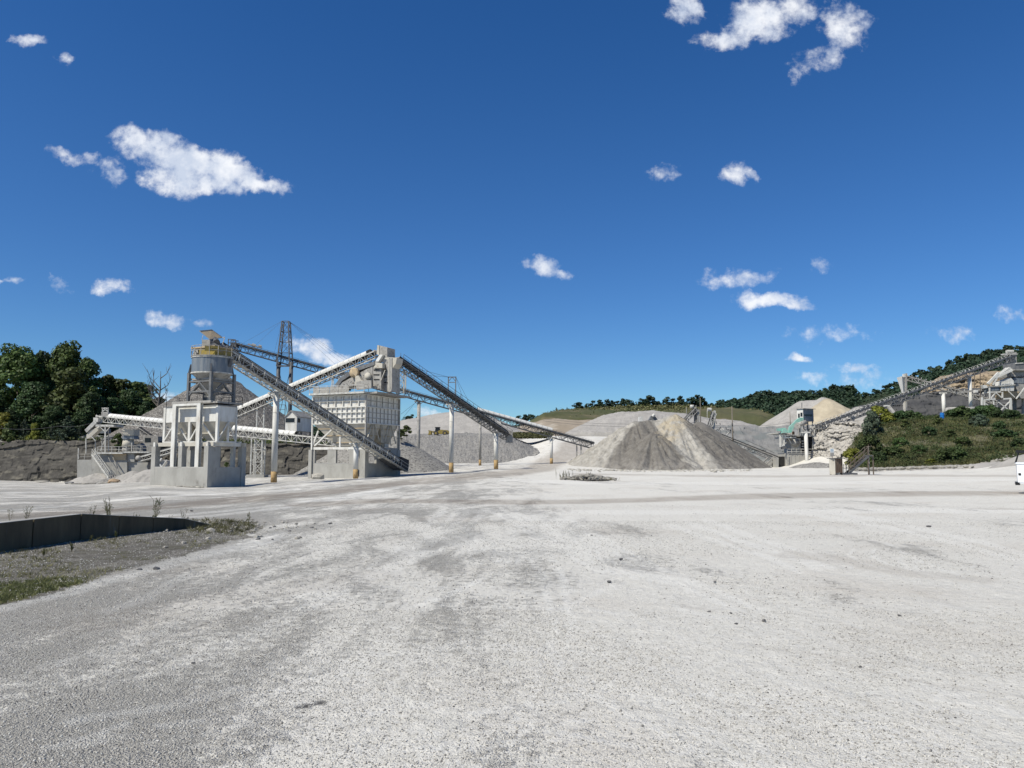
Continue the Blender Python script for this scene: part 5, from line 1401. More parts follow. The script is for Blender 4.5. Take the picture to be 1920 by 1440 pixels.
mb = MB(); B2.slab(mb, [(637, 719.5), (698.5, 686), (698.5, 713), (690, 720), (637, 727)], vS, 3.0); mb.build('screen_body', 'dusty_steel', sm)
mb = MB(); B2.slab(mb, [(627, 722), (638, 708), (664, 690), (702, 677.5), (703, 684), (668, 696), (641, 714), (634, 724)], vS - .12, 3.3); mb.build('side_plate', 'grey_steel', sm)
mb = MB(); B2.slab(mb, [(634, 730), (634, 712), (637, 708), (638, 730)], vS + .1, 2.8); mb.build('lip', 'dusty_steel', sm)
rn = random.Random(4)
mb = MB()
for i in range(26):
    px = rn.uniform(642, 696); py = 722 - (px - 640) * rn.uniform(.1, .5)
    c_ = B2.on(px, py, vS - .01); mb.tube(c_, c_ - B2.b * .05, .05, n=6)
mb.build('bolt', 'dark_steel', sm, kind='stuff')
c_ = B2.on(663.2, 698.5, vS - .55)
mb = MB(); mb.tube(c_, c_ + B2.b * .4, .78, n=20); mb.build('flywheel', 'tan_steel', sm, True)
mb = MB(); B2.slab(mb, [(659, 691.5), (668, 691.5), (670.5, 699), (667, 706), (661, 700)], vS - .62, .1); mb.build('flywheel_guard', 'tan_steel', sm)
c_ = B2.on(689, 705, vS - .35); mb = MB(); mb.tube(c_, c_ + B2.b * .3, .55, n=16); mb.build('motor', 'cream_steel', sm, True)
mb = MB(); B2.slab(mb, [(666, 705), (672, 704), (677, 712), (683, 716), (680, 724), (668, 727), (666, 718)], vS - .6, .5); mb.build('motor_mount', 'cream_steel', sm)
mb = MB(); B2.slab(mb, [(668, 716), (684, 713), (696, 713), (696, 728), (668, 731)], vS - 1.0, .3); mb.build('guard_box', 'dusty_steel', sm)
# head house and feed box
hh = thing('head_house', 'dusty steel chute tower and feed box where the covered conveyor ends above the ribbed bin', 'chute tower', B2.P(2, 3, zD1))
mb = MB(); B2.slab(mb, [(699.5, 690), (714.5, 690), (714.5, 731), (699.5, 728)], vS - .1, 2.6); mb.build('feed_box', 'dusty_steel', hh)
mb = MB(); 
for k in range(3): B2.slab(mb, [(700.5, 692.5 + k * 9), (711, 692.5 + k * 9), (711, 694.5 + k * 9), (700.5, 694.5 + k * 9)], vS - .16, .05)
mb.build('slot', 'dark_inside', hh)
mb = MB(); B2.slab(mb, [(703.5, 679), (717, 681), (716.5, 690), (699.5, 689.5), (704, 684)], vS - .5, 1.6); mb.build('feed_hood', 'cream_steel', hh)
mb = MB(); B2.slab(mb, [(707.5, 647), (711, 647.5), (711, 666), (706, 664)], vS + .2, 1.8); mb.build('chute_front', 'cream_steel', hh)
mb = MB(); B2.slab(mb, [(711.2, 647.5), (726, 651.5), (726, 669), (735, 671), (735, 734), (728.5, 734), (724, 684), (711.2, 676)], vS + .3, 2.2); mb.build('chute_tower', 'dusty_steel', hh)
mb = MB(); B2.slab(mb, [(703.5, 678), (711.5, 665), (717.5, 665), (709.5, 678)], vS - .3, 1.3); mb.build('chute', 'white_cover', hh)
mb = MB(); B2.slab(mb, [(726, 669), (744, 671), (742, 682), (736, 690), (735.5, 671)], vS + .4, 1.8); mb.build('chute_throat', 'cream_steel', hh)
mb = MB(); B2.slab(mb, [(719, 685), (728, 686), (728, 734), (716, 733), (716, 690)], vS + .8, 2.0); mb.build('inner_wall', 'dusty_steel', hh)
mb = MB(); B2.slab(mb, [(719, 695), (727, 695), (727, 697), (719, 697)], vS + .7, .05); B2.slab(mb, [(719, 706), (727, 706), (727, 708), (719, 708)], vS + .7, .05); B2.slab(mb, [(719, 716), (727, 716), (727, 718), (719, 718)], vS + .7, .05); mb.build('slot', 'dark_inside', hh)
for px in (729.5,):
    mb = MB(); B2.slab(mb, [(px - .8, 673), (px + .8, 673), (px + .8, 735), (px - .8, 735)], vS - 1.3, .15); mb.build('post', 'cream_steel', hh)
mb = MB(); mb.beam(B2.on(722, 672, vS - 1.2), B2.on(730, 673, vS - 1.2), .2); mb.beam(B2.on(714, 714, vS - 1.1), B2.on(722, 694, vS - 1.1), .09); mb.build('brace', 'cream_steel', hh)
# latticed tower right of the head house
q1, q2_ = W(744.5, 735, 121.5), W(757, 735, 121.5)
tl = thing('lattice_tower', 'small steel lattice tower beside the head house, between two conveyors', 'tower', (q1.x, q1.y, q1.z))
for (x_, y_) in ((q1.x, 121.5), (q2_.x, 121.5), (q1.x, 123.6), (q2_.x, 123.6)):
    mb = MB(); mb.beam((x_, y_, q1.z - .2), (x_, y_, ZP(694, 121.5)), .16); mb.build('leg', 'cream_steel', tl)
mb = MB()
for (a_, b_) in ((694, 714), (714, 735)):
    za, zb2 = ZP(a_, 121.5), ZP(b_, 121.5)
    for y_ in (121.5, 123.6):
        mb.beam((q1.x, y_, za), (q2_.x, y_, zb2), .07); mb.beam((q2_.x, y_, za), (q1.x, y_, zb2), .07); mb.beam((q1.x, y_, zb2), (q2_.x, y_, zb2), .08)
mb.build('lattice', 'cream_steel', tl)
mb = MB()
for k in range(2): mb.tube(B2.P(-.2, bv1, 9 + k), W(784, 748 + k * 3, 175), .03, n=4)
cb_ = mb.build('guy_cable', 'dark_steel'); tag(cb_, 'pair of thin dark cables from the ribbed bin to the weathered grey column', 'cable')
# gable hut behind
q = W(540, 808, 150); hx0, hx1 = W(533, 808, 150).x, W(583, 808, 154).x
hz = ZP(808, 150); he = ZP(781, 150); hr_ = ZP(769, 150)
ht = thing('control_hut', 'small white gabled control hut with dark windows behind the belt crossing', 'hut', ((hx0 + hx1) / 2, 152, hz - 1.5))
x0, xg = hx0, W(556, 808, 150).x
Bh = Frame((xg, 150, 0), 14)
wl = (x0 - xg) / Bh.a.x
dpt = 6.0
mb = MB(); mb.box((0, 0, hz), (wl, dpt, he), Bh); mb.build('hut_wall', 'white_steel', ht)
mb = MB()
gbl = [Bh.P(-.15, -.2, he), Bh.P(wl / 2, -.2, hr_), Bh.P(wl + .15, -.2, he), Bh.P(wl + .1, -.2, he - .12), Bh.P(wl / 2, -.2, hr_ - .16), Bh.P(-.1, -.2, he - .12)]
mb.prism([Bh.P(.02, .01, he), Bh.P(wl / 2, .01, hr_ - .14), Bh.P(wl - .02, .01, he)], Bh.b * (dpt - .02)); mb.build('gable', 'white_steel', ht)
mb = MB(); mb.prism(gbl[:3] + [gbl[3], gbl[4], gbl[5]], Bh.b * (dpt + .4)); mb.build('roof', 'dusty_steel', ht)
for (x_0, x_1) in ((535.5, 552.5), (557, 561.5)):
    pa_, pb_ = (Bh.on(x_0, 784, 0), Bh.on(x_1, 792, 0)) if x_0 < 556 else (None, None)
    if pa_:
        ua_, ub_ = (pa_ - Bh.O).dot(Bh.a), (pb_ - Bh.O).dot(Bh.a)
        mb = MB(); mb.box((ub_, -.03, pb_.z), (ua_, -.002, pa_.z), Bh); wn = mb.build('window', 'dark_glass', ht)
        mb = MB()
        for (q0, q1) in (((ub_ - .06, pb_.z - .06), (ua_ + .06, pb_.z - .001)), ((ub_ - .06, pa_.z + .001), (ua_ + .06, pa_.z + .06)), ((ub_ - .06, pb_.z), (ub_ - .001, pa_.z)), ((ua_ + .001, pb_.z), (ua_ + .06, pa_.z))): mb.box((q0[0], -.05, q0[1]), (q1[0], -.003, q1[1]), Bh)
        mb.build('frame', 'white_steel', wn)
mb = MB(); mb.box((-.03, .3, ZP(792, 150)), (-.002, 1.3, ZP(784, 150)), Bh); mb.build('window', 'dark_glass', ht)
mb = MB()
for (u_, v_) in ((.2, .2), (wl - .2, .2), (.2, dpt - .2), (wl - .2, dpt - .2)): mb = MB(); mb.box((u_ - .12, v_ - .12, g1(xg, 154) - .5), (u_ + .12, v_ + .12, hz), Bh); mb.build('stilt', 'dark_steel', ht)
q = W(531, 790, 151)
lf = thing('ladder_frame', 'dark square ladder frame standing left of the gabled hut', 'frame', (q.x, q.y, 4.8))
mb = MB()
for dx in (-.9, .3): mb.beam((q.x + dx, q.y, 4.8), (q.x + dx, q.y, ZP(759, 151)), .12)
for py in (759, 768, 777): mb.beam((q.x - .9, q.y, ZP(py, 151)), (q.x + .3, q.y, ZP(py, 151)), .08)
mb.build('rail', 'dark_steel', lf)
# ================================================================== CRUSHING STATION ON THE LEFT
FL = Front(0, 147, 0)
def fs(mb, pts, v, th): FL.slab(mb, pts, v, th)
def prism_front(mb, pts, D, th): mb.prism([W(x, y, D) for x, y in pts], (0, th, 0))
gl = g1(W(200, 900, 147).x, 147)
cb = thing('concrete_block', 'large weathered concrete retaining block carrying the crushing station on the left', 'retaining block', (W(210, 900, 150).x, 150, gl))
mb = MB(); prism_front(mb, [(144.5, 916), (172, 916), (172, 862), (144.5, 862)], 147, 9); mb.build('low_wall', 'concrete', cb)
mb = MB(); prism_front(mb, [(172.2, 916), (238, 916), (238, 851), (172.2, 849)], 147, 9.5); mb.build('high_wall', 'concrete', cb)
mb = MB(); prism_front(mb, [(238.2, 916), (277, 916), (277, 866), (238.2, 866)], 147.5, 8); mb.build('right_wall', 'concrete', cb)
mb = MB(); prism_front(mb, [(238.2, 865.9), (252, 865.9), (252, 850), (238.2, 850)], 147.2, 8); mb.build('corbel', 'concrete', cb)
mb = MB(); prism_front(mb, [(182, 851), (230, 851), (230, 848.2), (182, 848)], 146.2, 9.6); prism_front(mb, [(230.1, 849.4), (300, 849.4), (300, 846.5), (230.1, 846.5)], 146.6, 8); mb.build('deck_slab', 'bleached_steel', cb)
mb = MB(); prism_front(mb, [(210, 862), (236, 862), (236, 850.5), (210, 850.5)], 146.75, .2); mb.build('stained_band', 'tan_steel', cb)
def pline(y0, pts, D): return [W(x, y, D) for x, y in pts]
for nm, pts, mt in (('low', [(145, 861.8), (172, 861.8)], 'dusty_steel'), ('deck', [(183, 848), (236, 848)], 'bleached_steel'), ('deck', [(237, 846), (290, 846)], 'dusty_steel')):
    rail(cb, [W(x, y, 147.1) for x, y in pts], m=mt, post=.08, step=1.4)
mb = MB(); mb.beam(W(147, 861, 147), W(147, 840, 147), .14); mb.build('post', 'bleached_steel', cb)
# steep stair
st = thing('steel_stair', 'long steep steel stair leaning against the left concrete block', 'stair', W(205, 897, 143.5))
A0, A1 = W(203, 896, 143.6), W(172, 852, 146.2)
B0, B1_ = W(207.5, 896, 144.4), W(176.5, 852, 146.9)
for a, b_ in ((A0, A1), (B0, B1_)):
    mb = MB(); mb.beam(a, b_, .12, .38); mb.build('stringer', 'bleached_steel', st)
n_ = 20
for i in range(1, n_):
    mb = MB(); p, q = A0.lerp(A1, i / n_), B0.lerp(B1_, i / n_); mb.hexa([p + Vector((0, 0, 0)), q, q + Vector((-.3, 0, 0)), p + Vector((-.3, 0, 0)), p + Vector((0, 0, .05)), q + Vector((0, 0, .05)), q + Vector((-.3, 0, .05)), p + Vector((-.3, 0, .05))]); mb.build('tread', 'bleached_steel', st)
for a, b_ in ((A0, A1), (B0, B1_)):
    mb = MB()
    for i in range(6):
        c = a.lerp(b_, i / 5); mb.beam(c, c + Vector((0, 0, 1.0)), .06)
    mb.beam(a + Vector((0, 0, 1)), b_ + Vector((0, 0, 1)), .07); mb.beam(a + Vector((0, 0, .55)), b_ + Vector((0, 0, .55)), .05); mb.build('handrail', 'bleached_steel', st)
tag(st, st['label'], 'stair')
# guy props on the wall
pr = thing('prop_rods', 'pair of thin dark slanting rods against the left concrete block, right of the stair', 'prop', W(218, 890, 145))
for (x0, y0, x1, y1) in ((200, 850, 218, 890), (209, 850, 222, 884), (214, 862, 225, 886)):
    mb = MB(); mb.beam(W(x0, y0, 146.9), W(x1, y1, 145.2), .09); mb.build('rod', 'dusty_steel', pr)
# head of conveyor 3: platform, chute and small tower
hs = thing('transfer_tower', 'white steel transfer tower with slanted hood at the end of the level covered conveyor', 'transfer tower', W(190, 848, 149))
mb = MB(); prism_front(mb, [(179, 796), (214, 796), (214, 800), (179, 800)], 148.3, 3.6); mb.build('platform', 'bleached_steel', hs)
for (px, y0, y1, D, w_) in ((197.5, 800, 848, 148.4, .22), (203.5, 800, 846, 151, .14), (161.3, 822, 850, 148.2, .16), (179, 824, 850, 150, .14), (191, 826, 848, 148.3, .08)):
    mb = MB(); mb.beam(W(px, y0, D), W(px, y1, D), w_); mb.build('post', 'bleached_steel', hs)
for (x0, y0, x1, y1) in ((188, 801, 196.5, 809), (206, 801, 199, 809), (196, 826, 188, 846), (179, 826, 171, 818)):
    mb = MB(); mb.beam(W(x0, y0, 148.4), W(x1, y1, 148.4), .14); mb.build('brace', 'bleached_steel', hs)
mb = MB(); mb.prism([W(158.5, 806, 148.5), W(162, 811, 148.5), W(181, 793, 148.5), W(177.5, 787.5, 148.5)], (0, 1.9, 0)); mb.build('hood', 'bleached_steel', hs)
mb = MB(); prism_front(mb, [(162, 815), (169, 808), (183, 800), (186, 805), (170, 820), (162, 823)], 148.7, 1.4); mb.build('chute', 'cream_steel', hs)
mb = MB(); prism_front(mb, [(175, 783), (184.5, 783), (183, 791), (175, 791)], 148.6, 1.4); mb.build('head_box', 'white_steel', hs)
mb = MB(); prism_front(mb, [(190, 773), (203, 773), (201.5, 780), (197, 781), (190, 781)], 149, 1.2); mb.build('motor_box', 'dusty_steel', hs)
mb = MB()
for (a_, b_) in (((191, 793), (192.5, 765)), ((203.5, 793), (202.5, 765)), ((191, 765), (204, 765)), ((193, 771), (202, 765)), ((202, 771), (193, 765)), ((190, 773), (203, 773))): mb.beam(W(*a_, 149.6), W(*b_, 149.6), .14)
mb.build('gantry', 'bleached_steel', hs)
mb = MB(); mb.tube(W(185, 802.5, 148.2), W(185, 802.5, 150), .3, n=14); mb.build('pulley', 'cream_steel', hs, True)
mb = MB(); prism_front(mb, [(176, 812), (196, 812), (196, 804), (181, 804)], 152, 2.4); mb.build('blue_panel', 'blue_grey_steel', hs)
# cone crusher
cr_ = thing('cone_crusher', 'dusty cone crusher with square feed hopper on the left concrete deck', 'crusher', W(240, 847, 150))
mb = MB(); prism_front(mb, [(229, 805), (251, 805), (250, 816.5), (230, 816.5)], 149, 2.4); mb.build('feed_hopper', 'cream_steel', cr_)
mb = MB(); prism_front(mb, [(230, 816.6), (250, 816.6), (251.5, 823), (228.5, 823)], 149.2, 2.1); mb.build('skirt', 'blue_grey_steel', cr_)
c0 = W(240, 838, 150.3); mb = MB(); mb.tube(c0, c0 + Vector((0, 0, 1.45)), 1.15, .95, n=20); mb.build('crusher_bowl', 'cream_steel', cr_, True)
mb = MB(); mb.tube(c0 + Vector((0, 0, -1.0)), c0, 1.0, 1.0, n=20); mb.build('crusher_base', 'dusty_steel', cr_, True)
mb = MB(); prism_front(mb, [(252, 834), (263, 831), (268, 838), (268, 846), (252, 846)], 149.4, 1.5); mb.build('motor', 'grey_steel', cr_)
mb = MB(); prism_front(mb, [(246, 846), (246, 830), (247.5, 830), (247.5, 846)], 148.6, .15); mb.build('post', 'bleached_steel', cr_)
sb = thing('shed', 'small dark sided shed under the level covered conveyor, right of the cone crusher', 'shed', W(282, 846, 155))
mb = MB(); prism_front(mb, [(268, 846), (296, 846), (296, 818), (268, 815)], 156, 3); mb.build('shed_wall', 'dusty_steel', sb)
mb = MB(); prism_front(mb, [(271.5, 829), (282.5, 829), (282.5, 821), (271.5, 821)], 155.95, .1); mb.build('window', 'dark_glass', sb)
conveyor('small open conveyor slanting down right behind the twin bin, from beneath the covered conveyor', W(306, 832, 157), W(262, 801, 157), .9, .8, 'dusty_steel', bay=1.2, chord=.12, skirt=.12)
conveyor('short conveyor with rounded white tail rising right behind the concrete piers', W(262, 857, 146), W(330, 838, 144), 1.1, .9, 'bleached_steel', 'dusty_steel', bay=1.0, chord=.16, skirt=.22)
mb = MB(); q = W(262.5, 859, 145.9); mb.tube(q - Vector((0, .8, 0)), q + Vector((0, .8, 0)), .5, n=16)
o = mb.build('tail_drum', 'dusty_steel', None, True); tag(o, 'white rounded drum guard at the low end of the short conveyor behind the piers', 'drum')
o['label'] = 'white rounded drum guard at the low end of the short rising conveyor'
sk_ = thing('rock_chute', 'tilted white framed rock chute seen through the bays of the concrete piers', 'chute', W(308, 875, 120))
mb = MB(); prism_front(mb, [(299, 872), (303, 862), (313, 864), (316, 874), (302, 880)], 120, 1.5); mb.build('boulder_box', 'dusty_steel', sk_)
mb = MB(); mb.beam(W(297, 868, 119.8), W(308, 880, 119.8), .18); mb.beam(W(297, 868, 119.8), W(303, 859, 119.8), .18); mb.beam(W(300, 880, 119.8), W(313, 862, 119.8), .1); mb.build('frame', 'white_steel', sk_)
# boulders at its foot
def stone(name, px, py, D, r, m, label, sq=(1, 1, .7), seed=0, group=None, cat='boulder'):
    p = W(px, py, D); p.z = g1(p.x, p.y) + r * .3
    mb = MB(); mb.ico((0, 0, 0), r, seed, sq); o = mb.build(name, m); o.location = p; return tag(o, label, cat, group)
stone('boulder', 215, 902, 138, 1.05, 'orange_stone', 'orange tinted boulder at the foot of the left heaps', (1.3, .8, .6), 3)
stone('boulder', 265, 903, 136, .9, 'dark_stone', 'dark triangular boulder near the left end of the concrete pier wall', (1.2, .8, .7), 5)
stone('boulder', 130, 901, 139, .7, 'dark_stone', 'small dark boulder left of the pale heaps by the rock wall', (1.4, .8, .5), 8)
stone('boulder', 78, 899, 143, .9, 'loose_stone', 'flat pale slab of rock lying before the dark rock wall', (2, .9, .22), 9)
stone('boulder', 596, 893, 112, .9, 'loose_stone', 'white boulder just left of the ribbed bin piers', (1.2, .8, .9), 12)

# ================================================================== YARD THINGS
# concrete parapet by the road on the left
def gp(px, py): return on_ground(px, py)
w0, w1, w2, w3 = gp(-340, 1085), gp(0, 1037), gp(150, 1013), gp(345, 991)

pw = thing('parapet_wall', 'low weathered, dark shaded concrete wall beside the mossy gravel verge', 'wall', (w1.x, w1.y, 0))
pts = [w0, w1, w2, w3]
w4 = gp(395, 986)
for i, (a, b_) in enumerate(zip([w0, w2, w3], [w2, w3, w4])):
    ta, tb_ = ((.50, .55) if i == 0 else ((.55, .24) if i == 1 else (.24, .02)))
    d = (b_ - a); d.z = 0; d.normalize(); nrm = Vector((-d.y, d.x, 0)) * .2
    if nrm.x > 0: nrm = -nrm
    n_ = 4 if i == 0 else (3 if i == 1 else 1)
    for k in range(n_):
        p, q = a.lerp(b_, k / n_ + .003), a.lerp(b_, (k + 1) / n_ - .003)
        hp, hq = ta + (tb_ - ta) * k / n_, ta + (tb_ - ta) * (k + 1) / n_
        mb = MB(); mb.hexa([Vector((p.x, p.y, -.4)), Vector((q.x, q.y, -.4)), Vector((q.x, q.y, -.4)) + nrm, Vector((p.x, p.y, -.4)) + nrm, Vector((p.x, p.y, hp)), Vector((q.x, q.y, hq)), Vector((q.x, q.y, hq)) + nrm, Vector((p.x, p.y, hp)) + nrm])
        mb.build('wall_section', 'shaded_old_concrete', pw)  # sides take the shade-darkened colour, the top stays paler
        mb = MB(); e = .012; mb.hexa([Vector((p.x, p.y, hp + .001)) - nrm * .06, Vector((q.x, q.y, hq + .001)) - nrm * .06, Vector((q.x, q.y, hq + .001)) + nrm * 1.06, Vector((p.x, p.y, hp + .001)) + nrm * 1.06, Vector((p.x, p.y, hp + e)) - nrm * .06, Vector((q.x, q.y, hq + e)) - nrm * .06, Vector((q.x, q.y, hq + e)) + nrm * 1.06, Vector((p.x, p.y, hp + e)) + nrm * 1.06]); mb.build('wall_top', 'concrete', pw)

# rusty box and stair
D_ = 97
gzr = g1(W(1570, 890, D_).x, D_)
bx_ = thing('steel_box', 'rust streaked steel box on legs standing in the yard left of the open stair', 'steel box', W(1572, 888, D_))
zt_, zb_ = ZP(860, D_), ZP(886.5, D_)
x0, xm, x1 = W(1558.5, 870, D_).x, W(1562.5, 870, D_).x, W(1578.5, 870, D_).x
mb = MB(); mb.hexa([Vector((xm, D_ - .6, zb_)), Vector((x1, D_ - .2, zb_)), Vector((x1 + .45, D_ + 1.2, zb_)), Vector((x0 + .3, D_ + .9, zb_)), Vector((xm, D_ - .6, zt_)), Vector((x1, D_ - .2, zt_)), Vector((x1 + .45, D_ + 1.2, zt_)), Vector((x0 + .3, D_ + .9, zt_))]); mb.build('box_body', 'rust', bx_)
mb = MB(); mb.hexa([Vector((x0 - .02, D_ + .5, zb_ - .2)), Vector((xm - .02, D_ - .62, zb_ - .2)), Vector((xm - .05, D_ - .64, zb_ - .2)), Vector((x0 - .05, D_ + .48, zb_ - .2)), Vector((x0 - .02, D_ + .5, zt_)), Vector((xm - .02, D_ - .62, zt_)), Vector((xm - .05, D_ - .64, zt_)), Vector((x0 - .05, D_ + .48, zt_))]); mb.build('side_sheet', 'cream_steel', bx_)
mb = MB(); mb.box((x0 - .05, D_ - .7, zt_ + .002), (x1 + .15, D_ + 1.2, zt_ + .08)); mb.build('lid', 'dark_steel', bx_)
for k in range(4):
    a_ = .1 + k * .27
    mb = MB(); p = Vector((xm, D_ - .6, 0)).lerp(Vector((x1, D_ - .2, 0)), a_); mb.beam(Vector((p.x, p.y - .02, zb_)), Vector((p.x, p.y - .02, zt_)), .05); mb.build('stiffener', 'rusty_metal', bx_)
for (x_, y_) in ((xm + .05, D_ - .45), (x1 - .1, D_ - .1), (x1 - .25, D_ + 1.0), (x0 + .1, D_ + .5)):
    mb = MB(); mb.beam((x_, y_, gzr - .1), (x_, y_, zb_), .12); mb.build('leg', 'rusty_metal', bx_)
mb = MB(); mb.box((xm + .1, D_ - .4, gzr + .02), (xm + .6, D_ + .1, gzr + .3)); mb.build('foot_block', 'concrete', bx_)
sg = thing('sign', 'small white sign with blue print on a post behind the rusty steel box', 'sign', W(1560, 888, 99))
zs0, zs1 = ZP(855, 99), ZP(841, 99); x0, x1 = W(1557, 850, 99).x, W(1564, 850, 99).x
mb = MB(); mb.box((x0, 99, ZP(848.5, 99)), (x1, 99.03, zs1)); mb.build('sign_plate', 'sign_white', sg)
mb = MB(); mb.box((x0, 99.002, zs0), (x1, 99.032, ZP(848.6, 99))); mb.build('lower_plate', 'dusty_steel', sg)
rn = random.Random(2)
mb = MB()
for r_ in range(3):
    xx = x0 + .06
    while xx < x1 - .1:
        w_ = rn.uniform(.03, .08); mb.box((xx, 98.99, zs1 - .14 - r_ * .1), (min(xx + w_, x1 - .05), 98.998, zs1 - .10 - r_ * .1)); xx += w_ + .03
mb.build('print', 'sign_blue', sg)
mb = MB(); mb.beam(((x0 + x1) / 2, 99.06, gzr), ((x0 + x1) / 2, 99.06, zs1), .07); mb.build('post', 'wood_post', sg)
os_ = thing('open_stair', 'freestanding dark steel stair with landing and handrails in the yard', 'stair', W(1600, 888, D_))
f0, f1_ = W(1591, 888, D_), W(1628, 855, D_)
for dy in (-.1, .9):
    mb = MB(); mb.beam(f0 + Vector((0, dy, 0)), f1_ + Vector((0, dy, 0)), .07, .26); mb.build('stringer', 'dark_steel', os_)
for i in range(1, 11):
    c = f0.lerp(f1_, i / 11); mb = MB(); mb.box((c.x - .14, D_ - .06, c.z + .05), (c.x + .14, D_ + .86, c.z + .09)); mb.build('tread', 'rusty_metal', os_)
lz = ZP(853, D_)
mb = MB(); mb.box((f1_.x, D_ - .1, lz - .16), (W(1635, 853, D_).x, D_ + .95, lz)); mb.build('landing', 'dark_steel', os_)
for dy in (-.1, .9):
    mb = MB()
    a, b_ = f0 + Vector((.1, dy, .1)), f1_ + Vector((0, dy, .1))
    hv = Vector((0, 0, 1.05))
    for i in range(5): c = a.lerp(b_, i / 4); mb.beam(c, c + hv, .055)
    mb.beam(a + hv, b_ + hv, .06); mb.beam(a + hv * .5, b_ + hv * .5, .045)
    mb.beam(b_ + hv, Vector((W(1635, 853, D_).x, D_ + dy, lz + 1.05)), .06); mb.beam(b_ + hv * .5, Vector((W(1635, 853, D_).x, D_ + dy, lz + .55)), .045)
    mb.build('handrail', 'rusty_metal', os_)
for (px, dy, yb, yt, m_) in ((1628, 0, 889.5, 836, 'yellow_foot'), (1638.5, .2, 890, 853, 'wood_post'), (1635.4, .9, 886, 836, 'dusty_steel')):
    p = W(px, 870, D_); mb = MB(); mb.beam((p.x, D_ + dy, gzr - .1), (p.x, D_ + dy, ZP(yt, D_)), .12); mb.build('post', 'rusty_metal' if m_ != 'dusty_steel' else m_, os_)
mb = MB(); mb.box((f0.x - .9, D_ - .3, gzr + .02), (f0.x + 1.0, D_ + 1.0, gzr + .22)); mb.build('base_frame', 'dark_steel', os_)
rl_ = [W(1580, 872, D_), W(1592, 872, D_)]
mb = MB(); mb.beam(W(1580, 872, D_), W(1592, 872, D_), .05); mb.beam(W(1580, 878, D_), W(1592, 878, D_), .05)
for px in (1582, 1587, 1592): mb.beam(W(px, 889, D_), W(px, 870, D_), .05)
mb.build('guard_rail', 'dusty_steel', os_)
# utility poles
def pole(px, D, ytop, ybase, label, arm=True, r=.14):
    p = W(px, ybase, D)
    t_ = thing('utility_pole', label, 'pole', p)
    zt_ = ZP(ytop, D)
    mb = MB(); mb.tube((p.x, D, p.z - .5), (p.x, D, zt_), r * 1.25, r * .8, n=8); mb.build('pole_shaft', 'wood_post', t_, True)
    if arm:
        mb = MB(); z_ = ZP(796, D); mb.tube((p.x - .25, D - .1, z_ - .1), (p.x - .25, D - .1, z_ + .4), .2, n=8); mb.beam((p.x - .7, D, z_ + .7), (p.x + .7, D, z_ + .7), .08); mb.build('fitting', 'dusty_steel', t_)
    return t_, p
pole(1374.5, 188, 762, 841, 'tall pale utility pole behind the right flank of the dust piles')
pole(1314, 205, 746, 800, 'thin dark lamp pole between the two tops of crusher stackers', False, .1)
pole(1482, 186, 772, 800, 'thin dark pole left of the control booth', False, .08)
def wire(pts, label, r=.03, sag=.0):
    mb = MB()
    P_ = []
    for a, b_ in zip(pts[:-1], pts[1:]):
        for i in range(8):
            t_ = i / 8; p = Vector(a).lerp(Vector(b_), t_); p.z -= sag * 4 * t_ * (1 - t_); P_.append(p)
    P_.append(Vector(pts[-1]))
    mb.path(P_, r, 3); o = mb.build('power_line', 'dark_steel'); return tag(o, label, 'cable')
wire([W(1018, 785, 190), W(1165, 795, 200), W(1374, 797, 188)], 'upper dark cable strung above the pale gravel behind the large pile', .035, .3)
wire([W(1018, 789, 190), W(1165, 800, 200), W(1374, 801, 188)], 'lower dark cable strung above the pale gravel behind the large pile', .035, .3)
wire([W(1374, 797, 188), W(1480, 792, 187), W(1500, 785, 186)], 'dark cable from the utility pole to the control booth', .035, .5)
wire([W(-300, 812, 158), W(0, 803, 156), W(110, 799, 154), W(176, 792, 150)], 'thin pale cable before the dark trees, ending at the transfer tower', .03, .4)
# stackers behind the large pile
def mini_stacker(x0, y0, x1, y1, D, label, m):
    return conveyor(label, W(x0, y0, D), W(x1, y1, D), 1.0, 1.1, m, m, bay=1.0, chord=.16, lace=.1, name='stacker_conveyor')
t_, Q_, L_ = mini_stacker(1276, 792, 1302, 765, 199, 'short brown stacker poking up behind the crest of the large pile', 'dusty_steel')
mb = MB(); c_ = Q_(L_, 0, .5); mb.tube(c_ - Vector((.7, 0, 0)), c_ + Vector((.2, 0, 0)), .5, n=10); mb.build('drive_motor', 'bleached_steel', t_, True)
mb = MB(); mb.beam(W(1287, 800, 199), W(1287, 764, 199), .14); mb.beam(W(1305, 800, 199), W(1305, 760, 199), .16); mb.beam(W(1309, 800, 199), W(1309, 768, 199), .6); mb.beam(W(1287, 798, 199), W(1305, 790, 199), .1); mb.build('prop', 'dusty_steel', t_)
mb = MB(); prism_front(mb, [(1297, 773), (1308, 766), (1312, 774), (1310, 800), (1303, 800), (1303, 780)], 199.5, 1.2); mb.build('discharge_hood', 'dark_steel', t_)
t_, Q_, L_ = mini_stacker(1325, 806, 1335, 773, 204, 'steep light grey stacker to the right of the thin lamp pole', 'bleached_steel')
mb = MB(); c_ = W(1330, 768, 204); mb.tube(c_ - Vector((.5, 0, 0)), c_ + Vector((.5, 0, 0)), .5, n=10); mb.beam(W(1326, 800, 204), W(1326, 770, 204), .12); mb.beam(W(1338, 808, 204), W(1340, 770, 204), .5); mb.build('drive_motor', 'bleached_steel', t_)
jk = thing('screening_plant', 'distant cluttered white screening plant just visible over the large pile', 'screening plant', W(1220, 788, 205))
mb = MB(); prism_front(mb, [(1199, 781), (1206, 781), (1206, 795), (1199, 795)], 205, 2); mb.build('cabin', 'white_steel', jk)
mb = MB(); mb.tube(W(1224, 781, 205), W(1227, 777, 205), .4, n=10); mb.build('drum', 'white_steel', jk)
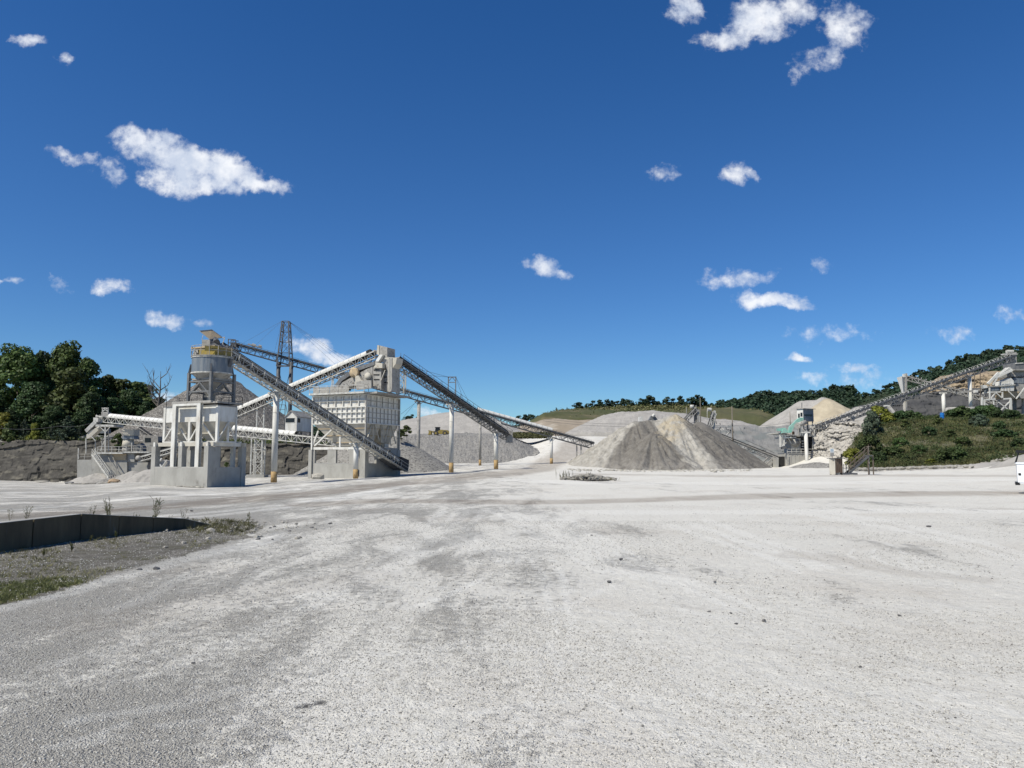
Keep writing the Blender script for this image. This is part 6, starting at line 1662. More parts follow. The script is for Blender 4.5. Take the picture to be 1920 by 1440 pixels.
mb = MB(); prism_front(mb, [(1212, 795), (1218, 786), (1222, 779), (1228, 780), (1236, 790), (1240, 798)], 205.5, 2); mb.build('frame_body', 'grey_steel', jk)
jk = thing('scrap_frame', 'tangle of pale steel framing on the slope right of the two stackers', 'steel framing', W(1345, 800, 203))
rn = random.Random(8)
for i in range(22):
    x_, y_ = rn.uniform(1336, 1378), 0
    y_ = 792 + (x_ - 1336) * .55 + rn.uniform(-6, 8)
    mb = MB(); mb.beam(W(x_, y_, 204), W(x_ + rn.uniform(-5, 5), y_ + rn.uniform(-7, 7), 204 + rn.uniform(-1, 1)), rn.uniform(.12, .3)); mb.build('strut', rn.choice(['bleached_steel', 'dusty_steel', 'grey_steel']), jk)
# wheel loader on the gravel bench
LD = 240
wl_ = thing('wheel_loader', 'yellow wheel loader with black cab working on top of the grey gravel bench', 'wheel loader', W(822, 816, LD))
o_ = W(822, 816.5, LD); k_ = LD / FPX
def LP(dx, up, dy=0): return Vector((o_.x + dx * k_, LD + dy, o_.z + up * k_))
def lpr(pts, dy, th): mb_ = MB(); mb_.prism([LP(x, z, dy) for x, z in pts], (0, th, 0)); return mb_
lpr([(-4, 3), (19, 3), (20, 8), (17, 10), (4, 11), (-2, 8)], .4, 1.7).build('engine_hood', 'yellow_paint', wl_)
lpr([(-7, 7), (-6, 15), (2, 15), (3, 8)], .6, 1.4).build('cab', 'dark_glass', wl_)
lpr([(-7.2, 15), (2.5, 15), (2.5, 16), (-7.2, 16)], .5, 1.6).build('cab_roof', 'black_paint', wl_)
lpr([(-8, 5), (-5, 8), (-14, 8.5), (-15, 6)], .5, .3).build('lift_arm', 'yellow_paint', wl_)
lpr([(-8, 5), (-5, 8), (-14, 8.5), (-15, 6)], 1.8, .3).build('lift_arm', 'yellow_paint', wl_)
lpr([(-20, 1), (-13, 2), (-14, 9), (-19, 10), (-18, 5)], -.1, 2.8).build('bucket', 'yellow_paint', wl_)
for dx in (-5, 12):
    for dy in (.0, 2.0):
        c_ = LP(dx, 4.4, dy); mb = MB(); mb.tube(c_, c_ + Vector((0, .55, 0)), 4.4 * k_, n=18); w_ = mb.build('wheel', 'wheel_rubber', wl_)
        mb = MB(); mb.tube(c_ - Vector((0, .03, 0)), c_ + Vector((0, .58, 0)), 2.1 * k_, n=12); mb.build('rim', 'yellow_paint', w_)
lpr([(17, 4), (20, 4), (20, 9), (18, 9)], .3, 1.9).build('counterweight', 'yellow_paint', wl_)

# ================================================================== RIGHT SIDE PLANT
r1a, r1b = W(1524, 800, 184), W(1897, 666, 212)
rc1, RQ, RL = conveyor('long rising conveyor with pale hooped idlers climbing to the upper right plant', r1a, r1b, 1.5, 1.5, 'grey_steel', 'dusty_steel', bay=1.9, hoops=True, chord=.2, lace=.1, idl='bleached_steel', idr=.1)
rc1['label'] = 'long rising conveyor with pale hoops climbing to the upper right plant'
mb = MB(); c_ = RQ(RL, 0, 1.0); mb.tube(c_ - Vector((1.2, 0, 0)), c_ + Vector((.6, 0, 0)), .5, n=12); mb.box((c_.x - 2.4, c_.y - .7, c_.z - .9), (c_.x + 1.4, c_.y + .7, c_.z - .6)); mb.build('drive_motor', 'bleached_steel', rc1)
mb = MB(); prism_front(mb, [(1892, 664), (1906, 660), (1907, 690), (1900, 700), (1896, 684)], 211.5, 2); mb.build('head_frame', 'dusty_steel', rc1)
r2b, r2a = W(1700, 705, 220), W(1872, 752, 214)
rc2, _, _ = conveyor('cluttered hooped conveyor falling right behind the long rising one', r2a, r2b, 1.4, 1.2, 'dusty_steel', 'bleached_steel', bay=1.6, hoops=True, chord=.16, lace=.1, idl='bleached_steel', idr=.1)
def far_col(px, pyt, pyb, D, r, label, m='white_steel'):
    p = W(px, pyb, D); t_ = thing('support_column', label, 'column', p)
    mb = MB(); mb.tube((p.x, D, p.z - 3), (p.x, D, ZP(pyt, D)), r, n=16); mb.build('pipe', m, t_, True)
    mb = MB(); mb.box((p.x - .9, D - .4, ZP(pyt, D)), (p.x + .9, D + .4, ZP(pyt, D) + .3)); mb.build('saddle', m, t_)
far_col(1770, 738, 768, 213, .48, 'white pipe column under the cluttered falling conveyor, above the blue barrel')
far_col(1821, 706, 766, 205, .50, 'white pipe column shaded at its top under the long rising conveyor')
far_col(1600, 783, 800, 189, .35, 'short white pipe stub under the long rising conveyor on the pale outcrop')
far_col(1697, 752, 778, 199, .40, 'grey pipe column with peeling side below the tall white hopper', 'dusty_steel')
q = W(1690, 720, 219)
th_ = thing('tall_hopper', 'tall white tapering hopper at the head of the cluttered conveyor', 'hopper', W(1690, 735, 218))
mb = MB(); k_ = 218
zl_, zh_ = ZP(736, 218), ZP(706, 218)
flat = lambda px_, D_q, z_q: Vector((W(px_, 720, D_q).x, D_q, z_q))
mb.frustum([flat(1690, 219.5, zl_), flat(1693, 218.3, zl_), flat(1694.5, 219.6, zl_), flat(1691.5, 221, zl_)], [flat(1682, 221, zh_), flat(1692, 217, zh_), flat(1697.5, 220, zh_), flat(1688, 224, zh_)]); mb.build('hopper_shell', 'white_cover', th_)
mb = MB(); prism_front(mb, [(1693.5, 708), (1697, 706), (1697, 735), (1694.5, 735)], 222, 1.5); mb.build('side_plate', 'dusty_steel', th_)
mb = MB(); prism_front(mb, [(1698, 700), (1701, 700), (1701, 780), (1698, 780)], 217.5, .5); mb.build('post', 'dusty_steel', th_)
mb = MB(); prism_front(mb, [(1694, 701), (1698, 701), (1698, 707), (1694, 707)], 217.6, .6); mb.build('top_box', 'white_steel', th_)
dg = thing('diagonal_prop', 'thick grey diagonal prop under the long rising conveyor beside the yellow green bush', 'prop', W(1683, 782, 184))
mb = MB(); mb.beam(W(1665, 761, 188), W(1684, 784, 182), .7, .5); mb.build('prop_beam', 'dusty_steel', dg); mb = MB(); mb.box((W(1660, 761, 188).x, 187.5, ZP(762, 188)), (W(1666, 761, 188).x, 189, ZP(759.5, 188))); mb.build('bracket', 'white_steel', dg)
# screening plant at the right edge
PD = 200
pl_ = thing('screening_plant', 'tall grey and white screening plant on braced white legs at the right edge', 'screening plant', W(1890, 775, PD))
def pp(name, pts, dD, th, m): mb_ = MB(); prism_front(mb_, pts, PD + dD, th); return mb_.build(name, m, pl_)
pp('lower_hopper', [(1880, 734), (1912, 734), (1903, 747), (1880, 747)], 1, 3, 'tan_steel')
pp('upper_box', [(1903, 680), (1925, 680), (1925, 692), (1903, 692)], 1, 5, 'grey_steel')
pp('roof_slab', [(1902, 692), (1930, 692), (1930, 694.5), (1902, 694.5)], .5, 6, 'dusty_steel')
pp('skirt_plate', [(1904, 680.5), (1919, 679.5), (1919, 681.5), (1904, 682.5)], .8, .2, 'bleached_steel')
pp('upper_body', [(1893, 694.6), (1930, 694.6), (1930, 706), (1896, 706)], 1.5, 5, 'dusty_steel')
pp('screen_body', [(1878, 716), (1895, 708), (1901, 714), (1901, 721), (1878, 722)], 0, 3, 'white_steel')
pp('dark_drum', [(1901, 708), (1930, 708), (1930, 719), (1901, 719)], 1.5, 4, 'blue_grey_steel')
pp('catwalk_plate', [(1877, 722.3), (1904, 720), (1904, 722), (1877, 724.5)], -.6, 4, 'bleached_steel')
pp('ribbed_panel', [(1877, 725), (1902, 722.5), (1901, 733), (1877, 733)], -.3, 3, 'white_steel')
for px in (1882, 1887.5, 1893): pp('panel_rib', [(px, 725), (px + .6, 725), (px + .6, 732.5), (px, 732.5)], -.42, .1, 'dusty_steel')
pp('side_hopper', [(1903, 720), (1930, 720), (1930, 747), (1912, 747)], 1.2, 5, 'dusty_steel')
pp('glazed_front', [(1856, 726), (1874, 726), (1874, 732), (1856, 733)], -.2, 2.5, 'blue_grey_steel')
pp('deck_beam', [(1855, 734), (1877, 733.6), (1877, 735.8), (1855, 736.5)], -.5, 3, 'white_steel')
pp('deck_edge', [(1854, 724), (1877, 723), (1877, 725), (1854, 726)], -.5, 3, 'dusty_steel')
def pb(name, x0, y0, x1, y1, w_, m='white_steel', dD=-.4): mb_ = MB(); mb_.beam(W(x0, y0, PD + dD), W(x1, y1, PD + dD), w_); return mb_.build(name, m, pl_)
for (x0, y0, x1, y1, w_) in ((1855.3, 727, 1856, 748, .28), (1879.5, 735, 1879.5, 746, .3), (1845, 750, 1846.5, 770, .42), (1894, 747, 1895.5, 775, .5), (1863, 750, 1864, 774, .2), (1841, 745, 1841, 768, .4)): pb('leg', x0, y0, x1, y1, w_)
for (x0, y0, x1, y1) in ((1867, 736, 1878, 746), (1866, 737, 1858, 747), (1891, 734, 1902.5, 745), (1848, 757, 1861, 767), (1872, 754, 1894, 771), (1892, 754, 1874, 772), (1925, 722, 1905, 748)): pb('brace', x0, y0, x1, y1, .24)
pb('beam', 1844, 750, 1866, 748, .35); pb('beam', 1881, 748, 1895, 747, .35)
for x0 in (1856, 1865, 1874, 1884, 1895): pb('rail_post', x0, 724, x0, 717, .1, 'bleached_steel')
pb('handrail', 1856, 717, 1895, 714, .09, 'bleached_steel')
pb('chute_beam', 1852, 720, 1872, 699, .55); pb('chute_beam', 1861, 722, 1869, 708, .4); pb('chute_beam', 1866, 708, 1898, 694, .5)
pp('inclined_screen', [(1874, 702), (1884, 696), (1894, 688), (1899, 692), (1880, 706), (1875, 707)], .2, 2, 'bleached_steel')
pp('discharge_drum', [(1842, 722), (1850, 722), (1852, 727), (1845, 728)], -.2, 1, 'white_cover')
pp('white_box', [(1829, 731), (1834, 731), (1834, 736), (1829, 736)], -.2, 1, 'white_cover')
pb('catwalk', 1793, 737, 1852, 729, .5, 'dusty_steel', 3)
for i in range(8): pb('rung', 1868.3, 752 + i * 2.6, 1870.8, 752 + i * 2.6, .12, 'bleached_steel')
pp('footing', [(1879, 775), (1884, 775), (1884, 786), (1879, 786)], -.6, 1.5, 'concrete'); pp('footing', [(1892, 774), (1898, 774), (1898, 786), (1892, 786)], -.6, 1.5, 'concrete'); pp('footing', [(1913, 776), (1930, 776), (1930, 786), (1913, 786)], -.6, 1.5, 'concrete')
pp('far_leg', [(1918, 747), (1922, 747), (1922, 776), (1918, 776)], 3, .6, 'dusty_steel'); pp('far_leg', [(1902, 748), (1906, 748), (1906, 776), (1902, 776)], 4, .6, 'grey_steel')
for (x0, x1, y0, y1) in ((1827, 1827, 702, 727), (1838, 1838, 696, 770)):
    pb('thin_post', x0, y0, x1, y1, .14, 'rusty_metal', 2)
# tank, barrel
tk = thing('storage_tank', 'long horizontal grey tank lying behind the bushes on top of the bank', 'tank', W(1815, 780, 183))
a_, b_ = W(1777, 771.5, 183), W(1862, 770.5, 187)
mb = MB(); r_ = 1.05; mb.tube(a_, b_, r_, n=24); mb.build('tank_shell', 'dusty_steel', tk, True)
d_ = (b_ - a_).normalized(); mb = MB(); mb.tube(a_ - d_ * .35, a_, r_ * .6, r_, n=24); mb.build('end_cap', 'dusty_steel', tk, True)
mb = MB(); mb.box((a_.x + 1, a_.y - .8, a_.z - 2.2), (a_.x + 1.5, a_.y + .8, a_.z - .7)); mb.build('saddle', 'concrete', tk); mb = MB(); mb.box((b_.x - 1.5, b_.y - .8, b_.z - 2.2), (b_.x - 1, b_.y + .8, b_.z - .7)); mb.build('saddle', 'concrete', tk)
br_ = thing('barrel', 'bright blue plastic barrel at the left end of the long grey tank', 'barrel', W(1767, 788, 171))
c_ = W(1767, 788, 171)
mb = MB(); hB = ZP(774, 171) - c_.z
prof = [(.36, 0), (.42, .08), (.43, .3), (.46, .32), (.46, .36), (.43, .38), (.43, .64), (.46, .66), (.46, .70), (.43, .72), (.42, .95), (.36, 1)]
for (ra, za), (rb_, zb_) in zip(prof[:-1], prof[1:]): mb.tube(c_ + Vector((0, 0, za * hB)), c_ + Vector((0, 0, zb_ * hB)), ra, rb_, 16, True)
mb.build('drum', 'blue_plastic', br_); mb = MB(); mb.tube(c_ + Vector((0, 0, hB)), c_ + Vector((0, 0, hB + .03)), .38, n=16); mb.build('lid', 'blue_plastic', br_)
# crusher pit right of the large pile
CD = 184
pc = thing('primary_crusher', 'pale dusty primary crusher with big round flywheel on a concrete block', 'crusher', W(1500, 875, CD))
def cp_(name, pts, dD, th, m, par=None): mb_ = MB(); prism_front(mb_, pts, CD + dD, th); return mb_.build(name, m, par or pc)
cp_('concrete_base', [(1477, 880), (1529, 880), (1527, 850), (1477, 850)], 0, 7, 'concrete')
for px in (1483, 1491, 1499, 1508): cp_('stain', [(px, 877), (px + .9, 877), (px + .7, 852), (px, 852)], -.06, .05, 'dusty_steel')
cp_('crusher_body', [(1484, 849), (1512, 849), (1512, 821), (1484, 821)], .8, 5, 'cream_steel')
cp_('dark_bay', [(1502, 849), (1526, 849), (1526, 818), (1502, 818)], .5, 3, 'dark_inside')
c_ = W(1491.5, 829.5, CD + .4); mb = MB(); mb.tube(c_, c_ + Vector((0, .5, 0)), .95, n=28); w_ = mb.build('flywheel', 'dusty_steel', pc, True)
mb = MB(); mb.tube(c_ - Vector((0, .06, 0)), c_ + Vector((0, .02, 0)), .25, n=14); mb.build('hub', 'bleached_steel', w_)
for k in range(4): cp_('slat', [(1503.5, 826 + k * 5), (1507.5, 826 + k * 5), (1507.5, 828 + k * 5), (1503.5, 828 + k * 5)], .3, .15, 'bleached_steel')
for (x0, y0, x1, y1, w_) in ((1476, 847, 1530, 847, .14), (1476, 842, 1530, 842, .1)):
    mb = MB(); mb.beam(W(x0, y0, CD - .3), W(x1, y1, CD - .3), w_); mb.build('handrail', 'bleached_steel', pc)
for px in (1476, 1484, 1493, 1502): mb = MB(); mb.beam(W(px, 850, CD - .3), W(px, 841, CD - .3), .08); mb.build('rail_post', 'bleached_steel', pc)
cp_('deck', [(1451, 811.5), (1488, 812), (1488, 814), (1451, 813.5)], -.2, 5, 'bleached_steel')
cp_('deck', [(1466, 819), (1486, 819), (1486, 821.5), (1466, 822)], -.6, 5, 'white_steel')
cp_('deck', [(1487, 816), (1530, 817), (1530, 819), (1487, 818.5)], .2, 5, 'dusty_steel')
for (px, y0, y1, w_) in ((1463, 814, 838, .36), (1470, 814, 836, .3), (1519, 806, 818, .2), (1524, 800, 850, .2), (1527, 806, 848, .25)):
    mb = MB(); mb.beam(W(px, y0, CD - .3), W(px, y1, CD - .3), w_); mb.build('post', 'white_steel', pc)
for (x0, y0, x1, y1) in ((1478, 822, 1484, 832), (1464, 838, 1475, 829), (1462, 815, 1472, 806)):
    mb = MB(); mb.beam(W(x0, y0, CD - .3), W(x1, y1, CD - .3), .16); mb.build('brace', 'white_steel', pc)
cp_('motor', [(1466, 838), (1474, 836), (1476, 841), (1467, 842)], -.5, .9, 'dark_steel')
c_ = W(1487.5, 815, CD - .5); mb = MB(); mb.tube(c_, c_ + Vector((0, 0, .75)), .3, n=12); mb.build('red_drum', 'rust', pc)
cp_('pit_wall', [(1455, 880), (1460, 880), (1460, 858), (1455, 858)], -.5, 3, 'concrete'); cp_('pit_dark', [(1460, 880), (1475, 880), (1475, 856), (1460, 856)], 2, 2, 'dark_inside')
for i in range(9): mb = MB(); mb.beam(W(1475.5, 876 - i * 2.8, CD - .3), W(1478, 876 - i * 2.8, CD - .3), .08); mb.build('rung', 'bleached_steel', pc)
for px in (1475.3, 1478.2): mb = MB(); mb.beam(W(px, 879, CD - .3), W(px, 852, CD - .3), .08); mb.build('ladder_rail', 'bleached_steel', pc)
far_col(1513.3, 812, 873, 181, .42, 'white pipe column in front of the primary crusher, below the control booth')
cbh = thing('control_booth', 'small grey control booth with flat roof and white window frame above the crusher', 'control booth', W(1510, 790, CD))
mb = MB(); xg_ = W(1506, 780, CD)
Bc = Frame((xg_.x, CD, 0), 60)
uL = -(W(1495, 780, CD).x - xg_.x) / -Bc.a.x; 
z0, z1 = ZP(789.5, CD), ZP(766.5, CD)
mb = MB(); mb.box((0, 0, z0), (1.75, 3.7, z1), Bc); mb.build('booth_wall', 'blue_grey_steel', cbh)
mb = MB(); mb.box((-.03, -.03, z0 + .05), (1.78, -.002, z1 - .02), Bc); mb.build('front_frame', 'white_cover', cbh)
mb = MB(); mb.box((.15, -.06, ZP(781, CD)), (.75, -.032, ZP(773.5, CD)), Bc); mb.build('window', 'dark_glass', cbh)
mb = MB(); mb.box((.95, -.06, ZP(783, CD)), (1.45, -.032, ZP(775, CD)), Bc); mb.build('window', 'dark_glass', cbh)
mb = MB(); mb.box((-.04, .4, ZP(780, CD)), (-.002, 3.2, ZP(776.5, CD)), Bc); mb.build('window', 'dark_glass', cbh)
mb = MB(); mb.box((-.4, -.3, z1 + .002), (2.1, 4.1, z1 + .12), Bc); mb.build('roof', 'dusty_steel', cbh)
mb = MB(); mb.beam(W(1503.5, 765, CD + 1), W(1503.5, 755, CD + 1), .12); mb.build('vent_pipe', 'dark_steel', cbh)
mb = MB()
for k, (u_, v_) in enumerate(((.2, .2), (1.6, .2), (.2, 3.5), (1.6, 3.5))): mb = MB(); mb.box((u_ - .1, v_ - .1, ZP(816, CD)), (u_ + .1, v_ + .1, z0), Bc); mb.build('post', 'dusty_steel', cbh)
ta_ = thing('feed_chute', 'faded teal green feed chute and motor left of the control booth', 'chute', W(1490, 805, CD - 1))
cp_('chute_plate', [(1478, 812), (1481, 800), (1494, 787), (1500, 783), (1502, 790), (1490, 798), (1484, 811)], -2.2, .8, 'teal_paint', ta_)
cp_('motor_box', [(1459, 803), (1472, 802), (1472, 808), (1460, 808)], -1.5, 1.4, 'teal_paint', ta_)
cp_('gear_case', [(1468, 805), (1474, 803), (1478, 811), (1466, 812)], -2, 1.2, 'teal_paint', ta_)
cp_('platform_plate', [(1500, 783), (1507, 783), (1507, 789), (1501, 789)], -1.2, .6, 'teal_paint', ta_)
dp = thing('dust_drum', 'pale horizontal drum below the control booth', 'drum', W(1505, 795, CD - 2))
mb = MB(); mb.tube(W(1494, 797.5, CD - 2.2), W(1511, 791.5, CD - 2), .55, n=16); mb.build('drum_shell', 'dusty_steel', dp, True)
mb = MB(); mb.tube(W(1495, 799, CD - 2.6), W(1495, 799, CD - 2.2), .7, n=16); mb.build('drum_end', 'dusty_steel', dp)
rn = random.Random(12)
cl_ = thing('pipe_frame', 'cluttered pale pipes, rails and struts between the booth and the long rising conveyor', 'steel framing', W(1520, 805, CD))
for i in range(46):
    x_ = rn.uniform(1492, 1550); y_ = rn.uniform(796, 818) if x_ < 1530 else rn.uniform(786, 808)
    d2 = rn.choice([(0, 8), (8, -3), (5, 5), (0, 10), (9, 0)]); w_ = rn.uniform(.07, .2)
    mb = MB(); mb.beam(W(x_, y_, CD - 1.2 + rn.uniform(-.8, .8)), W(x_ + d2[0] * rn.uniform(.5, 1), y_ + d2[1] * rn.uniform(.5, 1), CD - 1.2), w_); mb.build('strut', rn.choice(['bleached_steel', 'bleached_steel', 'dusty_steel', 'dark_steel', 'grey_steel']), cl_)
conveyor('open conveyor descending right behind the darker dust cone to the crusher pit', W(1474, 864, 187), W(1352, 815, 189), 1.1, 1.1, 'dusty_steel', 'dark_steel', bay=1.2, chord=.14, skirt=.22)
pt = thing('conveyor_prop', 'crossed pale prop legs under the low end of the conveyor by the crusher pit', 'prop', W(1440, 878, 186))
for (x0, y0, x1, y1) in ((1430, 878, 1452, 856), (1436, 878, 1458, 858), (1428, 870, 1440, 858)):
    mb = MB(); mb.beam(W(x0, y0, 185.5), W(x1, y1, 186), .3); mb.build('leg', 'dusty_steel', pt)
wire([W(1398, 825, 186), W(1452, 849, 186)], 'pale cable below the descending conveyor by the dust cone', .05)
# service truck at the right edge
TD = 40.0
tr = thing('service_truck', 'white service truck body with black ladder rack, cut off by the right edge', 'truck', (W(1905, 900, TD).x, TD, 0))
tx = W(1907, 890, TD).x; gzt = g1(tx + 1, TD)
zt_, zb_ = ZP(868, TD), ZP(907, TD)
Bt = Frame((tx - .06, TD, 0), 0); Bt.a = Vector((1, 0, 0)); Bt.b = Vector((0, 1, 0))
Lb = 2.5
mb = MB(); mb.prism([Vector((W(1905.5, 870, TD).x, TD, zt_ - .05)), Vector((W(1908.5, 907, TD).x, TD, zb_)), Vector((tx + .85, TD, zb_)), Vector((tx + .95, TD, zb_ + .45)), Vector((tx + 1.55, TD, zb_ + .45)), Vector((tx + 1.65, TD, zb_)), Vector((tx + Lb, TD, zb_)), Vector((tx + Lb, TD, zt_ - .05))], (0, 2.0, 0)); mb.build('service_body', 'truck_white', tr)
mb = MB(); mb.box((W(1904, 870, TD).x, TD - .04, zt_ - .048), (tx + Lb, TD + 2.05, zt_ + .03)); mb.build('top_rail', 'truck_white', tr)
for (x0, x1) in ((.06, .42), (.47, 1.15), (1.7, 2.4)):
    mb = MB(); mb.box((tx + x0, TD - .025, zb_ + (.06 if x0 < .4 or x0 > 1.5 else .5)), (tx + x1, TD - .002, zt_ - .1)); dr = mb.build('compartment_door', 'truck_white', tr)
    if x0 < .1: door0 = dr
mb = MB(); mb.box((W(1910, 888, TD).x - .04, TD - .05, ZP(891, TD)), (W(1912.5, 888, TD).x, TD - .026, ZP(887, TD))); mb.build('latch', 'black_paint', door0)
mb = MB(); mb.box((W(1907.5, 905, TD).x, TD - .05, ZP(908, TD)), (W(1909.5, 905, TD).x + .03, TD + .05, ZP(904.5, TD))); mb.build('marker_light', 'black_paint', tr)
rk = MB(); zr = ZP(847, TD)
rk.beam((W(1904, 868, TD).x, TD + .1, zt_), (W(1906.5, 860, TD).x, TD + .1, ZP(858, TD)), .08); rk.beam((W(1906.5, 860, TD).x, TD + .1, ZP(858, TD)), (W(1908.5, 848, TD).x, TD + .1, zr), .07)
rk.beam((W(1906, 846, TD).x, TD + .1, ZP(845.5, TD)), (tx + Lb + 2, TD + .1, ZP(845.5, TD)), .06); rk.beam((W(1908, 846, TD).x, TD + .1, ZP(848.5, TD)), (tx + Lb + 2, TD + .1, ZP(848.5, TD)), .05)
rk.beam((tx + Lb - .2, TD + .1, zt_), (tx + Lb - .2, TD + .1, zr), .07); rk.beam((W(1906, 846, TD).x, TD + 1.9, zr), (tx + Lb + 2, TD + 1.9, zr), .06); rk.beam((W(1908, 846, TD).x, TD + .1, zr), (W(1908, 846, TD).x, TD + 1.9, zr), .06)
rk.build('ladder_rack', 'black_paint', tr)
mb = MB(); mb.tube((W(1907, 846, TD).x, TD + .05, ZP(846.5, TD)), (W(1907, 846, TD).x, TD + .25, ZP(846.5, TD)), .09, n=10); mb.build('work_lamp', 'black_paint', tr)
mb = MB(); mb.box((tx + .2, TD + .4, gzt + .55), (tx + 5.6, TD + 1.6, gzt + .75)); mb.build('chassis', 'black_paint', tr)
mb = MB(); mb.prism([Vector((tx + 2.7, TD + .05, gzt + .6)), Vector((tx + 5.9, TD + .05, gzt + .6)), Vector((tx + 5.9, TD + .05, gzt + 1.15)), Vector((tx + 4.7, TD + .05, gzt + 1.25)), Vector((tx + 4.2, TD + .05, gzt + 1.95)), Vector((tx + 2.8, TD + .05, gzt + 1.95))], (0, 1.9, 0)); mb.build('cab', 'truck_white', tr)
mb = MB(); mb.prism([Vector((tx + 2.95, TD + .03, gzt + 1.3)), Vector((tx + 4.5, TD + .03, gzt + 1.3)), Vector((tx + 4.1, TD + .03, gzt + 1.85)), Vector((tx + 2.95, TD + .03, gzt + 1.85))], (0, .015, 0)); mb.build('side_window', 'dark_glass', tr)
for x_ in (1.25, 4.9):
    for y_ in (.0, 1.75):
        mb = MB(); mb.tube((tx + x_, TD + y_, gzt + .40), (tx + x_, TD + y_ + .25, gzt + .40), .40, n=20); w_ = mb.build('wheel', 'wheel_rubber', tr)
        mb = MB(); mb.tube((tx + x_, TD + y_ - .02, gzt + .40), (tx + x_, TD + y_ + .27, gzt + .40), .22, n=16); mb.build('rim', 'dusty_steel', w_)
mb = MB(); mb.box((tx - .1, TD + .2, gzt + .45), (tx + .1, TD + 1.8, gzt + .6)); mb.build('rear_bumper', 'black_paint', tr)
tr.rotation_euler = (0, 0, -R(32))
# ================================================================== VEGETATION
ORD = ['first', 'second', 'third', 'fourth', 'fifth', 'sixth', 'seventh', 'eighth', 'ninth', 'tenth', 'eleventh', 'twelfth', 'thirteenth', 'fourteenth', 'fifteenth', 'sixteenth', 'seventeenth', 'eighteenth', 'nineteenth', 'twentieth', 'last']
def quads_at(C, S, rs_, up=None, asp=1.0, nrm=None):
    """random leaf quads: centres C (n,3), sizes S (n)"""
    n = len(C)
    a = rs_.normal(size=(n, 3)); a /= np.linalg.norm(a, axis=1, keepdims=True)
    if nrm is not None:
        nn = nrm + rs_.normal(size=(n, 3)) * .55; nn /= np.linalg.norm(nn, axis=1, keepdims=True)
        a = a - (a * nn).sum(1, keepdims=True) * nn; a /= np.linalg.norm(a, axis=1, keepdims=True)
        b = np.cross(nn, a)
    else:
        b = rs_.normal(size=(n, 3)); b = b - (a * b).sum(1, keepdims=True) * a; b /= np.linalg.norm(b, axis=1, keepdims=True)
    S = S[:, None]
    V = np.stack([C - a * S - b * S * .6 * asp, C + a * S * .7 - b * S * .7 * asp, C + a * S + b * S * .6 * asp, C - a * S * .6 + b * S * .8 * asp], 1).reshape(-1, 3)
    F = np.arange(4 * n).reshape(-1, 4)
    return V, F
def crown_mesh(seed, H, Wd, base=.25, nclump=46, per=130, leaf=.34, m='leaf_broad', top=.0):
    rs_ = np.random.RandomState(seed)
    C = []; S = []; Nn = []
    for i in range(nclump):
        t = rs_.rand() ** .75
        z = H * (base + (1 - base) * t * .93)
        prof = math.sin(math.pi * min(1, (.16 + .84 * t) ** .85)) ** .6 if t < .97 else .35
        rr = Wd / 2 * prof * (rs_.rand() ** .38) * .82
        an = rs_.rand() * 2 * math.pi
        c = np.array([rr * math.cos(an), rr * math.sin(an), z])
        cr = Wd * rs_.uniform(.10, .19)
        k = int(per * rs_.uniform(.6, 1.3))
        d = rs_.normal(size=(k, 3)); d /= np.linalg.norm(d, axis=1, keepdims=True)
        rad = cr * (.72 + .38 * rs_.rand(k))[:, None]
        C.append(c + d * rad * np.array([1, 1, .72])); Nn.append(d + np.array([0, 0, .4])); S.append(leaf * rs_.uniform(.6, 1.25, k))
    V, F = quads_at(np.vstack(C), np.concatenate(S), rs_, nrm=np.vstack(Nn))
    return npmesh('crown', V, F, m)
def trunk_mesh(seed, H, Wd, base=.25, r=.35, m='bark'):
    rn = random.Random(seed); mb = MB()
    top = H * .8; pts = [Vector((0, 0, -.6)), Vector((rn.uniform(-.2, .2), rn.uniform(-.2, .2), H * .25)), Vector((rn.uniform(-.5, .5), rn.uniform(-.5, .5), H * .5)), Vector((rn.uniform(-.8, .8), rn.uniform(-.8, .8), top))]
    mb.path(pts, [r, r * .75, r * .5, r * .15], 7)
    for i in range(8):
        f = rn.uniform(base, .72); z = f * H; an = rn.uniform(0, 6.28)
        p = Vector((0, 0, z)); q = p + Vector((math.cos(an), math.sin(an), .7)) * Wd * .3
        mb.path([p, p.lerp(q, .5) + Vector((0, 0, .1 * Wd * .3)), q], [r * .4, r * .25, r * .08], 5)
    me = bpy.data.meshes.new('trunk'); me.from_pydata(mb.v, [], mb.f); me.materials.append(MATS[m]); me.shade_smooth(); return me
TREES = {}
def tree_kind(key, *a, **k):
    kw = dict(k); r = kw.pop('r', .35); bm_ = kw.pop('bark', 'bark')
    TREES[key] = (crown_mesh(*a, **kw), trunk_mesh(a[0], a[1], a[2], kw.get('base', .25), r, bm_))
def plant_tree(key, p, label, cat='tree', s=1.0, rz=0.0, sz=None, group=None, name='broadleaf_tree'):
    t_ = thing(name, label, cat, p, group)
    for nm, me in zip(('crown', 'trunk'), TREES[key]):
        o = bpy.data.objects.new(nm, me); COL.objects.link(o); o.parent = t_
    t_.scale = (s, s, sz or s); t_.rotation_euler = (0, 0, rz)
    return t_
tree_kind('A', 1, 24, 15, base=.10, nclump=72, per=150, leaf=.36)
tree_kind('B', 2, 22, 11, base=.12, nclump=58, per=150, leaf=.33)
tree_kind('C', 3, 19, 13, base=.08, nclump=64, per=140, leaf=.36, m='leaf_dark')
tree_kind('D', 4, 16, 10, base=.06, nclump=50, per=140, leaf=.33, m='leaf_olive')
tree_kind('E', 5, 24, 13, base=.10, nclump=80, per=130, leaf=.38, m='leaf_dark')
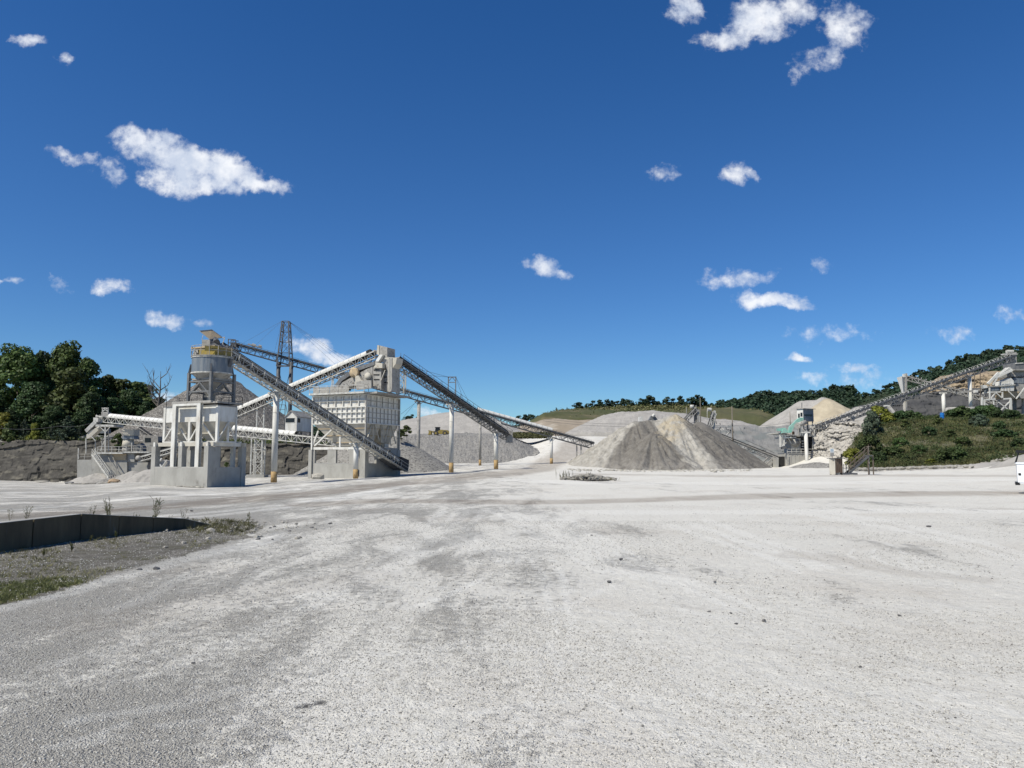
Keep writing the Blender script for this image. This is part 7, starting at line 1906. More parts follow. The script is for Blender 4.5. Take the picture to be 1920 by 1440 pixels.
def tree_px(key, px, ytop, D, label, w=1.0, rz=0, natH=24, zb=None, **k):
    p = W(px, 800, D); p.z = g1(p.x, D) if zb is None else zb
    H = ZP(ytop, D) - p.z
    return plant_tree(key, p, label, s=H / natH * w, sz=H / natH, rz=rz, **k)
grp = 'tall broadleaf trees above the dark rock wall'
for a in (('A', 28, 645, 183, 'tall brownish green tree at the left edge above the rock wall', .95, 0, 24),
          ('B', -36, 650, 186, 'tall tree on the left edge, half out of view', 1.2, 1, 22),
          ('E', 76, 658, 188, 'dark tree between the two tallest ones on the left', .78, 2, 24),
          ('A', 118, 640, 190, 'tallest open crowned tree at the left, sky showing through', .82, 2.3, 24),
          ('B', 160, 668, 189, 'rounded tree on the right shoulder of the tallest left tree', .85, .7, 22),
          ('D', 126, 690, 179, 'olive toned tree in front of the tallest left tree', 1.1, .4, 16),
          ('C', 60, 716, 177, 'dark lower tree above the middle of the left rock wall', 1.05, 1.4, 19),
          ('C', -20, 735, 175, 'dark lower tree at the left edge above the rock wall', 1.1, 1.9, 19),
          ('C', 168, 735, 178, 'dark low tree above the right part of the left rock wall', 1.0, 3.1, 19),
          ('B', 196, 700, 196, 'narrow tree in the dip between the tall and the lower trees', .9, 4, 22),
          ('D', 222, 711, 198, 'round topped tree left of the dead one', 1.15, 5, 16),
          ('C', 240, 730, 190, 'dark tree behind the transfer tower', 1.05, .9, 19),
          ('C', 208, 745, 184, 'dark shrubby tree behind the covered conveyor head', 1.1, 2.9, 19),
          ('D', 262, 716, 200, 'olive tree directly left of the dead one', 1.2, 3.4, 16),
          ('D', 292, 745, 203, 'low olive tree under the dead branches', 1.05, 1.2, 16),
          ('E', 270, 752, 188, 'dark low tree above the level covered conveyor', .9, 4.4, 24),
          ('A', -90, 640, 190, 'tall tree outside the left edge beyond the rock wall', 1.0, 3, 24),
          ('C', 100, 760, 173, 'low dark tree behind the two cedars', 1.0, 5.1, 19),
          ('C', 20, 768, 172, 'low dark tree just above the left end of the rock wall', 1.0, .3, 19),
          ('C', 150, 772, 174, 'low dark tree right of the big cedar', 1.0, 2.0, 19),
          ('E', 232, 775, 178, 'low dark tree between the transfer tower and the crusher', .8, 3.3, 24)):
    key, px, yt, D, lab, w_, rz, nh = a
    tree_px(key, px, yt, D, lab, w_, rz, nh, group=grp)
# dead tree
def dead_tree(px, yt, D, label):
    p = W(px, 800, D); p.z = g1(p.x, D); H = ZP(yt, D) - p.z
    t_ = thing('dead_tree', label, 'tree', p); rn = random.Random(5)
    mb = MB(); mb.path([Vector((0, 0, 0)) + p, p + Vector((.2, 0, H * .45)), p + Vector((.6, 0, H * .75)), p + Vector((.5, 0, H))], [.4, .28, .16, .04], 6); mb.build('trunk', 'dead_wood', t_)
    for i in range(16):
        f = rn.uniform(.4, .9); q = p + Vector((.5 * f, 0, H * f)); an = rn.choice([0, math.pi]) + rn.uniform(-.7, .7); l_ = H * rn.uniform(.14, .32)
        e = q + Vector((math.cos(an) * l_ * .55, math.sin(an) * l_ * .5, l_ * rn.uniform(.7, 1.1)))
        mb = MB(); mid_ = q.lerp(e, .5) + Vector((math.cos(an) * l_ * .12, 0, -.1 * l_)); mb.path([q, mid_, e], [.14, .09, .03], 4)
        for k in range(3):
            s_ = mid_.lerp(e, rn.uniform(0, .8)); e2 = s_ + Vector((rn.uniform(-.3, .3) * l_, rn.uniform(-.2, .2) * l_, l_ * rn.uniform(.2, .45))); mb.path([s_, e2], [.06, .02], 4)
        mb.build('branch', 'dead_wood', t_)
dead_tree(293, 696, 196, 'leafless dead tree standing above the crowns behind the crushing station')
# cedars and yellowish saplings above the rock wall
def cedar_mesh(seed, H, Wd, m='leaf_cedar'):
    rs_ = np.random.RandomState(seed); C = []; S = []; Nn = []
    for i in range(90):
        t = rs_.rand() ** 1.2; z = H * (.04 + .93 * t); r = Wd / 2 * (1 - t) ** .8 * rs_.uniform(.75, 1.15); an = rs_.rand() * 6.283
        k = 60; f = rs_.rand(k)
        base_ = np.stack([math.cos(an) * r * f, math.sin(an) * r * f, z + f * r * .35 + 0 * f], 1) + rs_.normal(size=(k, 3)) * .12 * (1.2 - f)[:, None]
        C.append(base_); S.append(.16 * rs_.uniform(.6, 1.3, k)); Nn.append(np.tile([math.cos(an) * .5, math.sin(an) * .5, .8], (k, 1)))
    V, F = quads_at(np.vstack(C), np.concatenate(S), rs_, nrm=np.vstack(Nn)); return npmesh('crown', V, F, m)
TREES['cedar'] = (cedar_mesh(3, 7, 6.4), trunk_mesh(8, 7, 2, .2, .16))
TREES['sapling'] = (crown_mesh(9, 6, 4, base=.05, nclump=26, per=110, leaf=.22, m='leaf_olive'), trunk_mesh(9, 6, 3, .2, .1))
TREES['yellow'] = (crown_mesh(10, 6, 4, base=.03, nclump=26, per=110, leaf=.2, m='leaf_yellow'), trunk_mesh(9, 6, 3, .2, .1))
for (px, yt, D, lab, w_, k_, nh) in ((126, 779, 168.5, 'largest grey green cedar on the rim of the rock wall', 1.15, 'cedar', 7), (46, 784, 169, 'slim grey green cedar near the left edge on the rock rim', .8, 'cedar', 7), (98, 797, 169, 'small grey green cedar left of the largest one', .9, 'cedar', 7),
                                 (150, 800, 169, 'small cedar at the right end of the left rock rim', .9, 'cedar', 7),
                                 (8, 770, 170, 'yellow green sapling at the far left on the rock rim', 1.0, 'yellow', 6), (65, 790, 168, 'small yellow green sapling between the two left cedars', .8, 'yellow', 6), (22, 790, 168, 'olive sapling beside the slim cedar', 1.0, 'sapling', 6)):
    tree_px(k_, px, yt, D, lab, w_, px * .1, nh, name='cedar_tree' if k_ == 'cedar' else 'sapling')
tree_px('sapling', 763, 797, 150, 'olive bush on the gravel pile right of the ribbed bin', 1.5, 1, 6, zb=ZP(818, 149), name='bush', cat='bush')
tree_px('sapling', 752, 804, 147, 'small olive bush hugging the rear corner of the ribbed bin', 1.2, 2, 6, zb=ZP(824, 146), name='bush', cat='bush')
tree_px('sapling', 428, 866, 118, 'small pale green weed bush seen through the side bay of the concrete piers', 1.4, 2, 6, zb=ZP(878, 118), name='bush', cat='bush')
tree_px('sapling', 222, 812, 163, 'olive bush behind the posts of the transfer tower', 1.3, 4, 6, zb=ZP(838, 163), name='bush', cat='bush')

# far trees: rows on the grassy hill and on the low ridge
FAR = []
for s_, (h_, w_) in enumerate(((13, 10), (12, 8), (11, 11), (14, 8))):
    FAR.append((crown_mesh(20 + s_, h_, w_, base=.03, nclump=24, per=26, leaf=.62, m='leaf_far'), trunk_mesh(20 + s_, h_, w_, .2, .25)))
TREES['f0'], TREES['f1'], TREES['f2'], TREES['f3'] = FAR
NH = {'f0': 13, 'f1': 12, 'f2': 11, 'f3': 14}
hill_row = [(1043, 764, .5), (1064, 763, .4), (1086, 752, 1.05), (1100, 756, .9), (1114, 750, 1.0), (1127, 748, 1.0), (1139, 748, .55), (1150, 749, 1.0), (1160, 750, .8), (1167, 747, .6), (1179, 747, .9), (1190, 752, .8), (1204, 747, .9), (1221, 741, 1.15), (1237, 750, .7), (1251, 743, 1.0), (1264, 746, .8), (1280, 741, .8), (1299, 744, 1.0), (1313, 738, 1.1), (1322, 745, .8)]
for i, (px, yt, w_) in enumerate(hill_row):
    p = W(px, 766, 462); zb_ = ZP(769 if px > 1075 else 771, 462)
    H = ZP(yt, 462) - zb_; key = 'f%d' % (i % 4)
    plant_tree(key, Vector((p.x, 462 + (i % 3) * 3, zb_)), 'small dark green tree, %s from the left in the row along the grassy hill crest' % ORD[i], s=H / NH[key] * w_ * 1.5, sz=H / NH[key], rz=i, group='row of trees along the crest of the grassy hill')
V_, F_ = None, None
rn = random.Random(3)
low = [(702, 780), (716, 778), (764, 779), (772, 776), (784, 780), (795, 782), (806, 783), (822, 784), (972, 779), (984, 777), (997, 776), (1008, 778), (1018, 781)]
for i, (px, yt) in enumerate(low):
    D = 560; zb_ = ZP(800, D); H = ZP(yt, D) - zb_; key = 'f%d' % (i % 4); p = W(px, 790, D)
    plant_tree(key, Vector((p.x, D, zb_)), 'distant dark tree on the low ridge, %s from the left behind the gravel mounds' % ORD[i], s=H / NH[key] * 1.1, sz=H / NH[key], rz=i, group='distant trees on the low ridge')
# crest trees of the wooded hill, each its own; the wood behind and below as one mass
def crest(px):
    return np.interp(px, [1320, 1331, 1345, 1379, 1400, 1427, 1450, 1475, 1500, 1520, 1532, 1560, 1597, 1613, 1630, 1654, 1685, 1720, 1758, 1775, 1805, 1830, 1850, 1880, 1902, 1925, 2100], [760, 754, 749, 745, 740, 731, 736, 731, 730, 733, 730, 722, 722, 736, 735, 727, 714, 697, 686, 683, 663, 660, 657, 652, 646, 652, 640])
def crestD(px): return np.interp(px, [1331, 1613, 1758, 1920, 2100], [600, 640, 600, 600, 600])
px = 1326; i = 0
while px < 1945:
    D = float(crestD(px)) - 6; yt = float(crest(px)) + rn.uniform(-1.5, 4); H = rn.uniform(12, 17)
    zt_ = ZP(yt, D); key = 'f%d' % rn.randrange(4); p = W(px, 750, D)
    plant_tree(key, Vector((p.x, D + rn.uniform(-4, 4), zt_ - H)), 'dark green tree on the skyline of the wooded hill', s=H / NH[key] * rn.uniform(.9, 1.3), sz=H / NH[key], rz=i, group='skyline trees of the wooded hill')
    px += rn.uniform(6, 11); i += 1
def far_mass(seed, n, fpx, fpy, fD, size=.95, ct=7, per=70, hw=(7, 11), m='leaf_far'):
    rs_ = np.random.RandomState(seed); C = []; S = []; Nn = []
    for i in range(n):
        px_, py_, D_ = fpx(rs_), None, None
        py_ = fpy(px_, rs_); D_ = fD(px_, py_, rs_)
        p = W(px_, py_, D_); w_ = rs_.uniform(*hw); h_ = w_ * rs_.uniform(.9, 1.4)
        for c in range(ct):
            d0 = rs_.normal(size=3); d0 /= np.linalg.norm(d0); cc = np.array([p.x, p.y, p.z]) + d0 * [w_ * .3, w_ * .3, h_ * .3] - [0, 0, h_ * .4]
            k = per // ct; d = rs_.normal(size=(k, 3)); d /= np.linalg.norm(d, axis=1, keepdims=True); d[:, 1] = -np.abs(d[:, 1]) * .9 + .1
            C.append(cc + d * w_ * .27 * (.8 + .3 * rs_.rand(k))[:, None]); S.append(size * rs_.uniform(.6, 1.3, k)); Nn.append(d + [0, 0, .4])
    return quads_at(np.vstack(C), np.concatenate(S), rs_, nrm=np.vstack(Nn))
V_, F_ = far_mass(11, 1500, lambda r: 1310 + 640 * r.rand(), lambda x, r: crest(x) + 5 + (r.rand() ** .9) * (60 + max(0, x - 1600) * .05), lambda x, y, r: crestD(x) - 12 - (y - crest(x)) * 1.6)
npobj('woodland', V_, F_, 'leaf_far', kind='stuff')
V_, F_ = far_mass(12, 420, lambda r: -500 + 1560 * r.rand(), lambda x, r: 797 + 14 * r.rand(), lambda x, y, r: 545 - (y - 797) * 4)
npobj('woodland', V_, F_, 'leaf_far', kind='stuff')
V_, F_ = far_mass(14, 160, lambda r: -420 + 740 * r.rand(), lambda x, r: np.interp(x, [-420, 180, 320], [700, 760, 800]) + 50 * r.rand(), lambda x, y, r: 215, size=.8, per=170, hw=(9, 13), m='leaf_dark')
npobj('woodland', V_, F_, 'leaf_dark', kind='stuff')

hc_ = lambda x: np.interp(x, [1060, 1080, 1188, 1283, 1330], [770, 767, 759.5, 760, 763])
V_, F_ = far_mass(15, 90, lambda r: 1078 + 250 * r.rand() ** .9, lambda x, r: hc_(x) - 1 - 4 * r.rand(), lambda x, y, r: 466 + 8 * r.rand(), size=.6, hw=(4, 7))
npobj('woodland', V_, F_, 'leaf_far', kind='stuff')

# bank: surface lookup from its rows
_bx = [[W(q[0], q[1], q[2]) for q in r] for r in BANK]
def bank_pt(px, f):
    """point of the bank at photograph x, f from its foot (0) to its top (3)"""
    k = min(int(f), 3); t_ = f - k; out = []
    for r in (BANK[k], BANK[min(k + 1, 4)]):
        D = np.interp(px, [q[0] for q in r], [q[2] for q in r]); z = np.interp(px, [q[0] for q in r], [W(*q).z for q in r]); out.append(Vector((W(px, 864, D).x, D, z)))
    return out[0].lerp(out[1], t_)
TREES['shrub0'] = (crown_mesh(31, 3, 3.6, base=.0, nclump=22, per=120, leaf=.15, m='leaf_shrub'), trunk_mesh(31, 3, 2, .1, .07))
TREES['shrub1'] = (crown_mesh(32, 2.4, 3.6, base=.0, nclump=20, per=120, leaf=.14, m='leaf_dark'), trunk_mesh(32, 2, 2, .1, .07))
TREES['shrub2'] = (crown_mesh(33, 2.6, 2.6, base=.0, nclump=18, per=120, leaf=.13, m='leaf_olive'), trunk_mesh(33, 2, 2, .1, .06))
TREES['shrub3'] = (crown_mesh(34, 3, 3.6, base=.0, nclump=22, per=120, leaf=.15, m='leaf_yellow'), trunk_mesh(31, 3, 2, .1, .07))
TREES['shrub4'] = (crown_mesh(35, 3, 3.4, base=.0, nclump=22, per=120, leaf=.14, m='leaf_cedar'), trunk_mesh(31, 3, 2, .1, .07))
def shrub(k, px, f, s_, lab, sz=None, group=None):
    p = bank_pt(px, f); p.z -= .25
    q_ = .44 if f > 2.35 else (.56 if f > 2 else .66)
    plant_tree('shrub%d' % k, p, lab, 'bush', s=s_ * q_ * 1.15, sz=(sz or s_) * q_, rz=px * .37, group=group, name='bush')
for a in ((3, 1653, 2.9, 3.0, 'yellow green bush at the top left of the bank, by the diagonal prop', 3.2), (3, 1668, 2.7, 2.0, 'small yellow green bush right of the larger one on the bank'),
          (0, 1645, 2.5, 1.9, 'leafy bush at the left shoulder of the bank'), (1, 1690, 2.6, 2.3, 'dark bush at the bank top below the long conveyor'), (1, 1708, 2.6, 2.2, 'dark bush right below the grey pipe column'), (0, 1722, 2.7, 1.6, 'low green bush left of the blue barrel'),
          (1, 1790, 2.75, 2.3, 'dark bush in front of the left end of the long tank', 2.2), (0, 1806, 2.7, 2.5, 'large dark green bush covering the tank middle', 2.5), (1, 1826, 2.7, 2.2, 'dark bush right of the tank middle', 2.2), (1, 1846, 2.6, 2.6, 'large dark bush at the right end of the tank', 2.9), (0, 1862, 2.6, 2.5, 'dark green bush below the ladder of the right plant', 2.7), (1, 1874, 2.4, 2.1, 'dark bush below the braced legs of the right plant'),
          (0, 1905, 2.5, 1.7, 'green bush below the right plant footings'), (1, 1900, 2.1, 1.8, 'dark bush near the right edge on the upper bank'),
          (4, 1845, 1.75, 1.4, 'grey green flowering bush on the middle of the right bank'), (4, 1833, 1.8, 1.1, 'small grey green bush left of the flowering one'), (1, 1888, 1.3, 1.7, 'dark spreading bush on the lower right bank', 1.1), (1, 1877, 1.6, 1.2, 'dark bush above the spreading one'),
          (4, 1640, 1.9, 1.6, 'pale green sapling at the left end of the bank', 2.6), (0, 1632, 1.2, 1.5, 'green bush beside the top of the open stair', 2.0), (1, 1622, 1.3, 1.3, 'dark bush behind the open stair'), (3, 1600, 1.05, 1.4, 'yellowish bush between the outcrop and the open stair'),
          (0, 1676, .9, 1.6, 'green bush low on the left part of the bank', 1.1), (1, 1648, .55, 1.3, 'dark low bush right of the open stair'), (0, 1690, 1.2, 1.1, 'small green bush above the low left one'), (0, 1779, .35, 1.5, 'round green bush at the bank foot', 1.2), (0, 1792, .4, 1.3, 'second round bush at the bank foot'), (3, 1745, .2, .8, 'small bright yellow green bush at the bank foot', .6),
          (0, 1808, 1.1, 1.1, 'small bush on the middle of the bank'), (1, 1745, 1.5, 1.2, 'dark tuft like bush on the middle bank'), (0, 1725, .9, 1.0, 'low bush on the lower middle bank'), (2, 1762, 1.9, 1.2, 'olive bush below the blue barrel'), (2, 1700, 1.8, 1.2, 'olive bush on the upper left bank'), (2, 1785, 1.4, 1.1, 'olive bush left of the bank middle'),
          (2, 1730, 2.2, 1.2, 'olive bush just under the dark quarry face'), (2, 1820, 2.1, 1.4, 'olive bush under the long tank'), (1, 1915, .9, 1.2, 'dark bush at the right edge above the truck')):
    shrub(*a[:5], sz=a[5] if len(a) > 5 else None)
rs_ = np.random.RandomState(44)
# ground cover: grass blades and small leaves all over the bank
def blades(P, n, hgt, wid, m, name, seed=0, lean=.35, kind='stuff'):
    r = np.random.RandomState(seed); N_ = len(P)
    B = np.repeat(P, n, 0) + np.concatenate([r.normal(size=(N_ * n, 2)) * hgt * .35, np.zeros((N_ * n, 1))], 1)
    h = hgt * r.uniform(.45, 1.2, (N_ * n, 1)); an = r.rand(N_ * n) * 6.283
    w = np.stack([np.cos(an), np.sin(an), 0 * an], 1) * wid
    tip = B + np.concatenate([r.normal(size=(N_ * n, 2)) * lean, np.ones((N_ * n, 1))], 1) * h
    mid = B * .5 + tip * .5 + np.concatenate([r.normal(size=(N_ * n, 2)) * .05 * hgt, np.zeros((N_ * n, 1))], 1)
    V = np.stack([B - w, B + w, mid + w * .7, tip, ], 1).reshape(-1, 3)
    o = npobj(name, V, np.arange(len(V)).reshape(-1, 4), m, kind=kind); return o
def bank_pts(n, lo=.02, hi=3.0, x0=1606, x1=2000):
    out = []
    while len(out) < n:
        px_ = rs_.uniform(x0, x1); f = rs_.uniform(lo, hi); p = bank_pt(px_, f)
        out.append((p.x, p.y, p.z - .05))
    return np.array(out)
P_ = bank_pts(9000)
dens = fbm(P_[:, 0] * .22, P_[:, 1] * .22, 4.4)
blades(P_[dens > .42], 9, .55, .045, 'grass_dry', 'bank_grass', 1)
blades(P_[dens < .56], 7, .6, .05, 'grass_green', 'bank_grass', 2)
P_ = bank_pts(2600); dens = fbm(P_[:, 0] * .3, P_[:, 1] * .3, 9.4); P_ = P_[dens > .47]
C_ = np.repeat(P_, 26, 0) + rs_.normal(size=(len(P_) * 26, 3)) * [.45, .45, .28] + [0, 0, .3]
V_, F_ = quads_at(C_, rs_.uniform(.06, .15, len(C_)), rs_, nrm=np.tile([0, -.2, 1.], (len(C_), 1)))
npobj('bank_weeds', V_, F_, 'leaf_shrub', kind='stuff')
# scrub on the grassy hill
P_ = []
for i in range(2600):
    px_ = rs_.uniform(1000, 1470); yc = np.interp(px_, [1000, 1020, 1044, 1080, 1188, 1283, 1355, 1427, 1463, 1475], [795, 777, 771, 768, 760, 760, 765, 770, 784, 790]); f = rs_.rand()
    yb = np.interp(px_, [1000, 1080, 1300, 1475], [796, 785, 798, 812]); D = 462 - 50 * f
    p = W(px_, yc + (yb - yc) * f, D); P_.append((p.x, p.y, p.z - .2))
P_ = np.array(P_); C_ = np.repeat(P_, 10, 0) + rs_.normal(size=(len(P_) * 10, 3)) * [1.2, 1.2, .5]
V_, F_ = quads_at(C_, rs_.uniform(.3, .6, len(C_)), rs_, nrm=np.tile([0, -.3, 1.], (len(C_), 1)))
npobj('hill_scrub', V_, F_, 'grass_dry', kind='stuff')
k_ = rs_.rand(len(P_)) < .3
C_ = np.repeat(P_[k_], 12, 0) + rs_.normal(size=(k_.sum() * 12, 3)) * [1.4, 1.2, .6] + [0, 0, .3]
V_, F_ = quads_at(C_, rs_.uniform(.3, .55, len(C_)), rs_, nrm=np.tile([0, -.3, 1.], (len(C_), 1)))
npobj('hill_scrub', V_, F_, 'leaf_olive', kind='stuff')
# green strip at the foot of the ramp
P_ = []
for i in range(1400):
    px_ = rs_.uniform(958, 1032); py_ = rs_.uniform(811, 820); p = W(px_, py_, 268 - (py_ - 811) * 1.2); P_.append((p.x, p.y, max(p.z, g1(p.x, p.y)) - .1))
P_ = np.array(P_); C_ = np.repeat(P_, 6, 0) + rs_.normal(size=(len(P_) * 6, 3)) * [.5, .5, .15]
V_, F_ = quads_at(C_, rs_.uniform(.15, .3, len(C_)), rs_, nrm=np.tile([0, -.3, 1.], (len(C_), 1)))
npobj('ramp_grass', V_, F_, 'grass_green', kind='stuff')
# weeds on the rim of the rock walls
P_ = []
for i in range(1100):
    px_ = rs_.uniform(-200, 640); D = float(np.interp(px_, [-200, 150, 262, 300, 340, 400, 470, 640], [167, 167, 164, 161, 157, 154, 151, 151])); p = W(px_, 830, D + rs_.uniform(0, 8)); P_.append((p.x, p.y, g1(p.x, p.y + 4)))
P_ = np.array(P_); P_ = P_[(fbm(P_[:, 0] * .3, P_[:, 1] * .1, 2) > .45)]
C_ = np.repeat(P_, 22, 0) + rs_.normal(size=(len(P_) * 22, 3)) * [.6, .6, .35] + [0, 0, .3]
V_, F_ = quads_at(C_, rs_.uniform(.1, .22, len(C_)), rs_, nrm=np.tile([0, -.3, 1.], (len(C_), 1)))
npobj('rim_weeds', V_, F_, 'leaf_olive', kind='stuff')

# ------------------------------------------------------------------ near verge: grass, weeds, stones
def verge_pts(n, poly, x0, x1, y0, y1):
    out = []
    while len(out) < n:
        px_, py_ = rs_.uniform(x0, x1, 400), rs_.uniform(y0, y1, 400); k = in_poly(px_, py_, poly)
        out += list(zip(px_[k], py_[k]))
    P = np.array([tuple(on_ground(a, b_, 5, 40)) for a, b_ in out[:n]]); return P
P_ = verge_pts(900, moss_poly, -60, 505, 974, 1136)
dn = fbm(P_[:, 0] * 1.1, P_[:, 1] * 1.1, 6.1)
blades(P_[dn > .5], 7, .07, .004, 'grass_dry', 'verge_grass', 5, .8)
P_ = verge_pts(420, [(0, 1096), (110, 1084), (170, 1086), (150, 1100), (60, 1118), (0, 1134), (-60, 1140), (-60, 1100)], -60, 170, 1084, 1136)
blades(P_, 10, .06, .004, 'grass_green', 'verge_grass', 6, .7)
P_ = verge_pts(240, [(330, 978), (400, 974), (470, 978), (480, 992), (440, 1004), (360, 1000)], 320, 490, 970, 1006)
blades(P_[:170], 8, .10, .005, 'grass_dry', 'verge_grass', 7, .9); blades(P_[170:230], 10, .09, .006, 'grass_green', 'verge_grass', 8, .8)
def plant(px, py, h_, label, seed, group=None, wispy=True):
    p = on_ground(px, py, 5, 60); t_ = thing('weed', label, 'weed', p, group); rn = random.Random(seed)
    st_ = MB(); tips = []
    for k in range(rn.randint(3, 5) if wispy else 9):
        an = rn.uniform(0, 6.28); l_ = h_ * rn.uniform(.6, 1.05); e = p + Vector((math.cos(an) * l_ * rn.uniform(.08, .3), math.sin(an) * l_ * .2, l_)); m_ = p.lerp(e, .5) + Vector((0, 0, l_ * .06))
        st_.path([p, m_, e], [.006 * h_ / .5, .005 * h_ / .5, .003 * h_ / .5], 3)
        for j in range(7):
            s_ = p.lerp(e, rn.uniform(.35, 1)); a2 = rn.uniform(0, 6.28); e2 = s_ + Vector((math.cos(a2), math.sin(a2), rn.uniform(.4, 1.2))) * l_ * rn.uniform(.08, .18); st_.path([s_, e2], .003 * h_ / .5, 3); tips.append(e2); tips.append(s_)
    st_.build('stem', 'weed_stalk', t_)
    T = np.array([tuple(q) for q in tips]); r = np.random.RandomState(seed); T = np.repeat(T, 2 if wispy else 5, 0); T = T + r.normal(size=(len(T), 3)) * .02 * h_
    V, F = quads_at(T, r.uniform(.012, .03, len(T)) * h_ * (.7 if wispy else 1.4), r); npobj('foliage', V, F, 'leaf_olive' if wispy else 'grass_green', parent=t_, loc=tuple(p), kind='stuff')
wg = 'wispy tall weeds behind the low wall'
for i, (px, py, h_) in enumerate(((18, 984, .6), (50, 982, .7), (172, 976, .8), (204, 978, 1.0), (250, 980, .4), (290, 984, 1.05), (320, 984, .4), (344, 984, .65), (466, 986, .75))):
    plant(px, py, h_ * .65, 'thin wispy weed behind the low wall, %s from the left' % ORD[i], 100 + i, wg)
for i, (px, py, h_, lab) in enumerate(((66, 1022, .42, 'dark weed with flat flower head in front of the low wall, far left'), (132, 1012, .36, 'dark flat topped weed clump in front of the low wall'), (255, 992, .30, 'broad green weed at the foot of the low wall'), (286, 990, .30, 'bright green leafy weed near the low end of the wall'), (205, 985, .5, 'thin green weed against the dark wall face'),
                                       (218, 1010, .16, 'small green weed on the mossy gravel'), (134, 1036, .15, 'small tufted weed on the left mossy gravel'), (84, 1020, .14, 'small bright weed near the dark wall foot'), (170, 1016, .13, 'tiny green weed tuft near the wall foot'), (82, 1044, .14, 'low dry weed on the mossy gravel'))):
    plant(px, py, h_, lab, 200 + i, wispy=i in (0, 1, 4))
rn = random.Random(21)
sg_ = 'loose stones around the end of the mossy verge'
smesh = []
for k in range(5):
    mb = MB(); mb.ico((0, 0, 0), 1, 40 + k, (1.2, 1, .7)); me = bpy.data.meshes.new('stone'); me.from_pydata(mb.v, [], mb.f); me.materials.append(MATS['loose_stone' if k < 3 else 'dark_stone']); smesh.append(me)
def put_stone(px, py, s_, k, lab, grp_, dmax=60):
    s_ *= .42 if grp_ and 'dark' in grp_ else .62
    p = on_ground(px, py, 5, dmax); o = bpy.data.objects.new('stone', smesh[k]); COL.objects.link(o); o.location = p + Vector((0, 0, s_ * .25)); o.scale = (s_, s_, s_ * rn.uniform(.7, 1.1)); o.rotation_euler = (rn.uniform(-.3, .3), rn.uniform(-.3, .3), rn.uniform(0, 6.28)); tag(o, lab, 'stone', grp_)
for i in range(85):
    t_ = rn.random(); px = 300 + 290 * t_ ** .8 + rn.gauss(0, 14); py = 986 + rn.gauss(0, 9) + (rn.uniform(0, 12) if px > 420 else 0)
    put_stone(px, py, rn.uniform(.035, .10), rn.choice([0, 0, 1, 1, 2, 3, 4]), 'loose fist sized stone where the mossy verge runs out beside the road', sg_)
for (px, py, s_, k, lab) in ((256, 996, .13, 0, 'pale stone at the foot of the low wall'), (395, 998, .17, 1, 'largest pale flat stone on the end of the verge'), (344, 1020, .1, 2, 'pale stone on the mossy gravel right of the middle'), (310, 1028, .09, 0, 'pale stone low on the mossy gravel'), (261, 1070, .08, 4, 'dark stone on the pale edge strip, left one'), (293, 1069, .11, 4, 'dark stone on the pale edge strip, right one'), (390, 1012, .1, 1, 'pale stone below the largest flat one')):
    put_stone(px, py, s_, k, lab, None)
for i, (px, py, s_) in enumerate(((1116, 1006, .05), (1142, 1092, .1), (1164, 1050, .09), (1110, 1005, .08), (1222, 1005, .05), (1742, 988, .14), (1000, 955, .07), (1330, 1148, .05), (1686, 1155, .045), (1340, 1092, .06), (975, 958, .08), (1614, 1252, .05), (1686, 1155, .04), (1380, 1170, .05), (1432, 1165, .06), (1370, 1150, .04), (345, 1165, .05), (362, 1245, .045))):
    put_stone(px, py, s_, 3 + i % 2, 'lone dark stone lying on the open pale yard', 'dark stones scattered over the yard')
# heap of rocks in mid yard
rg = []
base_ = on_ground(1103, 900, 5, 160)
mb = MB()
c_ = 0
for i in range(420):
    px = 1103 + max(-1, min(1, rn.gauss(0, .45))) * 50; D = base_.y + rn.uniform(-2.2, 2.2)
    e = 1 - abs(px - 1103) / 56; p = W(px, 900, D); z_ = g1(p.x, D) + rn.random() * .5 * max(.1, e)
    mb.ico((p.x, D, z_ + .04), rn.uniform(.06, .19), i, (1.3, 1, .7))
o = mb.build('rock_heap', 'loose_stone', kind='stuff')
mb = MB()
for i in range(200):
    px = 1103 + max(-1, min(1, rn.gauss(0, .45))) * 50; D = base_.y + rn.uniform(-2.4, 1.8); p = W(px, 900, D); mb.ico((p.x, D, g1(p.x, D) + rn.random() * .3 * max(.1, 1 - abs(px - 1103) / 56)), rn.uniform(.05, .16), i + 7, (1.3, 1, .7))
mb.build('rock_heap', 'gravel_dark', kind='stuff')

P_ = np.array([[W(rn.uniform(1056, 1152), 900, base_.y).x, base_.y + rn.uniform(-1.5, 2), 0] for _ in range(90)]); P_[:, 2] = G(P_[:, 0], P_[:, 1])
blades(P_, 7, .3, .012, 'grass_dry', 'heap_weeds', 9, .5)
P_ = np.array([[W(x_, 900, base_.y).x, base_.y + 1, 0] for x_ in (1054, 1056, 1059, 1063, 1068, 1098, 1100, 1066, 1101)]); P_[:, 2] = G(P_[:, 0], P_[:, 1])
blades(P_, 3, .9, .008, 'weed_stalk', 'heap_weeds', 10, .15)
mb = MB()
for i in range(60):
    p = B1.on(rn.uniform(332, 382), 913, -rn.uniform(.15, .7)); mb.ico((p.x, p.y, g1(p.x, p.y) + .04), rn.uniform(.06, .16), i, (1.3, 1, .6))
mb.build('rock_chips', 'loose_stone', kind='stuff')
mb = MB()
for i in range(240):
    f = rn.random(); px = rn.uniform(130, 320); D = rn.uniform(136, 144); p = W(px, 900, D); mb.ico((p.x, D, g1(p.x, D) + .05), rn.uniform(.1, .35), i, (1.3, 1, .7))
for i in range(260):
    px = rn.uniform(1600, 1905); p = W(px, 870, rn.uniform(112, 119)); p.z = 0; zz_ = g1(p.x, p.y) + .35; mb.ico((p.x, p.y, zz_), rn.uniform(.1, .4), i, (1.4, 1, .7))
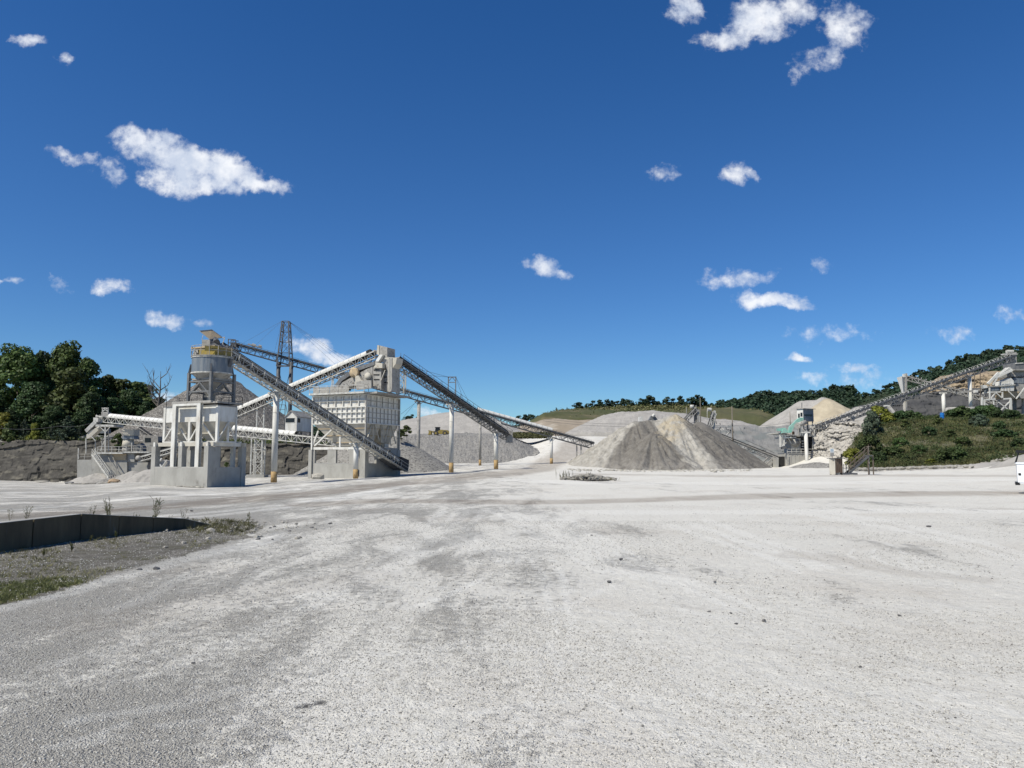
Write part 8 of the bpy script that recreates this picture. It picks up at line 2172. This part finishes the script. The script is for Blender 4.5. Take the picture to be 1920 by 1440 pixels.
mb.build('rubble', 'loose_stone', kind='stuff')
mb = MB()
for i in range(420):
    px = rn.uniform(1066, 1412); q_ = on_ground(px, 883.5 - abs(px - 1250) * .012 + rn.gauss(0, .9), 60, 175); mb.ico((q_.x, q_.y, q_.z + .04), .06 + rn.random() ** 3 * .32, i, (1.3, 1, .7))
mb.build('toe_stones', 'loose_stone', kind='stuff')
# rubble strewn on the rim above the crushing station and on the coarse slopes
mb = MB()
for i in range(900):
    px = rn.uniform(150, 335); D = rn.uniform(164, 182); p = W(px, 820, D); zz_ = g1(p.x, D) + rn.random() * 1.1; mb.ico((p.x, D, zz_), rn.uniform(.25, .8), i, (1.4, 1, .6))
mb.build('rim_rubble', 'rock_grey', kind='stuff')
# coarse rock on the big dark cone
apx = W(412, 700, 190); P_ = []
mb = MB()
for i in range(5200):
    an = rn.uniform(math.pi * .95, math.pi * 2.05); hgt = apx.z - 4.5; f = rn.random() ** .5; r_ = f * hgt / .70
    x_, y_ = apx.x + math.cos(an) * r_, apx.y + math.sin(an) * r_
    mb.ico((x_, y_, apx.z - f * hgt + rn.uniform(-.1, .12)), rn.uniform(.22, .62), i, (1.2, 1, .7))
mb.build('coarse_rock', 'loose_grey' if 'loose_grey' in MATS else 'gravel_dark', kind='stuff')

# ------------------------------------------------------------------ loose gravel of the foreground
def pebbles(n, d0, d1, s0, s1, seed, m, name, thr=None, pw=1.0):
    r = np.random.RandomState(seed)
    D = np.sqrt(r.uniform(d0 ** 2, d1 ** 2, n)); u = r.uniform(-.74, .74, n); x = u * D
    if thr is not None:
        k = fbm(x * .55, D * .45, 3.3) + fbm(x * 3, D * 3, 1.1) * .25 + r.normal(size=n) * .05 - x * .012 > thr; x, D = x[k], D[k]
    n = len(x); z = G(x, D) + (fbm(x * .35, D * .35, 3.3) - .5) * .05 * (1 - sstep(20, 120, np.hypot(x, D))) + (fbm(x * .12, D * .12, 8.1) - .5) * .22 * sstep(12, 40, np.hypot(x, D)) + (fbm(x * 2.2, D * 2.2, 1.3) - .5) * .02 * (1 - sstep(20, 120, np.hypot(x, D)))
    s = (s0 + (s1 - s0) * r.rand(n) ** 2.5)
    base_v = np.array([[1, 0, 0], [0, 1, 0], [-1, 0, 0], [0, -1, 0], [0, 0, .75], [0, 0, -.5]])
    V = base_v[None] * r.uniform(.6, 1.25, (n, 6, 1)); an = r.rand(n) * 6.283; ca, sa = np.cos(an)[:, None], np.sin(an)[:, None]
    X = V[..., 0] * ca - V[..., 1] * sa; Y = V[..., 0] * sa + V[..., 1] * ca
    V = np.stack([X, Y, V[..., 2]], -1) * s[:, None, None] + np.stack([x, D, z + s * .15], -1)[:, None]
    f = np.array([[0, 1, 4], [1, 2, 4], [2, 3, 4], [3, 0, 4], [1, 0, 5], [2, 1, 5], [3, 2, 5], [0, 3, 5]])
    F = (f[None] + (np.arange(n) * 6)[:, None, None]).reshape(-1, 3)
    npobj(name, V.reshape(-1, 3), F, m, kind='stuff')
pb_m = bpy.data.materials.new('pebble'); pb_m.use_nodes = True
t = pb_m.node_tree; nd = t.nodes; b = nd['Principled BSDF']; b.inputs['Roughness'].default_value = .9
g_n = nd.new('ShaderNodeNewGeometry'); cr = nd.new('ShaderNodeValToRGB'); t.links.new(g_n.outputs['Random Per Island'], cr.inputs[0])
cr.color_ramp.elements[0].color = (.10, .094, .086, 1); cr.color_ramp.elements[1].color = (.62, .60, .55, 1)
e_ = cr.color_ramp.elements.new(.12); e_.color = (.28, .266, .24, 1); e_ = cr.color_ramp.elements.new(.6); e_.color = (.45, .43, .39, 1)
t.links.new(cr.outputs[0], b.inputs['Base Color']); MATS['pebble'] = pb_m
pebbles(120000, 3.2, 9, .0035, .011, 1, 'pebble', 'loose_gravel', .56)
pebbles(22000, 3.2, 9, .003, .010, 2, 'pebble', 'loose_gravel')
pebbles(90000, 9, 22, .005, .016, 3, 'pebble', 'loose_gravel', .56)
pebbles(16000, 9, 30, .006, .018, 4, 'pebble', 'loose_gravel')
